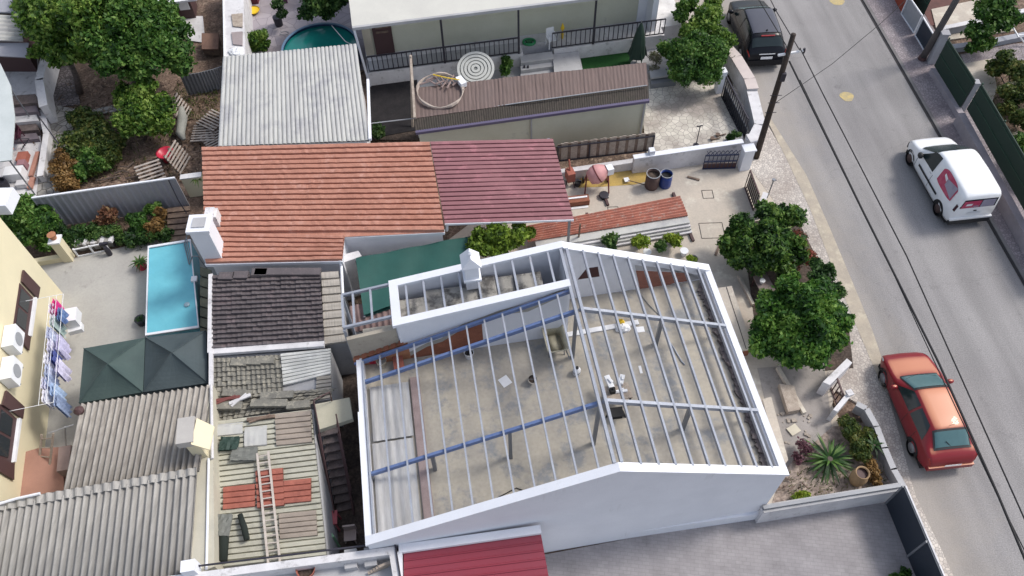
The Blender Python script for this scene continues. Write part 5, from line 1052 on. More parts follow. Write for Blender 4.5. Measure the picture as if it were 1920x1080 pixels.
# ---- seat slabs east of the house
for i,(cs,lb) in enumerate((([(1346,540),(1372,536),(1412,652),(1386,657)],'pale concrete slab platform along the upper east wall'),([(1430,748),(1446,744),(1478,862),(1464,880)],'pale concrete slab strip along the lower east wall'))):
    z=.75 if i==0 else .3; m=MB(); m.slab([W(x,y,z) for x,y in cs],z-.02 if i else .12)
    if i==0:
        t=thing('slab_bench',lb,'platform',W(1380,600,0)); build(m,'top',m_drive,t)
        m=MB(); m.prism([W(1349,545,.6),W(1369,542,.6),W(1409,650,.6),W(1388,654,.6)],0,.62); build(m,'brick_base',m_brickorange,t)
        m=MB(); m.beam(W(1362,538,.76),W(1399,654,.76),.02,.01); build(m,'joint',m_gutterdark,t)
    else: solo(m,'concrete_slab',m_drive,lb,'slab')
for i,(x0,y0,x1,y1,w_) in enumerate(((1385,517,1412,572,.1),(1458,690,1508,775,.13),(1518,770,1560,810,.0))):
    if w_==0: continue
    m=MB(); m.beam(W(x0,y0,.12),W(x1,y1,.12),w_,.14); solo(m,'concrete_beam',m_drive,['short pale edging beam beside the planted bed','long pale edging beam leading to the rubble'][i],'beam')
m=MB(); P=[W(1413,518,.55),W(1436,510,.55),W(1455,545,.55),W(1428,552,.55)]; m.slab(P,.06); t=thing('garden_table','small brown table with white pot between the two front bushes','table',W(1434,532,0)); build(m,'tabletop',M('mauve_top',(.25,.20,.19),fine=.1),t)
for p in P: m=MB(); q=p.lerp(sum(P,Vector())/4,.15); m.beam((q.x,q.y,.03),(q.x,q.y,.5),.05,.05); build(m,'leg',m_brown,t)
m=MB(); m.lathe(W(1428,530,.56),[(.06,0),(.1,.12),(.1,.15)],12); solo(m,'flower_pot',m_whitep,'white pot on the small brown table','pot')
m=MB(); c=W(1482,742,.1); m.prism([W(1462,718,.35),W(1490,722,.35),W(1500,768,.3),W(1478,772,.3)],.06,.3); solo(m,'wooden_crate',m_pale_wood,'pale rough box standing on the rubble beside the edging beam','box')
for i in range(26):
    x=1455+random.random()*75; y=770+random.random()*60+ (x-1455)*.1; m=MB() if i==0 else m; s=random.uniform(.04,.12); m.box(W(x,y,.04),s,s*random.uniform(.6,1.4),.04,.04+s*.5,random.random()*3)
    if i==0: RB=m
solo(RB,'rubble',M('rubble_stone',(.42,.37,.31),(.26,.22,.19),scale=5,fine=.2),'scattered stones and mortar lumps near the lower east wall','rubble')['kind']='stuff'
flat(1488,806,.07,.36,.3,.5,M('pale_tile',(.60,.55,.44),fine=.04),'paving_tile','single pale square tile lying on the rubble','tile')
for i in range(9):
    x0=1448+i*7; y0=905+random.uniform(-10,12); m=MB(); m.tube([W(x0,y0,.1),W(x0+random.uniform(-20,25),y0+random.uniform(-18,18),.22)],.025,5); solo(m,'dry_branch',m_wood,'dry brown branches heaped in the corner bed by the gable','branch','dry branches in the corner bed')
# pot, walls of the front bed
c=W(1603,903,0); t=thing('clay_jar','large ochre clay jar with dark mouth beside the cycad palm','jar',c)
m=MB(); m.lathe(c,[(.17,0),(.24,.2),(.26,.4),(.22,.62),(.19,.68),(.22,.72),(.2,.73),(.17,.68)],24,cap=False); m.lathe(c,[(.001,0.02),(.17,0.02)],12,cap=False); build(m,'body',m_sandpot,t,True); m=MB(); m.lathe(c,[(.001,.6),(.19,.6)],20,cap=False); build(m,'dark_inside',m_brown,t)
wall('garden_wall','curved grey cement wall along the pavement beside the planted bed',[(1606,760),(1622,768),(1640,800),(1655,840),(1672,880),(1690,912)],.5,0,.14,m_greywall,side=1)
m=MB(); m.prism([W(1543,716,.8),W(1588,672,.8),W(1598,680,.8),W(1556,722,.8)],0,.8); solo(m,'wall_stub',m_whitedirty,'grey white wall stub below the big front bush','wall')
m=MB(); m.prism([W(1562,768,.75),W(1590,734,.75),W(1596,742,.75),W(1570,772,.75)],0,.75); m.box(W(1592,738,.75),.2,.2,.75,.84,.3); solo(m,'gate_pier',m_whitedirty,'pale pier at the upper end of the planted bed','pier')
t=thing('garden_gate','narrow brown garden gate between the two pale piers','gate',W(1570,745,0)); bars(t,W(1556,725,0),W(1572,768,0),.7,5,m_brown,'grille')
# ================================================================ RIGHT SIDE OF THE STREET
def fz(f0,f1,z0,h,name,label,mat,parts='panel'):
    t=thing(name,label,'fence',(f0.x,f0.y,z0)); n=max(1,int((f1-f0).length/2))
    for k in range(n):
        p=f0.lerp(f1,k/n); q=f0.lerp(f1,(k+1)/n); m=MB(); m.prism([Vector((p.x,p.y,0)),Vector((q.x,q.y,0)),Vector((q.x+.04,q.y,0)),Vector((p.x+.04,p.y,0))],z0+.02,z0+h); build(m,parts,mat,t)
        m=MB(); m.beam((p.x+.06,p.y,z0),(p.x+.06,p.y,z0+h+.05),.05,.05); m.beam((p.x-.015,p.y,z0+h*.45),(q.x-.015,q.y,z0+h*.45),.02,.03); m.beam((p.x-.015,p.y,z0+h*.9),(q.x-.015,q.y,z0+h*.9),.02,.03); build(m,'rail',M_plain('dull_green_rail',(.02,.06,.035),.6),t)
    return t
fz(W(1752,122,.35),W(1800,200,.35),.3,1.45,'mesh_fence','dark green mesh fence section right of the second pole',m_green)
fz(W(1812,205,.6),W(1990,520,.6),.6,1.35,'mesh_fence','long dark green mesh fence on the low wall beside the white van',m_green)
fz(W(1655,-60,.3),W(1722,30,.3)+Vector((.2,0,0)),.3,1.4,'mesh_fence','dark green mesh fence at the top right behind the grey gate',m_green)
def lowwall(name,label,pts,z,th,mat):
    return wall(name,label,pts,z,0,th,mat,side=-1)
t=thing('low_wall','low mauve grey wall under the long green fence','wall',W(1800,215,0)); m=MB(); a,b_=W(1797,212,.6),W(1985,555,.6); m.prism([a,b_,b_+kp*.3,a+kp*.3],0,.58); build(m,'masonry',M('mauve_grey_render',(.34,.31,.33),(.27,.245,.26),scale=1.5,fine=.08),t)
t=thing('low_wall','low wall under the green fence section by the second pole','wall',W(1745,125,0)); m=MB(); a,b_=W(1745,128,.3),W(1797,212,.3); m.prism([a,b_,b_+kp*.25,a+kp*.25],0,.3); build(m,'masonry',bpy.data.materials['mauve_grey_render'],t)
m=MB(); m.box(W(1797,206,0)+kp*.1,.22,.3,0,1.55,R(-5)); solo(m,'wall_pier',M('grey_pier',(.36,.36,.38),(.3,.3,.32),fine=.06),'grey pier at the start of the long green fence','pier')
m=MB(); m.box(W(1742,118,0)+kp*.05,.3,.3,0,1.6,R(-5)); m.box(W(1742,118,0)+kp*.05,.36,.36,1.6,1.66,R(-5)); solo(m,'wall_pier',bpy.data.materials['grey_pier'],'grey pier beside the foot of the second pole','pier')
t=thing('street_gate','grey double gate with white frames beside the second pole','gate',W(1705,50,0))
for i,(a,b_) in enumerate(((W(1690,28,0),W(1714,64,0)),(W(1716,68,0),W(1736,102,0)))):
    m=MB(); m.prism([a,b_,b_+kp*.04,a+kp*.04],.05,1.0); lf=build(m,'leaf',m_greyp if i==0 else m_gate,t)
    m=MB(); up=Vector((0,0,1)); o=-kp*.03
    for p,q in ((a+up*.05,b_+up*.05),(a+up*1.02,b_+up*1.02),(a,a+up*1.05),(b_,b_+up*1.05)): m.beam(p+o,q+o,.05,.05)
    build(m,'frame',m_whitep,lf)
t=thing('rust_red_wall','rust red wall stub at the top edge right of the pavement','wall',W(1682,12,0)); m=MB(); a,b_=W(1660,-30,0),W(1690,26,0); m.prism([a,b_,b_+kp*.3,a+kp*.3],0,.9); build(m,'masonry',M('rust_red',(.30,.06,.035),fine=.1),t)
m=MB(); m.prism([W(1700,-40,0),W(1790,-60,0),W(1800,40,0),W(1745,50,0)],0,.05); structure(m,'yard_floor',M('reddish_yard',(.16,.07,.06),(.09,.045,.04),fine=.15))
m=MB(); m.prism([W(1745,20,0),W(1890,-10,0),W(1900,60,0),W(1760,80,0)],.03,.09); structure(m,'path_upper_right',m_drive)
wall('garden_wall','grey retaining wall crossing the right hand garden',[(1762,56),(1830,42),(1930,20)],.5,0,.2,M('bluish_render',(.33,.34,.38),(.27,.28,.31),fine=.05),m_whitedirty,side=1)
wall('garden_wall','low pale garden wall below the hanging green shrub',[(1775,92),(1850,82),(1950,62)],.3,0,.25,bpy.data.materials['bluish_render'],side=1)
m=MB(); m.prism([W(1800,104,0),W(1900,84,0),W(1960,80,0),W(1960,110,0),W(1880,118,0),W(1810,126,0)],.02,.06); structure(m,'garden_path_right',m_calcdark)
m=MB(); m.prism([W(1806,122,0),W(1858,112,0),W(1868,170,0),W(1850,215,0),W(1822,160,0)],.03,.08); structure(m,'garden_paving_right',m_drive)
t=thing('trellis','white tubular metal frame at the right edge of the garden','frame',W(1905,60,0))
for a,b_ in (((1890,26,1.0),(1925,22,1.0)),((1905,28,1.0),(1900,55,0)),((1893,40,.8),(1910,70,.6)),((1910,66,.6),(1935,64,.6)),((1910,66,.6),(1925,86,0.1))): m=MB(); m.tube([W(*a),W(*b_)],.035,6); build(m,'tube',m_whitep,t)
# utility poles and wires
t=thing('utility_pole','dark tarred wooden utility pole at the corner of the stone yard','utility pole',W(1417,296,0)); pb_=W(1417,296,0); ptop=W(1488,62,0); 
d_=pb_.copy(); top=pb_+Vector((0.0,0,6.05)); 
pt_=WPl(1488,64,pb_,Vector((0,1,0))); pt_=Vector((pt_.x,pt_.y,pt_.z))
m=MB(); m.tube([pb_,pb_.lerp(pt_,.5),pt_],[.13,.115,.09],12); build(m,'pole',m_polewood,t,True)
ar=pb_.lerp(pt_,.86)
m=MB(); m.beam(ar+Vector((-.35,-.05,0)),ar+Vector((.62,.1,.05)),.07,.07); build(m,'crossarm',m_whitep,t)
m=MB(); m.lathe(ar+Vector((.6,.1,.05)),[(.04,-.12),(.06,-.04),(.04,.1)],8); build(m,'insulator',m_iron,t)
m=MB(); q=pb_.lerp(pt_,.7); m.box(q+Vector((.05,-.1,0)),.16,.14,q.z-.15,q.z+.2); build(m,'junction_box',m_iron,t)
for s in (.5,.56,.42): 
    q=pb_.lerp(pt_,s); m=MB(); m.beam(q+Vector((-.22,-.1,0)),q+Vector((.22,-.1,0)),.02,.02); build(m,'step_peg',m_iron,t)
t=thing('utility_pole','grey concrete utility pole across the street by the double gate','utility pole',W(1728,112,0)); p2=W(1728,112,0); p2t=WPl(1796,-5,p2,Vector((0,1,0))); p2t=p2+(p2t-p2)*2.0
m=MB(); m.tube([p2,p2t],[.15,.11],12); build(m,'pole',M('grey_pole',(.12,.11,.11),(.085,.08,.08),scale=2,fine=.1),t,True); m=MB(); m.lathe(p2,[(.2,0),(.17,.2)],12); build(m,'foot',m_brown,t)
def wire(name,label,pts,z,r=.022,group=None):
    m=MB(); m.tube([W(x,y,zz) for (x,y),zz in zip(pts,z)],r,6); return solo(m,name,m_black,label,'wire',group)
wire('overhead_wire','thick twisted overhead wire running down from the crossarm to the bottom right',[(1480,115),(1620,400),(1760,680),(1870,925),(1960,1140)],[5.4,5.0,4.8,4.8,5],.035)
wire('overhead_wire','thin overhead wire running right of the thick one to the bottom right',[(1500,90),(1545,180),(1700,480),(1830,770),(1960,1060)],[5.4,5.2,4.9,4.9,5],.022)
wire('overhead_wire','third thin overhead wire hugging the thick one over the parked red car',[(1500,150),(1660,480),(1790,760),(1880,950),(1970,1130)],[4.9,4.6,4.5,4.5,4.6],.016)
wire('overhead_wire','overhead wire passing above the dark car to the top edge, right of its twin',[(1500,95),(1455,20),(1425,-40)],[5.4,5.3,5.3],.018)
wire('overhead_wire','overhead wire rising from the pole over the dark car, left of its twin',[(1478,108),(1474,85),(1435,20),(1405,-30)],[5.4,5.4,5.3,5.3],.018)
wire('overhead_wire','single service wire crossing the street towards the second pole',[(1455,192),(1560,120),(1650,45),(1720,-20)],[3.9,4.3,4.6,4.9],.012)
for x,y,sx,sy in ((1327,364,.42,.42),(1335,432,.9,.75),(1150,395,.4,.4)):
    c=W(x,y,.03); m=MB()
    for a,b_,u,v in ((0,sy/2,sx,.02),(0,-sy/2,sx,.02),(sx/2,0,.02,sy),(-sx/2,0,.02,sy)): m.box(c+Vector((a,b_,0)),u,v,.024,.034)
    structure(m,'inspection_cover',m_gutterdark)
# ================================================================ VEHICLES
def cr(xs,ys,x):
    return float(np.interp(x,xs,ys))
def smooth(xs,ys,n):
    X=np.linspace(xs[0],xs[-1],n); Y=np.interp(X,xs,ys)
    for _ in range(3): Y[1:-1]=(Y[:-2]+2*Y[1:-1]+Y[2:])/4
    return X,Y
def car(label,name,pos,rot,L,Wd,prof,paint,wheel_x,windows,side_windows,extras,r=.3,flank=None,roof_in=.80,belt_in=.97,glassmat=None,rimmat=None,seams=()):
    """prof: list of (x, z_belt, z_top, half width factor, top half width factor); x from rear(0) to front(L)"""
    t=thing(name,label,'van' if 'van' in name else 'car',pos); Rz=Matrix.Rotation(rot,3,'Z'); pos=Vector(pos)
    xs=[p[0] for p in prof]; NS=72; hw=Wd/2
    X,ZB=smooth(xs,[p[1] for p in prof],NS); _,ZT=smooth(xs,[p[2] for p in prof],NS); _,WF=smooth(xs,[p[3] for p in prof],NS); _,TF=smooth(xs,[p[4] for p in prof],NS)
    def sec(x):
        zb,zt,wf,tf=(float(np.interp(x,X,a)) for a in (ZB,ZT,WF,TF)); w_=hw*wf; tw=hw*tf
        zs=.22+.10*(abs(x-L/2)/(L/2))**4
        half=[(w_*.93,zs),(w_*.985,zs+.14),(w_,(zs+zb)/2+.06),(w_*.985,zb-.05),(w_*belt_in,zb),(w_*belt_in*.45+tw*.55,zb+(zt-zb)*.60),(tw,zt-.055 if zt-zb>.1 else zt-(zt-zb)*.3),(tw*.86,zt-.01),(tw*.45,zt+.008),(0,zt+.012)]
        return half
    def S(x,t_):   # t_ 0..9 float over half section, side sign by caller
        h=sec(x); i=min(int(t_),8); f=t_-i; return h[i][0]*(1-f)+h[i+1][0]*f, h[i][1]*(1-f)+h[i+1][1]*f
    def Wp(x,y,z): return pos+Rz@Vector((-y,x-L/2,z))   # local: +Y front, y positive = left side
    m=MB(); rows=[]
    for x in X:
        h=sec(x); ring=[(a,b) for a,b in h]+[(-a,b) for a,b in reversed(h[:-1])]; rows.append([Wp(x,a,b) for a,b in ring])
    n=len(rows[0]); m.v=[p for r_ in rows for p in r_]
    for i in range(NS-1):
        for k in range(n-1): m.f.append((i*n+k,i*n+k+1,(i+1)*n+k+1,(i+1)*n+k)); m.m.append(0)
        m.f.append((i*n+n-1,i*n,(i+1)*n,(i+1)*n+n-1)); m.m.append(0)
    m.f.append(tuple(range(n))[::-1]); m.m.append(0); m.f.append(tuple((NS-1)*n+k for k in range(n))); m.m.append(0)
    body=build(m,'body',paint,t,True)
    def spatch(name,x0,x1,t0,t1,side,mat,off=.008,nx=10,ny=5,shape=None,par=None,both=False):
        m=MB()
        for i in range(nx+1):
            for j in range(ny+1):
                fx=i/nx; fy=j/ny; x=x0+(x1-x0)*fx; tt=t0+(t1-t0)*fy
                if shape: x,tt=shape(fx,fy)
                a,b=S(x,tt); a2,b2=S(x,min(tt+.05,9)); dy,dz=a2-a,b2-b; l=math.hypot(dy,dz) or 1; ny_,nz_=dz/l,-dy/l
                if ny_<0 and nz_<0: ny_,nz_=-ny_,-nz_
                m.v.append(Wp(x,(a+ny_*off)*side,b+max(nz_,0)*off+ (off*.4)))
        for i in range(nx):
            for j in range(ny): q=i*(ny+1)+j; m.f.append((q,q+1,q+ny+2,q+ny+1)); m.m.append(0)
        return build(m,name,mat,par or t,True)
    def across(name,x0,x1,tb,mat,off=.016,inset=.06,nx=8,xf=None):
        """patch running over the whole width between two x positions (windscreen, rear window)"""
        m=MB(); K=14
        for i in range(nx+1):
            f=i/nx; 
            for k in range(K+1):
                s=k/K*2-1; x=x0+(x1-x0)*f+(xf(f,s) if xf else 0); t_=tb+(9-tb)*(1-abs(s)); a,b=S(x,t_)
                e=.02; b1=S(x+e,t_)[1]; sl=(b1-b)/e; nn=math.hypot(1,sl)
                m.v.append(Wp(x-sl/nn*off,a*(1 if s<0 else -1)*(1-inset*.0),b+off/nn+ .006))
        for i in range(nx):
            for k in range(K): q=i*(K+1)+k; m.f.append((q,q+1,q+K+2,q+K+1)); m.m.append(0)
        return build(m,name,mat,t,True)
    for args in windows: across(*args[0:5],**(args[5] if len(args)>5 else {}))
    for nm,x0,x1,t0,t1,mt,shape in side_windows:
        for sd in (1,-1): spatch(nm,x0,x1,t0,t1,sd,mt[0 if sd==1 else -1] if isinstance(mt,list) else mt,shape=shape)
    # wheels and arches
    for x in wheel_x:
        for sd in (1,-1):
            w_=S(x,1.5)[0]; 
            m=MB(); K=16; c0=Wp(x,sd*(w_+.004),r+.02); pts=[]
            for k in range(K+1): a=math.pi*k/K; pts.append(Wp(x+math.cos(a)*(r+.06),sd*(S(x+math.cos(a)*(r+.06),1.6)[0]+.006),r-.02+math.sin(a)*(r+.08)))
            pts+= [Wp(x-(r+.06),sd*(S(x-r-.06,.4)[0]+.004),.2),Wp(x+(r+.06),sd*(S(x+r+.06,.4)[0]+.004),.2)]
            m.add(pts,[tuple(range(len(pts)))]); build(m,'wheel_arch',m_black,t)
            Mx=Rz@Matrix.Rotation(R(90),3,'Y')
            wh=MB(); wh.lathe(Wp(x,sd*(w_-.08),r),[(r*.9,-.1),(r,-.08),(r,.08),(r*.88,.1),(r*.64,.1)],22,M=Mx,cap=False); wo=build(wh,'wheel',m_black,t,True)
            wh=MB(); wh.lathe(Wp(x,sd*(w_-.08),r),[(r*.56,-.099),(r*.6,.094),(r*.2,.10 )],22,M=Mx); build(wh,'rim',rimmat or m_rim,wo,True)
    m=MB(); P=[Wp(.15,-hw*.9,0),Wp(L-.2,-hw*.85,0),Wp(L-.2,hw*.85,0),Wp(.15,hw*.9,0)]; m.prism(P,.13,.30); build(m,'underbody',m_black,t)
    for x in seams:
        for sd in (1,-1): spatch('door_seam',x-.009,x+.009,1.0,4.0,sd,m_trim,off=.006,nx=1,ny=6)
    for e in extras: e(t,S,Wp,spatch,across)
    return t
m_vanpaint=M_plain('white_van_paint',(.80,.81,.82),.3,0,.5,.4)
m_rim=M_plain('dull_rim',(.22,.225,.24),.5,.3); m_redpaint=M_plain('red_paint_sky_sheen',(.30,.022,.03),.42,0,.35,.15)
_n=m_redpaint.node_tree; _g=_n.nodes.new('ShaderNodeNewGeometry'); _s=_n.nodes.new('ShaderNodeSeparateXYZ'); _n.links.new(_g.outputs['Normal'],_s.inputs[0]); _r=_n.nodes.new('ShaderNodeValToRGB'); _r.color_ramp.elements[0].position=.90; _r.color_ramp.elements[1].position=.985; _r.color_ramp.elements[0].color=(.20,.012,.018,1); _r.color_ramp.elements[1].color=(.55,.235,.135,1); _n.links.new(_s.outputs['Z'],_r.inputs[0]); _n.links.new(_r.outputs[0],_n.nodes['Principled BSDF'].inputs['Base Color'])  # pale copper on upward faces paints the sky's reflection into the red

m_blackpaint=M_plain('black_car_paint',(.006,.007,.011),.25,0,.25,0)
m_glassc=M_plain('car_glass',(.018,.028,.03),.15,0,.45); m_glasswin=M_plain('windscreen_glass',(.03,.045,.045),.25,0,.35); m_glassteal=M_plain('teal_tinted_glass',(.07,.14,.15),.2,0,.4)
m_lampred=M_plain('lamp_red',(.25,.01,.01),.2); m_lampclear=M_plain('lamp_clear',(.6,.62,.65),.15); m_trim=M_plain('black_trim',(.02,.02,.022),.6)
def boxpart(t,Wp,name,x0,x1,y0,y1,z0,z1,mat):
    m=MB(); P=[Wp(x0,y0,0),Wp(x1,y0,0),Wp(x1,y1,0),Wp(x0,y1,0)]; m.prism([Vector((p.x,p.y,0)) for p in P],z0,z1); return build(m,name,mat,t)
def blob(t,c,s,mat,name,rz=0):
    m=MB(); m.lathe(c,[(s[0]*.55,-s[2]),(s[0],-s[2]*.4),(s[0],s[2]*.4),(s[0]*.55,s[2])],12,M=Matrix.Rotation(rz,3,'Z')@Matrix.Diagonal((1,s[1]/s[0],1))); return build(m,name,mat,t,True)
# red hatchback
def red_ex(t,S,Wp,sp,ac):
    rz=t_rot
    for sd in (1,-1):
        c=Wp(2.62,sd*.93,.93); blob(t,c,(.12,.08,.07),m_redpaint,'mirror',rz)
        sp('headlight',3.72,3.93,3.0,4.0,sd,m_lampclear)
        sp('tail_light',.03,.17,3.0,4.2,sd,m_lampred)
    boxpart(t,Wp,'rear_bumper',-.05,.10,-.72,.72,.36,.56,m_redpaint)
    boxpart(t,Wp,'number_plate',-.058,-.052,-.26,.26,.60,.70,m_whitep)
    m=MB(); m.tube([Wp(.34,0,1.02),Wp(.52,.22,1.20)],.012,5); build(m,'rear_wiper',m_black,t)
    for sd in (1,-1): m=MB(); m.tube([Wp(2.95,sd*.05,1.0),Wp(2.80,sd*.5,1.06)],.01,5); build(m,'wiper',m_black,t)
    m=MB(); m.tube([Wp(.95,.0,1.37),Wp(.85,.0,1.62)],.006,5); build(m,'aerial',m_black,t)
redprof=[(0,.62,.66,.80,.62),(.06,.84,.88,.90,.70),(.22,.92,.97,.96,.70),(.36,.94,1.02,.98,.66),(.86,.93,1.36,1.0,.62),(1.2,.92,1.39,1.0,.645),(2.05,.90,1.40,1.0,.655),(2.25,.89,1.37,1.0,.64),(2.92,.87,.97,1.0,.72),(3.1,.85,.90,.99,.72),(3.7,.70,.76,.93,.66),(3.92,.60,.64,.84,.58),(4.02,.48,.52,.72,.45)]
t_rot=R(4.5)
def shp_side(x0,x1,xt0,xt1,tb=4.15,tt=5.9):
    return lambda fx,fy:((x0+(x1-x0)*fx)*(1-fy)+(xt0+(xt1-xt0)*fx)*fy, tb+(tt-tb)*fy)
car('red hatchback parked beside the pavement at the lower right','hatchback_car',(13.18,11.45,0),t_rot,4.02,1.70,redprof,m_redpaint,(.78,3.28),
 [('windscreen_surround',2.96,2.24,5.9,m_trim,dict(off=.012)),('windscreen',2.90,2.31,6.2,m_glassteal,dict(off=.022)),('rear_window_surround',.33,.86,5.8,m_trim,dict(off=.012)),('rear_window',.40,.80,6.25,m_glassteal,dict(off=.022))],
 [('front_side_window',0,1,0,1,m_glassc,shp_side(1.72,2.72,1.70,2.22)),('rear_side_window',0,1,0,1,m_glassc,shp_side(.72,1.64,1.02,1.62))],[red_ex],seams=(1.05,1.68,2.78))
# white van
def van_ex(t,S,Wp,sp,ac):
    for sd in (1,-1):
        c=Wp(2.83,sd*.96,1.08); blob(t,c,(.09,.13,.11),m_trim,'mirror',t_rot)
        sp('side_moulding',1.15,2.75,1.75,2.1,sd,m_trim,off=.02,ny=1)
        sp('headlight',3.82,4.02,3.0,4.0,sd,m_lampclear)
        sp('tail_light',.0,.10,3.4,4.6,sd,M_plain('dark_lamp',(.04,.01,.02),.2),off=.015)
        sp('door_handle',1.92,2.06,3.2,3.45,sd,m_trim,off=.02,ny=1,nx=2)
    boxpart(t,Wp,'rear_bumper',-.08,.06,-.80,.80,.26,.48,m_trim)
    boxpart(t,Wp,'bumper_top',-.075,.05,-.82,.82,.481,.56,m_vanpaint)
    boxpart(t,Wp,'front_bumper',4.02,4.12,-.66,.66,.28,.52,m_trim)
    m=MB()
    def rq(y0,y1,z0,z1,mat,name,x=.004):
        mm=MB(); xx=lambda z:x-.018+max(0,(z-1.2))*.03
        mm.add([Wp(xx(z0),y0,z0),Wp(xx(z0),y1,z0),Wp(xx(z1),y1*.94,z1),Wp(xx(z1),y0*.94,z1)],[(0,1,2,3)]); mm.add([Wp(xx(z0)+.02,y0,z0),Wp(xx(z0)+.02,y1,z0),Wp(xx(z1)+.02,y1*.94,z1),Wp(xx(z1)+.02,y0*.94,z1)],[(3,2,1,0)]); return build(mm,name,mat,t)
    rq(-.68,.68,1.10,1.55,m_glassc,'rear_window',-.004); rq(-.05,.66,1.12,1.48,m_decal,'window_film',-.012); rq(-.62,-.08,1.12,1.50,m_grfilm,'window_film',-.012); rq(.28,.52,1.24,1.34,m_whitep,'white_lettering_bar',-.02); rq(.0,.2,1.16,1.22,m_grfilm,'white_lettering_bar',-.02)
    rq(-.26,.26,.72,.82,m_whitep,'number_plate',-.02); rq(-.06,.06,.90,.94,m_iron,'badge',-.02)
    m=MB(); m.box(Wp(2.35,0,0),.12,.04,1.83,1.86,t_rot); build(m,'roof_aerial',m_black,t)
m_decal=M('crimson_window_film',(.42,.03,.09),(.50,.10,.16),scale=4,fine=.05,rough=.3); m_grfilm=M('grey_lilac_film',(.35,.33,.40),(.28,.26,.33),scale=4,fine=.03,rough=.3)
vanprof=[(0,.95,1.68,.93,.79),(.05,.97,1.76,.97,.80),(.2,.98,1.80,1.0,.815),(1.2,.98,1.84,1.0,.82),(2.0,.98,1.83,1.0,.81),(2.28,.98,1.78,1.0,.80),(3.22,.98,1.09,.99,.80),(3.38,.95,1.00,.98,.78),(3.75,.86,.92,.94,.74),(3.98,.74,.80,.86,.64),(4.10,.56,.60,.74,.5)]
t_rot=R(5.5)
def van_side(t,S,Wp,sp,ac):
    for sd in (1,-1):
        def shp(fx,fy): 
            x=.42+1.16*fx; e=1-(2*fx-1)**4; b=4.05+.12*(1-e); tp=5.35+.55*e*(.85+.15*fx); return x,b+(tp-b)*fy
        sp('cargo_window',0,1,0,1,sd,m_decal,shape=shp,nx=16,off=.012)
        def shp2(fx,fy):
            x=.48+.62*fx; b=4.25+.25*fx; tp=5.6-.5*fx; return x,b+(max(tp,b+.02)-b)*fy
        sp('grey_film_swoosh',0,1,0,1,sd,m_grfilm,shape=shp2,off=.02)
        def shp3(fx,fy): return 1.12+.24*fx,4.75+.3*fy+.2*fx
        sp('white_lettering_bar',0,1,0,1,sd,m_whitep,shape=shp3,off=.024,nx=4,ny=2)
car('white delivery van with crimson window film parked on the right side of the street','delivery_van',(17.22,21.35,0),t_rot,4.12,1.74,vanprof,m_vanpaint,(.72,3.42),
 [('windscreen',3.20,2.33,5.7,m_glasswin)],[('front_side_window',0,1,0,1,m_glassc,shp_side(1.95,3.0,1.95,2.45,4.1,5.9))],[van_ex,van_side],r=.31,rimmat=M_plain('rusty_rim',(.07,.04,.035),.7),seams=(1.85,3.0))
# black car
def blk_ex(t,S,Wp,sp,ac):
    for sd in (1,-1):
        c=Wp(2.95,sd*1.0,1.0); blob(t,c,(.12,.08,.08),m_blackpaint,'mirror',t_rot)
        sp('tail_light',-.0,.22,3.0,4.1,sd,m_lampred,off=.015); sp('headlight',3.95,4.2,3.0,4.0,sd,m_lampclear)
    boxpart(t,Wp,'number_plate',-.06,-.04,-.26,.26,.66,.78,m_whitep); boxpart(t,Wp,'rear_bumper',-.05,.08,-.78,.78,.3,.6,m_blackpaint)
    boxpart(t,Wp,'brake_light',.44,.5,-.3,.3,1.50,1.53,m_lampred)
    boxpart(t,Wp,'chrome_strip',-.02,.0,-.35,.35,.88,.91,m_lampclear)
    m=MB(); m.lathe(Wp(.75,0,1.56),[(.05,0),(.03,.05),(.01,.08)],8); build(m,'roof_aerial',m_black,t)
blkprof=[(0,.78,.84,.86,.72),(.05,.95,.99,.93,.76),(.18,.99,1.10,.98,.76),(.50,.98,1.50,1.0,.72),(.85,.97,1.56,1.0,.73),(2.0,.95,1.59,1.0,.74),(2.4,.94,1.55,1.0,.72),(3.15,.93,1.05,1.0,.78),(3.4,.90,.97,.98,.76),(4.0,.76,.84,.92,.68),(4.2,.64,.7,.82,.56),(4.28,.5,.56,.7,.45)]
t_rot=R(1.5)
car('black compact car parked at the top beside the white wall and bushes','compact_car',(11.52,30.75,0),t_rot,4.28,1.80,blkprof,m_blackpaint,(.85,3.5),
 [('windscreen',3.12,2.45,6.2,m_glassteal),('rear_window',.20,.46,5.9,m_glassc),('glass_roof',.66,2.3,6.4,M_plain('dark_glass_roof',(.06,.062,.08),.3,0,.5),dict(nx=4))],
 [('front_side_window',0,1,0,1,m_glassc,shp_side(1.8,2.95,1.8,2.5)),('rear_side_window',0,1,0,1,m_glassc,shp_side(.65,1.72,.95,1.72))],[blk_ex],r=.32,seams=(1.0,1.76,2.95))
# ================================================================ LEFT SIDE: POOL, COURTYARD, YELLOW HOUSE
pc=[W(277,461,1.0),W(357,448,1.0),W(373,614,1.0),W(272,629,1.0)]
t=thing('swimming_pool','rectangular above ground pool with bright blue water and white rim','swimming pool',(*(sum(pc,Vector())/4)[:2],0))
pcen=sum(pc,Vector())/4
pin=[p.lerp(pcen,.045) for p in pc]; pmid=[p.lerp(pcen,.04) for p in pc]
m=MB()
for i in range(4):
    a,b_=pc[i],pc[(i+1)%4]; c1,d1=pin[(i+1)%4],pin[i]; m.slab([a,b_,c1,d1],.05)
build(m,'rim',m_white,t)
m=MB()
for i in range(4):
    a,b_=pc[i].lerp(pcen,.02),pc[(i+1)%4].lerp(pcen,.02); n0=len(m.v); m.v+=[Vector((a.x,a.y,0)),Vector((b_.x,b_.y,0)),Vector((b_.x,b_.y,.949)),Vector((a.x,a.y,.949))]; m.f.append((n0,n0+1,n0+2,n0+3)); m.m.append(0)
build(m,'side_liner',m_water,t)
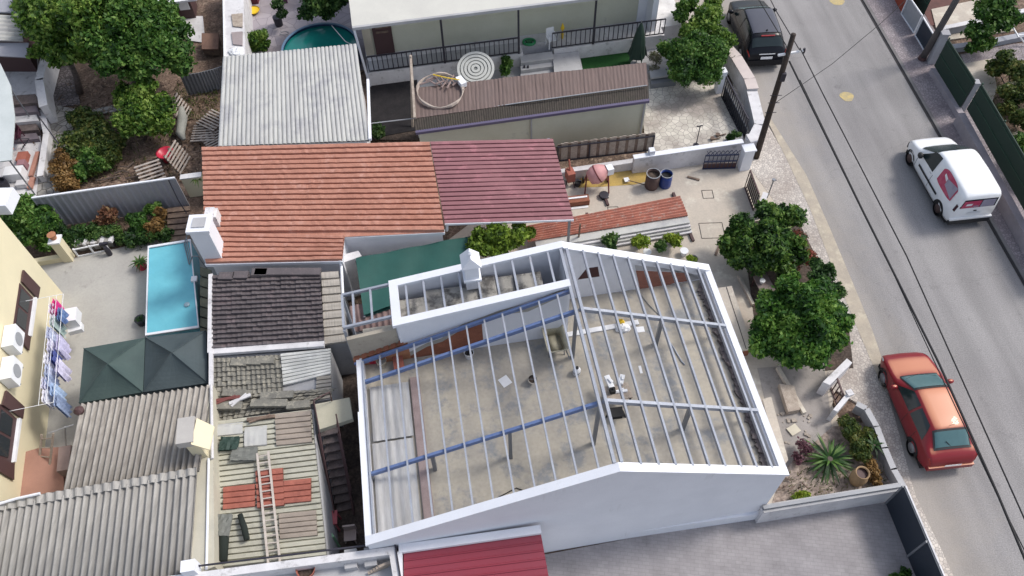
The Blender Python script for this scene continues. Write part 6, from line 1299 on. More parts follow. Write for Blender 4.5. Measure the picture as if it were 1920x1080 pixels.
m=MB(); m.prism([Vector((p.x,p.y,0)) for p in pmid],.8,.93); build(m,'water',m_water,t)
m=MB(); 
l0,l1=W(362,452,1.02),W(372,492,1.02); out=Vector((.18,0,0)); inn=Vector((-.32,-.05,0))
for a in (l0,l1): m.tube([Vector((a.x+.25,a.y,0)),a+out*.6+Vector((0,0,.35)),a+Vector((-.08,0,.38)),a+inn+Vector((0,0,-.04))],.02,6)
for z in (-.02,.12,.25): m.tube([l0+inn*(1-z*2)+Vector((0,0,z)),l1+inn*(1-z*2)+Vector((0,0,z))],.02,6)
build(m,'ladder',m_steeldark,t)
m=MB(); m.box(W(364,523,1.0),.2,.22,.95,1.03,.1); build(m,'skimmer_hatch',m_whitep,t)
m=MB(); m.lathe(W(351,572,.93),[(.09,0),(.10,.05),(.05,.08)],14); solo(m,'pool_float',M_plain('blue_grey_float',(.22,.33,.40),.4),'small grey float drifting on the rectangular pool','float')
m=MB(); m.prism([W(376,510,.9),W(396,510,.9),W(397,720,.9),W(392,632,.9),W(375,632,.9)],.5,.9); 
t=thing('wooden_deck','narrow weathered plank deck between pool and tiled shed','deck',(*W(386,570)[:2],0))
for k in range(7):
    y=500+k*19; m=MB(); m.prism([W(375,y,.9),W(396,y+6,.9),W(396,y+22,.9),W(375,y+16,.9)],.84,.9-.004*(k%2)); build(m,'plank',M('mossy_plank',(.17,.17,.12),(.11,.11,.08),scale=3,fine=.2) if k==0 else bpy.data.materials['mossy_plank'],t)
m=MB(); m.prism([W(378,505,.8),W(394,505,.8),W(394,630,.8),W(378,630,.8)],0,.8); build(m,'base',m_darksoil,t)
# canopies
def gazebo(name,label,cs,apex,mat,z=2.1,dz=.62,group=None):
    P=[W(x,y,z) for x,y in cs]; cen=sum(P,Vector())/4; ap=W(apex[0],apex[1],z+dz); t=thing(name,label,'canopy',(cen.x,cen.y,0),group)
    m=MB(); N=8
    for i in range(4):
        a,b_=P[i],P[(i+1)%4]; n0=len(m.v)
        for r_ in range(N+1):
            f=r_/N
            for k in range(N+1):
                q=a.lerp(b_,k/N).lerp(ap,f); q.z-=.10*math.sin(math.pi*f)*math.sin(math.pi*k/N); m.v.append(q)
        for r_ in range(N):
            for k in range(N): j=n0+r_*(N+1)+k; m.f.append((j,j+1,j+N+2,j+N+1)); m.m.append(0)
    build(m,'fabric',mat,t,False)
    m=MB()
    for i in range(4): a,b_=P[i],P[(i+1)%4]; m.add([a,b_,b_-Vector((0,0,.22)),a-Vector((0,0,.22))],[(0,1,2,3)])
    build(m,'valance',mat,t)
    for p in P: q=p.lerp(cen,.02); m=MB(); m.tube([(q.x,q.y,0),(q.x,q.y,q.z-.02)],.025,6); build(m,'pole',m_steeldark,t)
    m=MB()
    for p in P: m.tube([p+Vector((0,0,.012)),ap+Vector((0,0,.012))],.014,5)
    build(m,'seam',mat,t)
gazebo('pop_up_canopy','dark green grey pyramid canopy, the left of the two side by side',[(157,653),(272,633),(268,735),(148,756)],(202,682),m_gaz)
gazebo('pop_up_canopy','charcoal pyramid canopy touching the blue pool, the right of the two',[(273,633),(386,620),(390,718),(269,735)],(322,661),m_gaz2)
# yellow house
yA=W(118,550,0); yB=W(88,815,0); yd=(yB-yA).normalized(); yn=Vector((-yd.y,yd.x,0)); yn=yn if yn.x>0 else -yn
t=thing('yellow_house','tall cream yellow house at the left edge with dark brown shutters','house',(*(yA-yn*3+yd*4)[:2],0)); hz=4.35
m=MB(); m.prism([yA,yA+yd*13,yA+yd*13-yn*9,yA-yn*9],0,hz); build(m,'wall',m_cream,t)
m=MB(); m.prism([yA-yn*.0+yd*0-yn*.25+yn*.2,yA+yd*13-yn*.05,yA+yd*13-yn*9,yA-yn*9],hz,hz+.12); build(m,'roof',m_creamwall,t)
m=MB(); e=WPl(8,372,yA,yn); m.box(e-yn*.05,.55,.8,e.z-.35,e.z+.1,0); build(m,'corner_cornice',m_white,t)
def YW(x,y): return WPl(x,y,yA,yn)
def ypatch(mb,px,o0,o1,mi=0):
    P=[YW(x,y)+yn*o1 for x,y in px]; Q=[YW(x,y)+yn*o0 for x,y in px]; n=len(P)
    mb.add(P+Q,[tuple(range(n)),tuple(range(n,2*n))[::-1]]+[(i,i+n,(i+1)%n+n,(i+1)%n) for i in range(n)],mi)
for wi,(op,s1,s2) in enumerate((([(36,531),(63,560),(53,632),(24,611)],[(40,507),(71,540),(67,561),(37,529)],[(25,613),(53,633),(50,658),(31,636)]),([(-3,756),(33,787),(22,868),(-12,860)],[(7,733),(41,764),(38,786),(0,760)],[(-10,861),(22,870),(21,901),(-8,884)]))):
    m=MB(); ypatch(m,op,-.02,.02); wo=build(m,'window',m_brown,t)
    (x0,y0),(x1,y1),(x2,y2),(x3,y3)=op
    L_=lambda s,q:((x0*(1-s)+x1*s)*(1-q)+(x3*(1-s)+x2*s)*q,(y0*(1-s)+y1*s)*(1-q)+(y3*(1-s)+y2*s)*q)
    for q0_,q1_ in ((.08,.47),(.53,.92)):
        m=MB(); ypatch(m,[L_(.12,q0_),L_(.72,q0_),L_(.72,q1_),L_(.12,q1_)],.02,.035); build(m,'pane',m_glass,wo)
    m=MB(); ypatch(m,[L_(.93,0),L_(1.03,0),L_(1.03,1),L_(.93,1)],.02,.12); build(m,'sill',m_whitep,wo)
    for s_ in (s1,s2): m=MB(); ypatch(m,s_,.03,.09); build(m,'shutter',m_brown,t)
for i,(x,y) in enumerate(((12,640),(8,700))):
    c=YW(x,y)+yn*.2; t2=thing('air_conditioner','white air conditioner unit on the yellow wall, %s'%('the one nearer the upper window' if i==0 else 'the one nearer the lower window'),'air conditioner',c-Vector((0,0,.3)),'air conditioners on the yellow wall')
    m=MB(); m.prism([c-yn*.17-yd*.4,c+yn*.17-yd*.4,c+yn*.17+yd*.4,c-yn*.17+yd*.4],c.z-.28,c.z+.28); build(m,'casing',m_whitep,t2)
    m=MB(); m.lathe(c+yn*.171,[(.22,0),(.22,.012)],20,M=Matrix(((yd.x,0,yn.x),(yd.y,0,yn.y),(0,1,0)))); build(m,'fan_grille',m_greyp,t2)
    m=MB(); m.beam(c-yn*.17-yd*.3-Vector((0,0,.3)),c+yn*.17-yd*.3-Vector((0,0,.3)),.04,.04); m.beam(c-yn*.17+yd*.3-Vector((0,0,.3)),c+yn*.17+yd*.3-Vector((0,0,.3)),.04,.04); build(m,'bracket',m_steeldark,t2)
# clothes line with garments
cl0=YW(84,553); cl1=YW(60,770)
t=thing('clothes_line','wall mounted clothes line frame on the yellow wall','clothes line',(yA.x,yA.y,0)); zl=2.3
la=W(93,556,zl); lb=W(72,760,zl)
m=MB()
for p in (la,lb): q=Vector((p.x,p.y,zl)); q=q-yn*((q-yA).dot(yn)-.01); m.tube([q,Vector((p.x,p.y,zl))+yn*.45],.011,6)
for o in (0,.22,.44): m.tube([la+yn*o,lb+yn*o],.008,5)
build(m,'frame',m_whitep,t)
gar=[(0.02,.5,.55,.10,(.50,.02,.18),'magenta jumper on the clothes line'),(.12,.4,.5,.3,(.10,.16,.32),'small blue trousers next to the magenta jumper'),(.2,.3,.8,.12,(.30,.38,.36),'grey green striped towel on the clothes line'),(.30,.3,.7,0,(.50,.50,.62),'white lilac sheet edge hanging nearest the wall'),(.38,.45,.75,.35,(.42,.40,.55),'lilac shirt in the middle of the clothes line'),(.5,.35,.55,.2,(.06,.08,.25),'navy blue shorts on the clothes line'),(.60,.42,.8,.4,(.52,.50,.64),'pale lilac pillowcase with light border'),(.72,.35,.7,.1,(.28,.34,.48),'light blue jeans hanging below the pillowcase'),(.82,.34,.8,.3,(.32,.42,.58),'blue striped cloth at the lower end of the line'),(.93,.3,.9,.44,(.22,.28,.42),'grey blue towel hanging last on the line')]
for _k in range(8): gar.append((.06+.115*_k,.34,.55+.08*(_k%3),.02+.05*(_k%2),[(.55,.54,.64),(.60,.60,.66),(.40,.44,.56)][_k%3],['white frilly cloth nearest the wall at the top of the line','second pale cloth nearest the wall below the magenta jumper','blue grey cloth nearest the wall beside the striped towel','whitish cloth nearest the wall beside the lilac shirt','pale lilac cloth nearest the wall level with the upper air conditioner','grey blue cloth nearest the wall beside the pillowcase','white cloth nearest the wall beside the light blue jeans','pale cloth nearest the wall at the bottom end of the line'][_k]))
LL=(lb-la).length; ld=(lb-la).normalized()
for s,w_,h_,o,colr,lb_ in gar:
    m=MB(); p0=la+ld*(s*LL)+yn*o; nx,nz=7,7
    for j in range(nz+1):
        for i in range(nx+1): m.v.append(p0+ld*(w_*1.3*i/nx)+Vector((0,0,-h_*j/nz))+yn*(.05*math.sin(i*1.9+s*9)*(j/nz+.3)))
    for j in range(nz):
        for i in range(nx): a=j*(nx+1)+i; m.f.append((a,a+1,a+nx+2,a+nx+1)); m.m.append(0)
    n0=len(m.v); m.v+=[v+yn*.09+ld*.03 for v in m.v[:n0]]
    for f in m.f[:]: m.f.append(tuple(k+n0 for k in f)); m.m.append(0)
    solo(m,'hanging_garment',M('cloth_%d'%int(s*100),colr,tuple(min(1,c*1.5+.03) for c in colr),scale=9,fine=.1),lb_,'laundry','laundry on the clothes line')
m=MB(); c=W(128,590,1.6); m.box(c,.5,.55,1.2,1.6,.2); m.box(c+Vector((.1,-.25,0)),.45,.3,1.0,1.2,.3); solo(m,'wall_box',m_whitep,'white plastic laundry box at the upper end of the clothes line','box')
# ladder, bricks and shed by the yellow wall
ladder('ladder','pale leaning ladder beside the brick coloured wall at the lower left',W(78,815,1.6),W(70,912,.3),W(100,812,1.9),W(88,920,.4),6,m_pale_wood)
m=MB(); m.prism([W(30,852,1.1),W(72,840,1.1),W(118,838,1.1),W(120,925,1.1),W(20,940,1.1)],0,1.1); solo(m,'terracotta_wall',M('brick_pink_render',(.38,.21,.16),(.31,.17,.13),scale=1,fine=.06),'pinkish brown rendered block beside the corrugated roofs','wall')
m=MB(); m.prism([W(110,838,1.5),W(133,834,1.5),W(128,880,1.5),W(106,884,1.5)],1.1,1.5); solo(m,'box',M('mauve_box',(.34,.25,.22),fine=.06),'mauve box on the brown block left of the corrugated roof','box')
m=MB(); m.tube([W(92,812,1.3),W(138,796,1.3)],.02,6); m.tube([W(122,800,1.3),W(124,835,0.1)],.02,6); solo(m,'handrail',m_greyp,'grey handrail above the leaning ladder','rail')
m=MB(); m.tube([W(-20,950,3.2),W(30,935,3.2),W(75,925,3.2)],.04,6); solo(m,'white_pipe',m_white,'white pipe on the upper edge of the lower corrugated roof','pipe')
# courtyard gate and post
c=W(131,486,0); t=thing('gate_post','pale yellow square post carrying a terracotta pot by the courtyard gate','post',c)
m=MB(); m.box(c,.34,.34,0,1.15,R(5)); build(m,'shaft',m_cream,t); m=MB(); m.box(c,.42,.42,1.15,1.22,R(5)); build(m,'cap',m_whitep,t)
m=MB(); m.lathe(c+Vector((-.02,.03,1.221)),[(.1,0),(.15,.2),(.16,.23),(.13,.23)],14); solo(m,'flower_pot',m_terra,'terracotta pot on top of the pale yellow post','pot')
t=thing('courtyard_gate','low green wire gate with pale frame beside the yellow post','gate',W(180,480,0))
ga,gb=W(148,482,0),W(206,470,0); m=MB(); up=Vector((0,0,1))
for z in (.05,.45): m.beam(ga+up*z,gb+up*z,.04,.05)
for k in (0,.5,1): p=ga.lerp(gb,k); m.beam(p,p+up*.5,.05,.05)
build(m,'frame',m_whitep,t)
m=MB(); c=W(207,478,0); m.lathe(c,[(.1,0),(.1,.3),(.06,.5)],10); m.box(c+Vector((-.05,.1,0)),.3,.1,.5,.6,.2); solo(m,'gate_lock_post',m_iron,'dark lock post at the right end of the low courtyard gate','post')
wall('low_wall','low pale yellow kerb wall left of the courtyard post',[(60,492),(118,482)],.3,0,.15,m_cream)
wall('low_wall','thin pale wall behind the courtyard gate',[(130,462),(208,452)],.35,0,.12,m_crazyl)
for k in range(9):
    m=MB(); m.box(W(146+k*8,458-k*1.0,.35),.16,.3,.35,.47,R(random.uniform(-8,8))); solo(m,'edging_stone',m_crazyl if k%2 else m_whitedirty,'pale edging stones in a row behind the courtyard gate','stone','edging stones behind the courtyard gate')
# metal sheet fence and plank pile
t=thing('sheet_metal_fence','tall grey ribbed sheet metal fence with white top edge','fence',W(220,420,0))
fa,fb=W(60,372,1.7),W(328,334,1.7); m=MB(); m.sheet(fb,fa,Vector((fa.x,fa.y,.02)),Vector((fb.x,fb.y,.02)),21,.035,'box',th=.02); build(m,'ribbed_sheet',m_fencegrey,t)
m=MB(); m.beam(fa+Vector((0,0,.02)),fb+Vector((0,0,.02)),.07,.06); build(m,'top_rail',m_white,t)
m=MB(); m.tube([W(316,338,1.75),W(334,375,.9),W(350,400,.3)],.02,6); solo(m,'leaning_rod',m_iron,'dark rod leaning on the right end of the ribbed fence','rod')
wall('low_wall','pale yellow low wall between the ribbed fence and the annexe',[(338,335),(376,330)],1.1,0,.2,m_cream,m_whitedirty)
t=thing('timber_deck','weathered plank platform behind the annexe chimney','deck',W(333,420,0))
for k in range(6):
    m=MB(); y=388+k*11; m.prism([W(314,y+2,.3),W(356,y-2,.3),W(356,y+6,.3),W(314,y+10,.3)],.22,.3-.003*(k%2)); build(m,'plank',m_wood,t)
# ================================================================ LEFT GARDEN
m_slat=M('sun_bleached_slat',(.46,.41,.37),(.33,.29,.26),scale=5,fine=.15)
def mkpallet(loc,rot,tilt,label,mat):
    t=thing('wooden_pallet',label,'pallet',(0,0,0),'wooden pallets in the back garden')
    for k in range(7): m=MB(); m.box((0,-.54+k*.18),1.2,.08,.10,.125); build(m,'slat',m_slat,t)
    for x in (-.5,0,.5): m=MB(); m.box((x,0),.1,1.2,.0,.099); build(m,'bearer',m_wood,t)
    t.location=loc; t.rotation_euler=(tilt,0,rot); t.scale=(.85,.85,.85); return t
pal=mkpallet(W(400,228,.15),R(-32),0,'wooden pallet lying askew, the upper one of the heap beside the ribbed roof shed',m_pale_wood)
for (px,py,z,rot,tilt,lab) in ((384,252,.05,2,0,'wooden pallet lying square below the askew one'),(404,262,.02,38,0,'dark wooden pallet partly under the orange tile roof edge'),(284,327,.1,25,30,'wooden pallet leaning behind the ribbed metal fence'),(334,205,.45,80,70,'upright pallet fence panel, the upper one by the small round tree'),(330,295,.45,78,70,'upright pallet fence panel just above the red bowl')):
    c=copy_tree(pal); c.location=W(px,py,z); c.rotation_euler=(R(tilt),0,R(rot)); c['label']=lab
m=MB(); c=W(316,300,0); m.lathe(c,[(.2,0),(.22,.2),(.34,.42),(.36,.45),(.30,.42),(.2,.28)],20); solo(m,'red_bowl',m_red,'glossy red bowl on a stand at the foot of the pallet fence','bowl',smooth=True)
m=MB(); c=W(342,235,0.3); m.tube([W(340,200,.9),W(342,222,.6),W(338,250,.4),W(345,262,.3)],[.1,.22,.2,.08],8); solo(m,'sack',M('grey_sack',(.30,.30,.27),(.22,.22,.2),fine=.1),'limp grey sack hanging on the pallet fence','sack',smooth=True)
t=thing('corrugated_fence','dark curved corrugated fence between the trees and the ribbed roof shed','fence',W(375,160,0))
pts=[W(337,142,1.1),W(372,137,1.1),W(400,130,1.1),W(417,124,1.1)]
for a,b_ in zip(pts[:-1],pts[1:]): m=MB(); m.sheet(b_,a,Vector((a.x,a.y,0)),Vector((b_.x,b_.y,0)),5,.02,'sin',th=.015); build(m,'sheet',m_steeldark,t)
t=thing('coop_roof','brown boarded hatch beside the white garden wall at the top','hatch',W(393,75,0)); m=MB(); m.slab([W(378,62,.6),W(410,62,.6),W(409,92,.5),W(378,92,.5)],.06); build(m,'lid',M('brown_board',(.20,.12,.09),(.15,.09,.07),scale=3,fine=.1),t); m=MB(); m.prism([W(379,64,.5),W(409,64,.5),W(408,91,.4),W(379,91,.4)],0,.42); build(m,'base',m_wood,t)
t=thing('garden_shed','small shed with white roof and dark glazed front at the top edge','shed',W(330,30,0))
m=MB(); m.slab([W(270,-25,1.9),W(372,-40,1.9),W(368,-2,1.9),W(296,8,1.9)],.1); build(m,'roof',m_whitep,t)
m=MB(); m.prism([W(298,40,.0),W(368,34,.0),W(370,10,0),W(300,16,0)],0,1.75); build(m,'wall',m_brown,t)
for k in range(3):
    a=W(300+k*23,41-k*2.2,0); b_=W(318+k*23,39-k*2.2,0); m=MB(); m.prism([a,b_,b_+Vector((0,-.04,0)),a+Vector((0,-.04,0))],.5+.02*k,1.4); build(m,'window',m_glass if k<2 else m_whitep,t)
# long white wall strip by the round pool
t=thing('garden_wall','broad white topped garden wall above the ribbed roof shed','wall',(*W(438,50)[:2],0)); m=MB(); m.prism([W(417,-60,1.6),W(455,-60,1.6),W(460,108,1.6),W(420,112,1.6)],0,1.6); build(m,'masonry',m_whitedirty,t)
m=MB(); m.beam(W(418,-60,1.62),W(421,112,1.62),.06,.06); build(m,'edge_trim',m_whitep,t)
for i,(y,lb) in enumerate(((38,'brown board on the white garden wall, nearer the yellow basin'),(72,'mauve board on the white garden wall, nearer the bush'))):
    m=MB(); m.prism([W(434,y-10,1.62),W(455,y-12,1.62),W(455,y+14,1.62),W(437,y+12,1.62)],1.62,1.66); solo(m,'board',[m_pale_wood,M('mauve_board',(.33,.28,.28),fine=.05)][i],lb,'board')
cloth_pile(444,98,1.6,'crumpled white cloth at the lower end of the white garden wall',m_whitep,.35,.3,.15,name='cloth',cat='cloth',seed=8)
c=W(476,24,0); m=MB(); m.lathe(c,[(.2,0),(.3,.15),(.33,.17),(.27,.13)],20); solo(m,'plastic_basin',m_yellow,'bright yellow round basin on the mauve paving','basin',smooth=True)
m=MB(); m.box(W(475,4,0),.6,.4,0,.7,0); solo(m,'cabinet',M_plain('maroon_cabinet',(.12,.02,.03),.5),'dark maroon cabinet behind the yellow basin','cabinet')
m=MB(); c=W(524,48,0); m.lathe(c,[(.18,0),(.22,.5),(.2,.5)],14); solo(m,'plant_tub',m_iron,'dark tall plant tub left of the round green pool','pot')
m=MB(); m.box(W(533,4,0),.35,.35,0,.4,.2); solo(m,'small_crate',M_plain('purple_crate',(.10,.03,.08),.5),'small purple crate near the top edge above the plant tub','crate')
c=W(600,92,0); zc=.95; c=W(600,88,zc); rr=mpp(600,88,zc)*70; t=thing('round_pool','round above ground pool with dark green water','swimming pool',(c.x,c.y,0))
m=MB(); m.lathe((c.x,c.y,0),[(rr,0),(rr*1.01,.5),(rr,zc)],48,cap=False); build(m,'side',M_plain('navy_liner',(.02,.05,.12),.5),t,True)
m=MB(); m.lathe((c.x,c.y,0),[(rr*.965,zc),(rr*1.02,zc+.0),(rr*1.02,zc+.04),(rr*.965,zc+.04),(rr*.965,zc)],48,cap=False); build(m,'rim',M_plain('navy_rim',(.10,.17,.26),.4),t)
m=MB(); m.lathe((c.x,c.y,0),[(rr*.97,zc-.15),(rr*.97,zc-.1)],48); build(m,'water',m_watergreen,t)
m=MB(); m.tube([W(622,48,zc-.02),W(634,62,zc-.04),W(648,78,zc-.05),W(660,84,zc-.05)],.02,6); solo(m,'pool_hose',m_whitep,'pale hose floating in the round green pool','hose')
m=MB(); m.tube([W(533,62,.05)+Vector((.2*math.cos(a),.13*math.sin(a),0)) for a in [k*math.pi/8 for k in range(17)]],.015,5); solo(m,'hose_ring',m_greyp,'thin coiled hose on the paving left of the round pool','hose')
# neighbour terrace at the far left
t=thing('neighbour_shed','shed with grey ribbed awning roof in the top left corner','shed',W(10,50,0))
m=MB(); m.sheet(W(-80,24,2.6),W(-80,74,2.4),W(42,76,2.4),W(50,30,2.6),6,.05,'sin',th=.02); build(m,'awning',m_ribwhite,t,True)
m=MB(); m.slab([W(-80,80,2.2),W(54,80,2.2),W(48,107,2.0),W(-80,101,2.0)],.05); build(m,'lower_awning',m_fencegrey,t)
m=MB(); m.slab([W(-80,-40,2.8),W(36,-40,2.8),W(30,22,2.7),W(-80,22,2.7)],.08); build(m,'flat_roof',m_fencegrey,t)
m=MB(); m.prism([W(-80,-30,2.3),W(20,-30,2.3),W(24,60,2.2),W(-80,60,2.2)],0,2.2); build(m,'wall',m_brown,t)
wall('garden_wall','weathered white wall bending down past the left steps',[(60,62),(80,98),(66,150),(74,200)],1.0,0,.3,m_whitedirty,side=1)
wall('garden_wall','low white wall along the stone path left of the wild garden',[(72,205),(82,250),(70,330)],.4,0,.2,m_whitedirty,side=1)
t=thing('terrace_steps','dark mauve boarded steps on the left terrace','steps',W(45,220,0))
for k in range(5):
    y=180+k*17; z=.8-.15*k; m=MB(); m.prism([W(14,y,z),W(66,y-4,z),W(72,y+12,z),W(18,y+17,z)],0,z); build(m,'step',[m_stair,M('mauve_step',(.20,.17,.19),(.14,.12,.14),fine=.1),m_whitedirty][k%3] if k else m_stair,t)
t=thing('terrace_awning','pale grey green awning over the left terrace','awning',W(5,200,0)); m=MB(); P=[W(-70,115,2.3),W(0,118,2.3),W(20,160,2.2),W(28,220,2.1),W(22,300,2.0),W(-70,310,2.0)]; m.slab(P,.05); build(m,'sheet',M('pale_awning',(.50,.54,.54),(.44,.48,.48),scale=1,fine=.04),t)
for p in (P[2],P[4]): m=MB(); m.tube([(p.x-.1,p.y,0),(p.x-.1,p.y,p.z-.04)],.03,6); build(m,'post',m_steeldark,t)
bucket(19,196,.8,.17,.25,M_plain('magenta_pot',(.30,.02,.10),.5),'magenta pot with white flowers at the top of the left steps',m_whitep,name='plant_pot',cat='pot')
bucket(34,249,.3,.15,.2,M_plain('magenta_pot2',(.32,.03,.10),.5),'small magenta pot beside the dark terrace chair',m_whitep,name='plant_pot',cat='pot')
chair(36,268,.1,R(15),M_plain('dark_maroon_plastic',(.06,.015,.03),.5),'garden_chair','dark maroon armchair on the left terrace',1.2)
m=MB(); c=W(52,278,.1)
for a,b_ in (((-.25,-.1),(.25,.1)),((-.25,.1),(.25,-.1))): m.tube([c+Vector((a[0],a[1],0)),c+Vector((b_[0],b_[1],.45))],.02,5)
m.tube([c+Vector((-.25,-.1,.45)),c+Vector((.25,-.1,.45)),c+Vector((.25,.1,.45)),c+Vector((-.25,.1,.45)),c+Vector((-.25,-.1,.45))],.02,5)
solo(m,'folding_stool',m_iron,'black folding stool frame right of the dark armchair','stool')
c=W(16,287,.1); t=thing('watering_can','orange plastic watering can under the awning edge','watering can',c); m=MB(); m.lathe(c,[(.15,0),(.17,.2),(.1,.28)],14); build(m,'body',M_plain('orange_plastic',(.6,.12,.02),.4),t,True); m=MB(); m.tube([c+Vector((.14,0,.1)),c+Vector((.38,-.05,.3))],.025,6); build(m,'spout',bpy.data.materials['orange_plastic'],t); m=MB(); m.tube([c+Vector((-.1,0,.27)),c+Vector((0,0,.42)),c+Vector((.1,0,.27))],.018,5); build(m,'handle',bpy.data.materials['orange_plastic'],t)
for i,(x,y,sx,sy,h,mt,lb) in enumerate(((46,300,.4,.5,.25,m_newclay,'loose orange bricks beside the folding stool'),(66,310,.16,1.4,.12,M('salmon_brick',(.42,.22,.17),(.34,.17,.13),scale=3,fine=.1),'long salmon brick edging along the terrace'),(60,345,.2,.6,.1,bpy.data.materials['salmon_brick'],'short salmon brick edging near the ribbed fence'),(47,315,.3,.3,.35,M_plain('mauve_pot_mat',(.30,.16,.18),.6),'mauve square planter with white soil'),(33,332,.7,.5,.4,m_whitep,'white rough table beside the black round bin'),(44,348,.4,.3,.2,m_whitedirty,'pale block right of the black round bin'))):
    flat(x,y,.05,sx,sy,.1,mt,'terrace_item' if 0 else ['brick_pile','brick_edging','brick_edging','square_planter','white_table','pale_block'][i],lb,['bricks','edging','edging','planter','table','block'][i],h)
m=MB(); c=W(10,352,0); m.lathe(c,[(.2,0),(.22,.4),(.22,.42),(.17,.42),(.17,.3)],18); solo(m,'round_bin',m_iron,'black round bin at the lower end of the left terrace','bin')
m=MB(); m.tube([W(70,215,1.0),W(110,270,1.0)],.025,6); solo(m,'rail',m_iron,'thin dark rail over the stone path','rail')
# ================================================================ PLANTS
def canopy_tree(*a,**k): return tree(*a,**k)
tree('broadleaf_tree','large bright green tree in the top left corner beside the ribbed awning','tree',W(150,175,0),[(70,25,3.2,44),(120,15,3.8,58),(180,5,4.2,62),(110,65,3.0,44),(160,60,3.6,48),(120,-45,3.6,70),(85,95,2.3,26),(45,10,2.7,24),(80,60,2.8,30),(140,100,2.6,32),(100,110,2.2,20)],30000,.10,m_leafA,tr=.16)
tree('broadleaf_tree','large darker green tree reaching toward the small shed with white roof','tree',W(250,165,0),[(240,30,3.8,62),(290,70,3.2,48),(325,95,2.7,36),(220,95,3.2,52),(275,120,2.6,36),(245,-30,4.0,60),(190,110,2.6,32),(300,35,3.0,38),(335,120,2.3,24),(330,60,2.6,28),(255,130,2.4,30)],30000,.10,m_leafB,tr=.16)
tree('small_round_tree','small round lime tipped tree standing alone in the wild garden','tree',W(272,262,0),[(265,195,1.7,40),(250,225,1.3,36),(295,210,1.4,32),(275,165,2.0,24),(290,240,1.1,28),(230,180,1.5,22)],14000,.085,m_leafA,tr=.08)
bush('wild_shrub','tangled olive green shrub covering the middle of the wild garden','shrub',[(170,235,.6,34),(155,275,.5,36),(195,290,.45,32),(145,220,.5,18),(170,310,.4,24),(215,270,.4,28)],11000,.08,m_leafO)
bush('leafy_shrub','low mid green shrub just above the ribbed metal fence','shrub',[(170,300,.5,26),(150,325,.4,18),(195,305,.4,20)],5000,.075,m_leafB)
bush('dry_shrub','tall yellowing dry bush at the lower end of the stone path','shrub',[(122,310,.6,22),(125,340,.5,22),(115,290,.5,14)],4500,.07,m_leafDry)
bush('evergreen_bush','large dark green bush beside the corner of the yellow house','bush',[(45,400,1.2,34),(70,430,1.0,34),(30,420,.9,24),(75,395,1.0,22),(80,455,.5,20)],11000,.085,m_leafB)
bush('trimmed_hedge','dark green creeping hedge at the foot of the ribbed fence','hedge',[(110,440,.4,22),(145,440,.4,22),(180,440,.35,20),(215,440,.35,20),(245,445,.35,20),(275,440,.4,20),(310,440,.35,16)],10000,.07,m_leafD)
bush('leafy_shrub','bright green shrub in front of the right half of the ribbed fence','shrub',[(255,415,.6,20),(270,425,.5,16),(288,395,.6,14)],3500,.08,m_leafB)
bush('reddish_shrub','reddish brown shrub in front of the middle of the ribbed fence','shrub',[(200,405,.7,17),(188,418,.5,13),(210,400,.7,10)],2200,.07,M_leaf('russet_leaves',[(.05,.025,.015),(.14,.06,.035),(.25,.12,.07),(.3,.2,.1)],2))
bush('dry_shrub','brown dried shrub beside the plank platform','shrub',[(290,422,.6,18),(300,402,.5,14),(280,440,.4,12)],2600,.07,m_leafDry)
bush('garden_bush','round leafy bush by the mauve paving above the ribbed roof shed','bush',[(484,72,.8,20),(478,88,.5,15),(495,85,.5,14)],3800,.08,m_leafA)
bush('palm_like_tree','dark feathery tree leaning over the round green pool','tree',[(590,8,1.9,24),(610,20,1.6,22),(575,25,1.5,16),(630,5,1.8,20),(600,-15,2.2,28)],5000,.10,m_leafD)
bush('tub_plant','dark leafy plant growing in the tall dark tub','plant',[(522,10,1.2,12),(528,25,.9,10)],1200,.07,m_leafD)
bush('ornamental_tree','yellow green tree at the top between the veranda and the dark car','tree',[(1330,40,1.9,34),(1300,60,1.6,26),(1355,75,1.5,28),(1285,85,1.2,18),(1340,10,1.8,22)],11000,.085,m_leafA)
bush('garden_bush','bright bush at the top edge above the yellow green tree','bush',[(1285,10,1.3,18),(1278,30,1.1,14)],2500,.08,m_leafB)
bush('clipped_bush','wide rounded dark green bush over the corner of the stone yard','bush',[(1275,105,1.5,38),(1315,100,1.6,42),(1280,135,1.2,30),(1330,130,1.3,34),(1250,95,1.2,18)],16000,.075,m_leafB)
bush('rose_bush','pale flowering weeds beside the reed roof','plant',[(1232,110,.5,14),(1225,130,.4,10)],1000,.05,M_leaf('pale_weed_leaves',[(.06,.08,.03),(.15,.17,.08),(.30,.28,.2),(.45,.42,.36)],3))
m_leafF=M_leaf('glossy_leaves',[(.008,.025,.008),(.028,.08,.015),(.085,.18,.03),(.19,.29,.06)],1.8)
bush('front_bush','broad dark leaved bush next to the driveway gate','bush',[(1440,395,1.1,26),(1475,410,1.0,30),(1400,440,1.3,38),(1380,460,1.1,30),(1445,450,1.4,44),(1480,470,1.1,32),(1385,480,1.0,24),(1425,490,1.0,30),(1465,500,.9,26)],24000,.085,m_leafF)
bush('red_flower_shrub','russet shrub with red flowers between the two front bushes','shrub',[(1495,450,.8,18),(1505,480,.7,20),(1480,500,.8,14)],3000,.06,M_leaf('russet_flower_leaves',[(.03,.04,.015),(.10,.07,.03),(.25,.09,.06),(.35,.10,.07)],3))
for x,y,z in ((1482,487,.95),(1488,492,.9),(1460,478,1.2)):
    pass
leaves([bl(1484,489,1.0,7)],120,.05,'red_flower',m_leafR,None); o=[x for x in bpy.data.objects if x.name.startswith('red_flower')][-1]; fo=bpy.data.objects['red_flower']; tag(fo,'cluster of bright red flowers on the russet shrub','flowers')
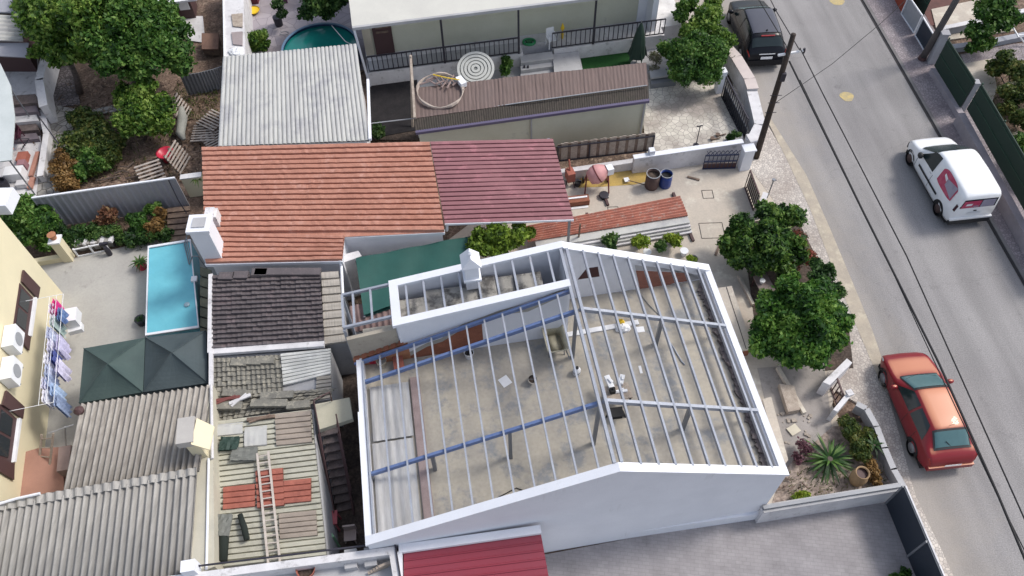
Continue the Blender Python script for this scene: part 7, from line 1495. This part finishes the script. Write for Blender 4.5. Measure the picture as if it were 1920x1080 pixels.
tree('front_tree','large bright green tree overhanging the pavement opposite the red car','tree',W(1500,650,0),[(1500,560,1.9,52),(1450,560,1.5,30),(1430,640,1.1,28),(1575,600,1.4,26),(1470,590,1.7,44),(1530,590,1.9,48),(1500,640,1.5,50),(1555,625,1.4,34),(1440,620,1.3,30),(1480,655,1.1,34),(1530,660,1.1,30),(1560,580,1.5,28)],34000,.085,M_leaf('front_tree_leaves',[(.010,.035,.010),(.035,.11,.018),(.09,.21,.03),(.19,.32,.06)],1.4))
bush('conifer_bush','feathery dark conifer sprig above the front tree','bush',[(1540,520,1.5,24),(1552,505,1.6,14),(1565,545,1.3,18),(1530,495,1.4,12)],5000,.06,m_leafD)
bush('flower_bed_hedge','mixed olive hedge inside the curved cement wall','hedge',[(1590,790,.4,16),(1600,810,.45,18),(1612,830,.45,18),(1620,850,.4,18),(1630,815,.35,14),(1605,850,.35,14)],6000,.055,m_leafO)
bush('golden_shrub','golden dry shrub next to the clay jar','shrub',[(1632,870,.35,14),(1640,890,.3,13),(1645,905,.25,10),(1625,850,.35,9)],2800,.045,m_leafDry)
bush('purple_shrub','sparse purple red shrub left of the cycad palm','shrub',[(1508,838,.35,16),(1498,860,.3,14)],700,.05,M_leaf('purple_leaves',[(.06,.03,.04),(.16,.07,.09),(.26,.13,.15)],2))
bush('lime_weed','lime green weed in the corner bed next to the gable','plant',[(1508,928,.25,11),(1495,932,.2,8)],500,.06,m_leafY)
bush('spill_weeds','green weeds at the bottom right by the blue grey fence','plant',[(1700,1078,.2,14),(1680,1085,.2,12)],700,.06,m_leafB)
bush('bamboo_bush','bright green feathery bush under the canopy behind the green tarpaulin','bush',[(905,445,2.3,22),(935,438,2.4,26),(970,445,2.2,22),(893,465,2.2,16),(950,458,2.2,20),(920,468,2.2,18),(990,440,2.1,14)],9000,.09,M_leaf('fresh_lime_leaves',[(.03,.06,.008),(.09,.16,.016),(.18,.28,.03),(.30,.40,.06)],2))
for i,(x,y,r_,mt,lb) in enumerate(((1147,455,18,m_leafD,'dark potted plant, leftmost in the row behind the north gable'),(1200,455,16,m_leafY,'lime potted plant in the middle of the row behind the north gable'),(1262,450,15,m_leafY,'lime potted plant on the right of the row behind the north gable'),(1240,463,12,m_leafD,'small dark potted plant between the two lime ones'),(1297,488,8,m_leafY,'tiny yellow green potted plant at the end of the row'))):
    c=W(x,y+6,0); t=thing('potted_plant',lb,'potted plant',c,'potted plants behind the north gable'); leaves([bl(x,y,.55,r_),bl(x-3,y-4,.75,r_*.6)],900,.07,'foliage',mt,t)
    m=MB(); m.lathe(c,[(.12,0),(.17,.28),(.19,.3),(.15,.3)],14); build(m,'pot',[m_terra,m_whitep,m_iron,m_greyp,m_iron][i],t)
for x,y,lb in ((1212,480,'white empty pot in front of the lime plant'),(1281,478,'pale empty pot near the tiny yellow green plant')):
    c=W(x,y,0); m=MB(); m.lathe(c,[(.1,0),(.15,.25),(.16,.27),(.12,.27)],14); solo(m,'empty_pot',m_whitep,lb,'pot')
bush('yard_plant','small green plant in the corner planter of the stone yard','plant',[(1378,254,.6,10),(1370,258,.5,8)],900,.05,m_leafD)
bush('pergola_plant','green plant growing beside the round slatted table','plant',[(950,118,.6,14),(945,132,.5,12)],1200,.06,m_leafB)
bush('edge_weeds','dark weeds under the ribbed roof edge by the annexe','plant',[(706,243,.5,14),(712,252,.4,10)],1200,.06,m_leafD)
tree('street_garden_tree','tall light green shrub hanging over the garden walls at the top right','shrub',W(1835,95,0),[(1850,20,1.8,28),(1870,10,2.0,30),(1890,35,1.6,24),(1835,55,1.3,22),(1845,80,.9,18),(1825,90,.7,14),(1870,50,1.4,20)],9000,.09,m_leafO if 0 else m_leafB,tr=.06)
bush('climbing_hedge','mixed yellow green bushes on the right edge behind the long green fence','bush',[(1890,115,.9,26),(1915,140,.9,28),(1870,130,.7,18),(1905,180,.8,26),(1925,220,.8,30),(1890,205,.6,18),(1940,170,.9,30)],12000,.08,m_leafO)
bush('flower_bush','pale flowering bush at the right edge between the green bushes','bush',[(1895,165,.7,14),(1880,170,.6,10),(1912,258,.5,14)],1800,.06,M_leaf('pale_flower_leaves',[(.05,.08,.03),(.2,.22,.12),(.5,.45,.38)],3))
bush('fence_hedge','green hedge behind the long green fence beside the white van','hedge',[(1925,290,.7,22),(1945,320,.7,26),(1910,260,.6,16)],3500,.08,m_leafB)
# sword plants
c=W(1555,862,.25); t=thing('cycad_palm','dark green cycad palm with stiff radiating fronds','palm',(c.x,c.y,.04)); m=MB()
rd=random.Random(4)
for n_,l_,u_,w_,dr_ in ((20,.95,.12,.085,.25),(17,.9,.42,.08,.3),(12,.75,.8,.07,.3)): blades(m,c,n_,l_,w_,u_,rd,droop=dr_,seg=5,up_var=.12)
build(m,'fronds',M_leaf('cycad_leaves',[(.008,.03,.008),(.025,.08,.016),(.07,.16,.03),(.15,.26,.06)],2),t); m=MB(); m.lathe((c.x,c.y,.04),[(.14,0),(.15,.2),(.08,.3)],12); build(m,'trunk',m_bark,t)
def sword(px,py,z,n,l,w_,up,mat,label,name='agave_plant',base=None,cat='plant'):
    c=W(px,py,z); t=thing(name,label,cat,(c.x,c.y,0)); m=MB(); blades(m,c,n,l,w_,up,random.Random(int(px))); blades(m,c,n//2,l*.8,w_,up+.4,random.Random(int(py))); build(m,'leaf_rosette',mat,t)
    m=MB(); m.lathe((c.x,c.y,0),[(.16,0),(.2,max(z,.1)),(.15,max(z,.1))],14) if base else m.tube([(c.x,c.y,0),(c.x,c.y,max(z,.05)+.02)],.05,8); build(m,'pot' if base else 'stem',base or m_bark,t); return t
sword(1640,835,.45,11,.55,.07,.3,m_leafD,'spiky dark yucca leaning over the curved cement wall','yucca_plant')
sword(262,492,.35,14,.5,.06,.5,m_leafD,'spiky potted agave at the corner of the blue pool',base=m_red)
sword(370,335,.9,16,.42,.04,.5,m_leafA,'light green spiky dracaena beside the annexe roof corner','dracaena_plant')
sword(262,598,.3,9,.25,.06,.5,m_leafD,'small dark potted plant by the lower left corner of the pool','potted_plant',base=m_iron)
# ground litter and grass
m=MB(); rd=random.Random(21)
for i in range(1500):
    x=rd.choice((rd.uniform(110,330),rd.uniform(330,412),rd.uniform(60,330))); y=rd.uniform(150,345); p=W(x,y,0)
    s=rd.uniform(.03,.10); a=rd.random()*6.3; d=Vector((math.cos(a),math.sin(a),rd.uniform(-.1,.2))); e=Vector((-d.y,d.x,rd.uniform(0,.3)))
    q=p+Vector((0,0,rd.uniform(-.03,.04))); m.add([q,q+d*s*2,q+d*s*2+e*s*.5,q+e*s*.5],[(0,1,2,3)])
tag(build(m,'leaf_litter',M_leaf('litter',[(.03,.02,.015),(.10,.065,.04),(.22,.15,.10),(.34,.26,.19)],2)),'dry leaf litter and twigs on the garden soil','ground litter',kind='stuff')
m=MB()
for i in range(2600):
    x,y=rd.choice(((rd.uniform(105,330),rd.uniform(400,470)),(rd.uniform(130,330),rd.uniform(215,340)),(rd.uniform(330,410),rd.uniform(160,225)),(rd.uniform(1470,1660),rd.uniform(880,940)),(rd.uniform(1850,1930),rd.uniform(100,300))))
    p=W(x,y,0); a=rd.random()*6.3; l=rd.uniform(.08,.22); d=Vector((math.cos(a)*l*.5,math.sin(a)*l*.5,l)); e=Vector((-math.sin(a),math.cos(a),0))*.02; m.add([p-e,p+e,p+d],[(0,1,2)])
tag(build(m,'grass',m_leafO),'sparse tufts of grass and weeds on the garden soil','grass',kind='stuff')
for i in range(7):
    x,y=((215,325),(250,318),(235,335),(200,335),(180,338),(275,300),(225,312))[i]; m=MB(); m.tube([W(x,y,.08),W(x+14,y-5+i,.1),W(x+26,y-2-i,.06)],.03,6); solo(m,'fallen_branch',m_bark,'dry fallen branches on the soil above the ribbed fence','branch','fallen branches above the ribbed fence')
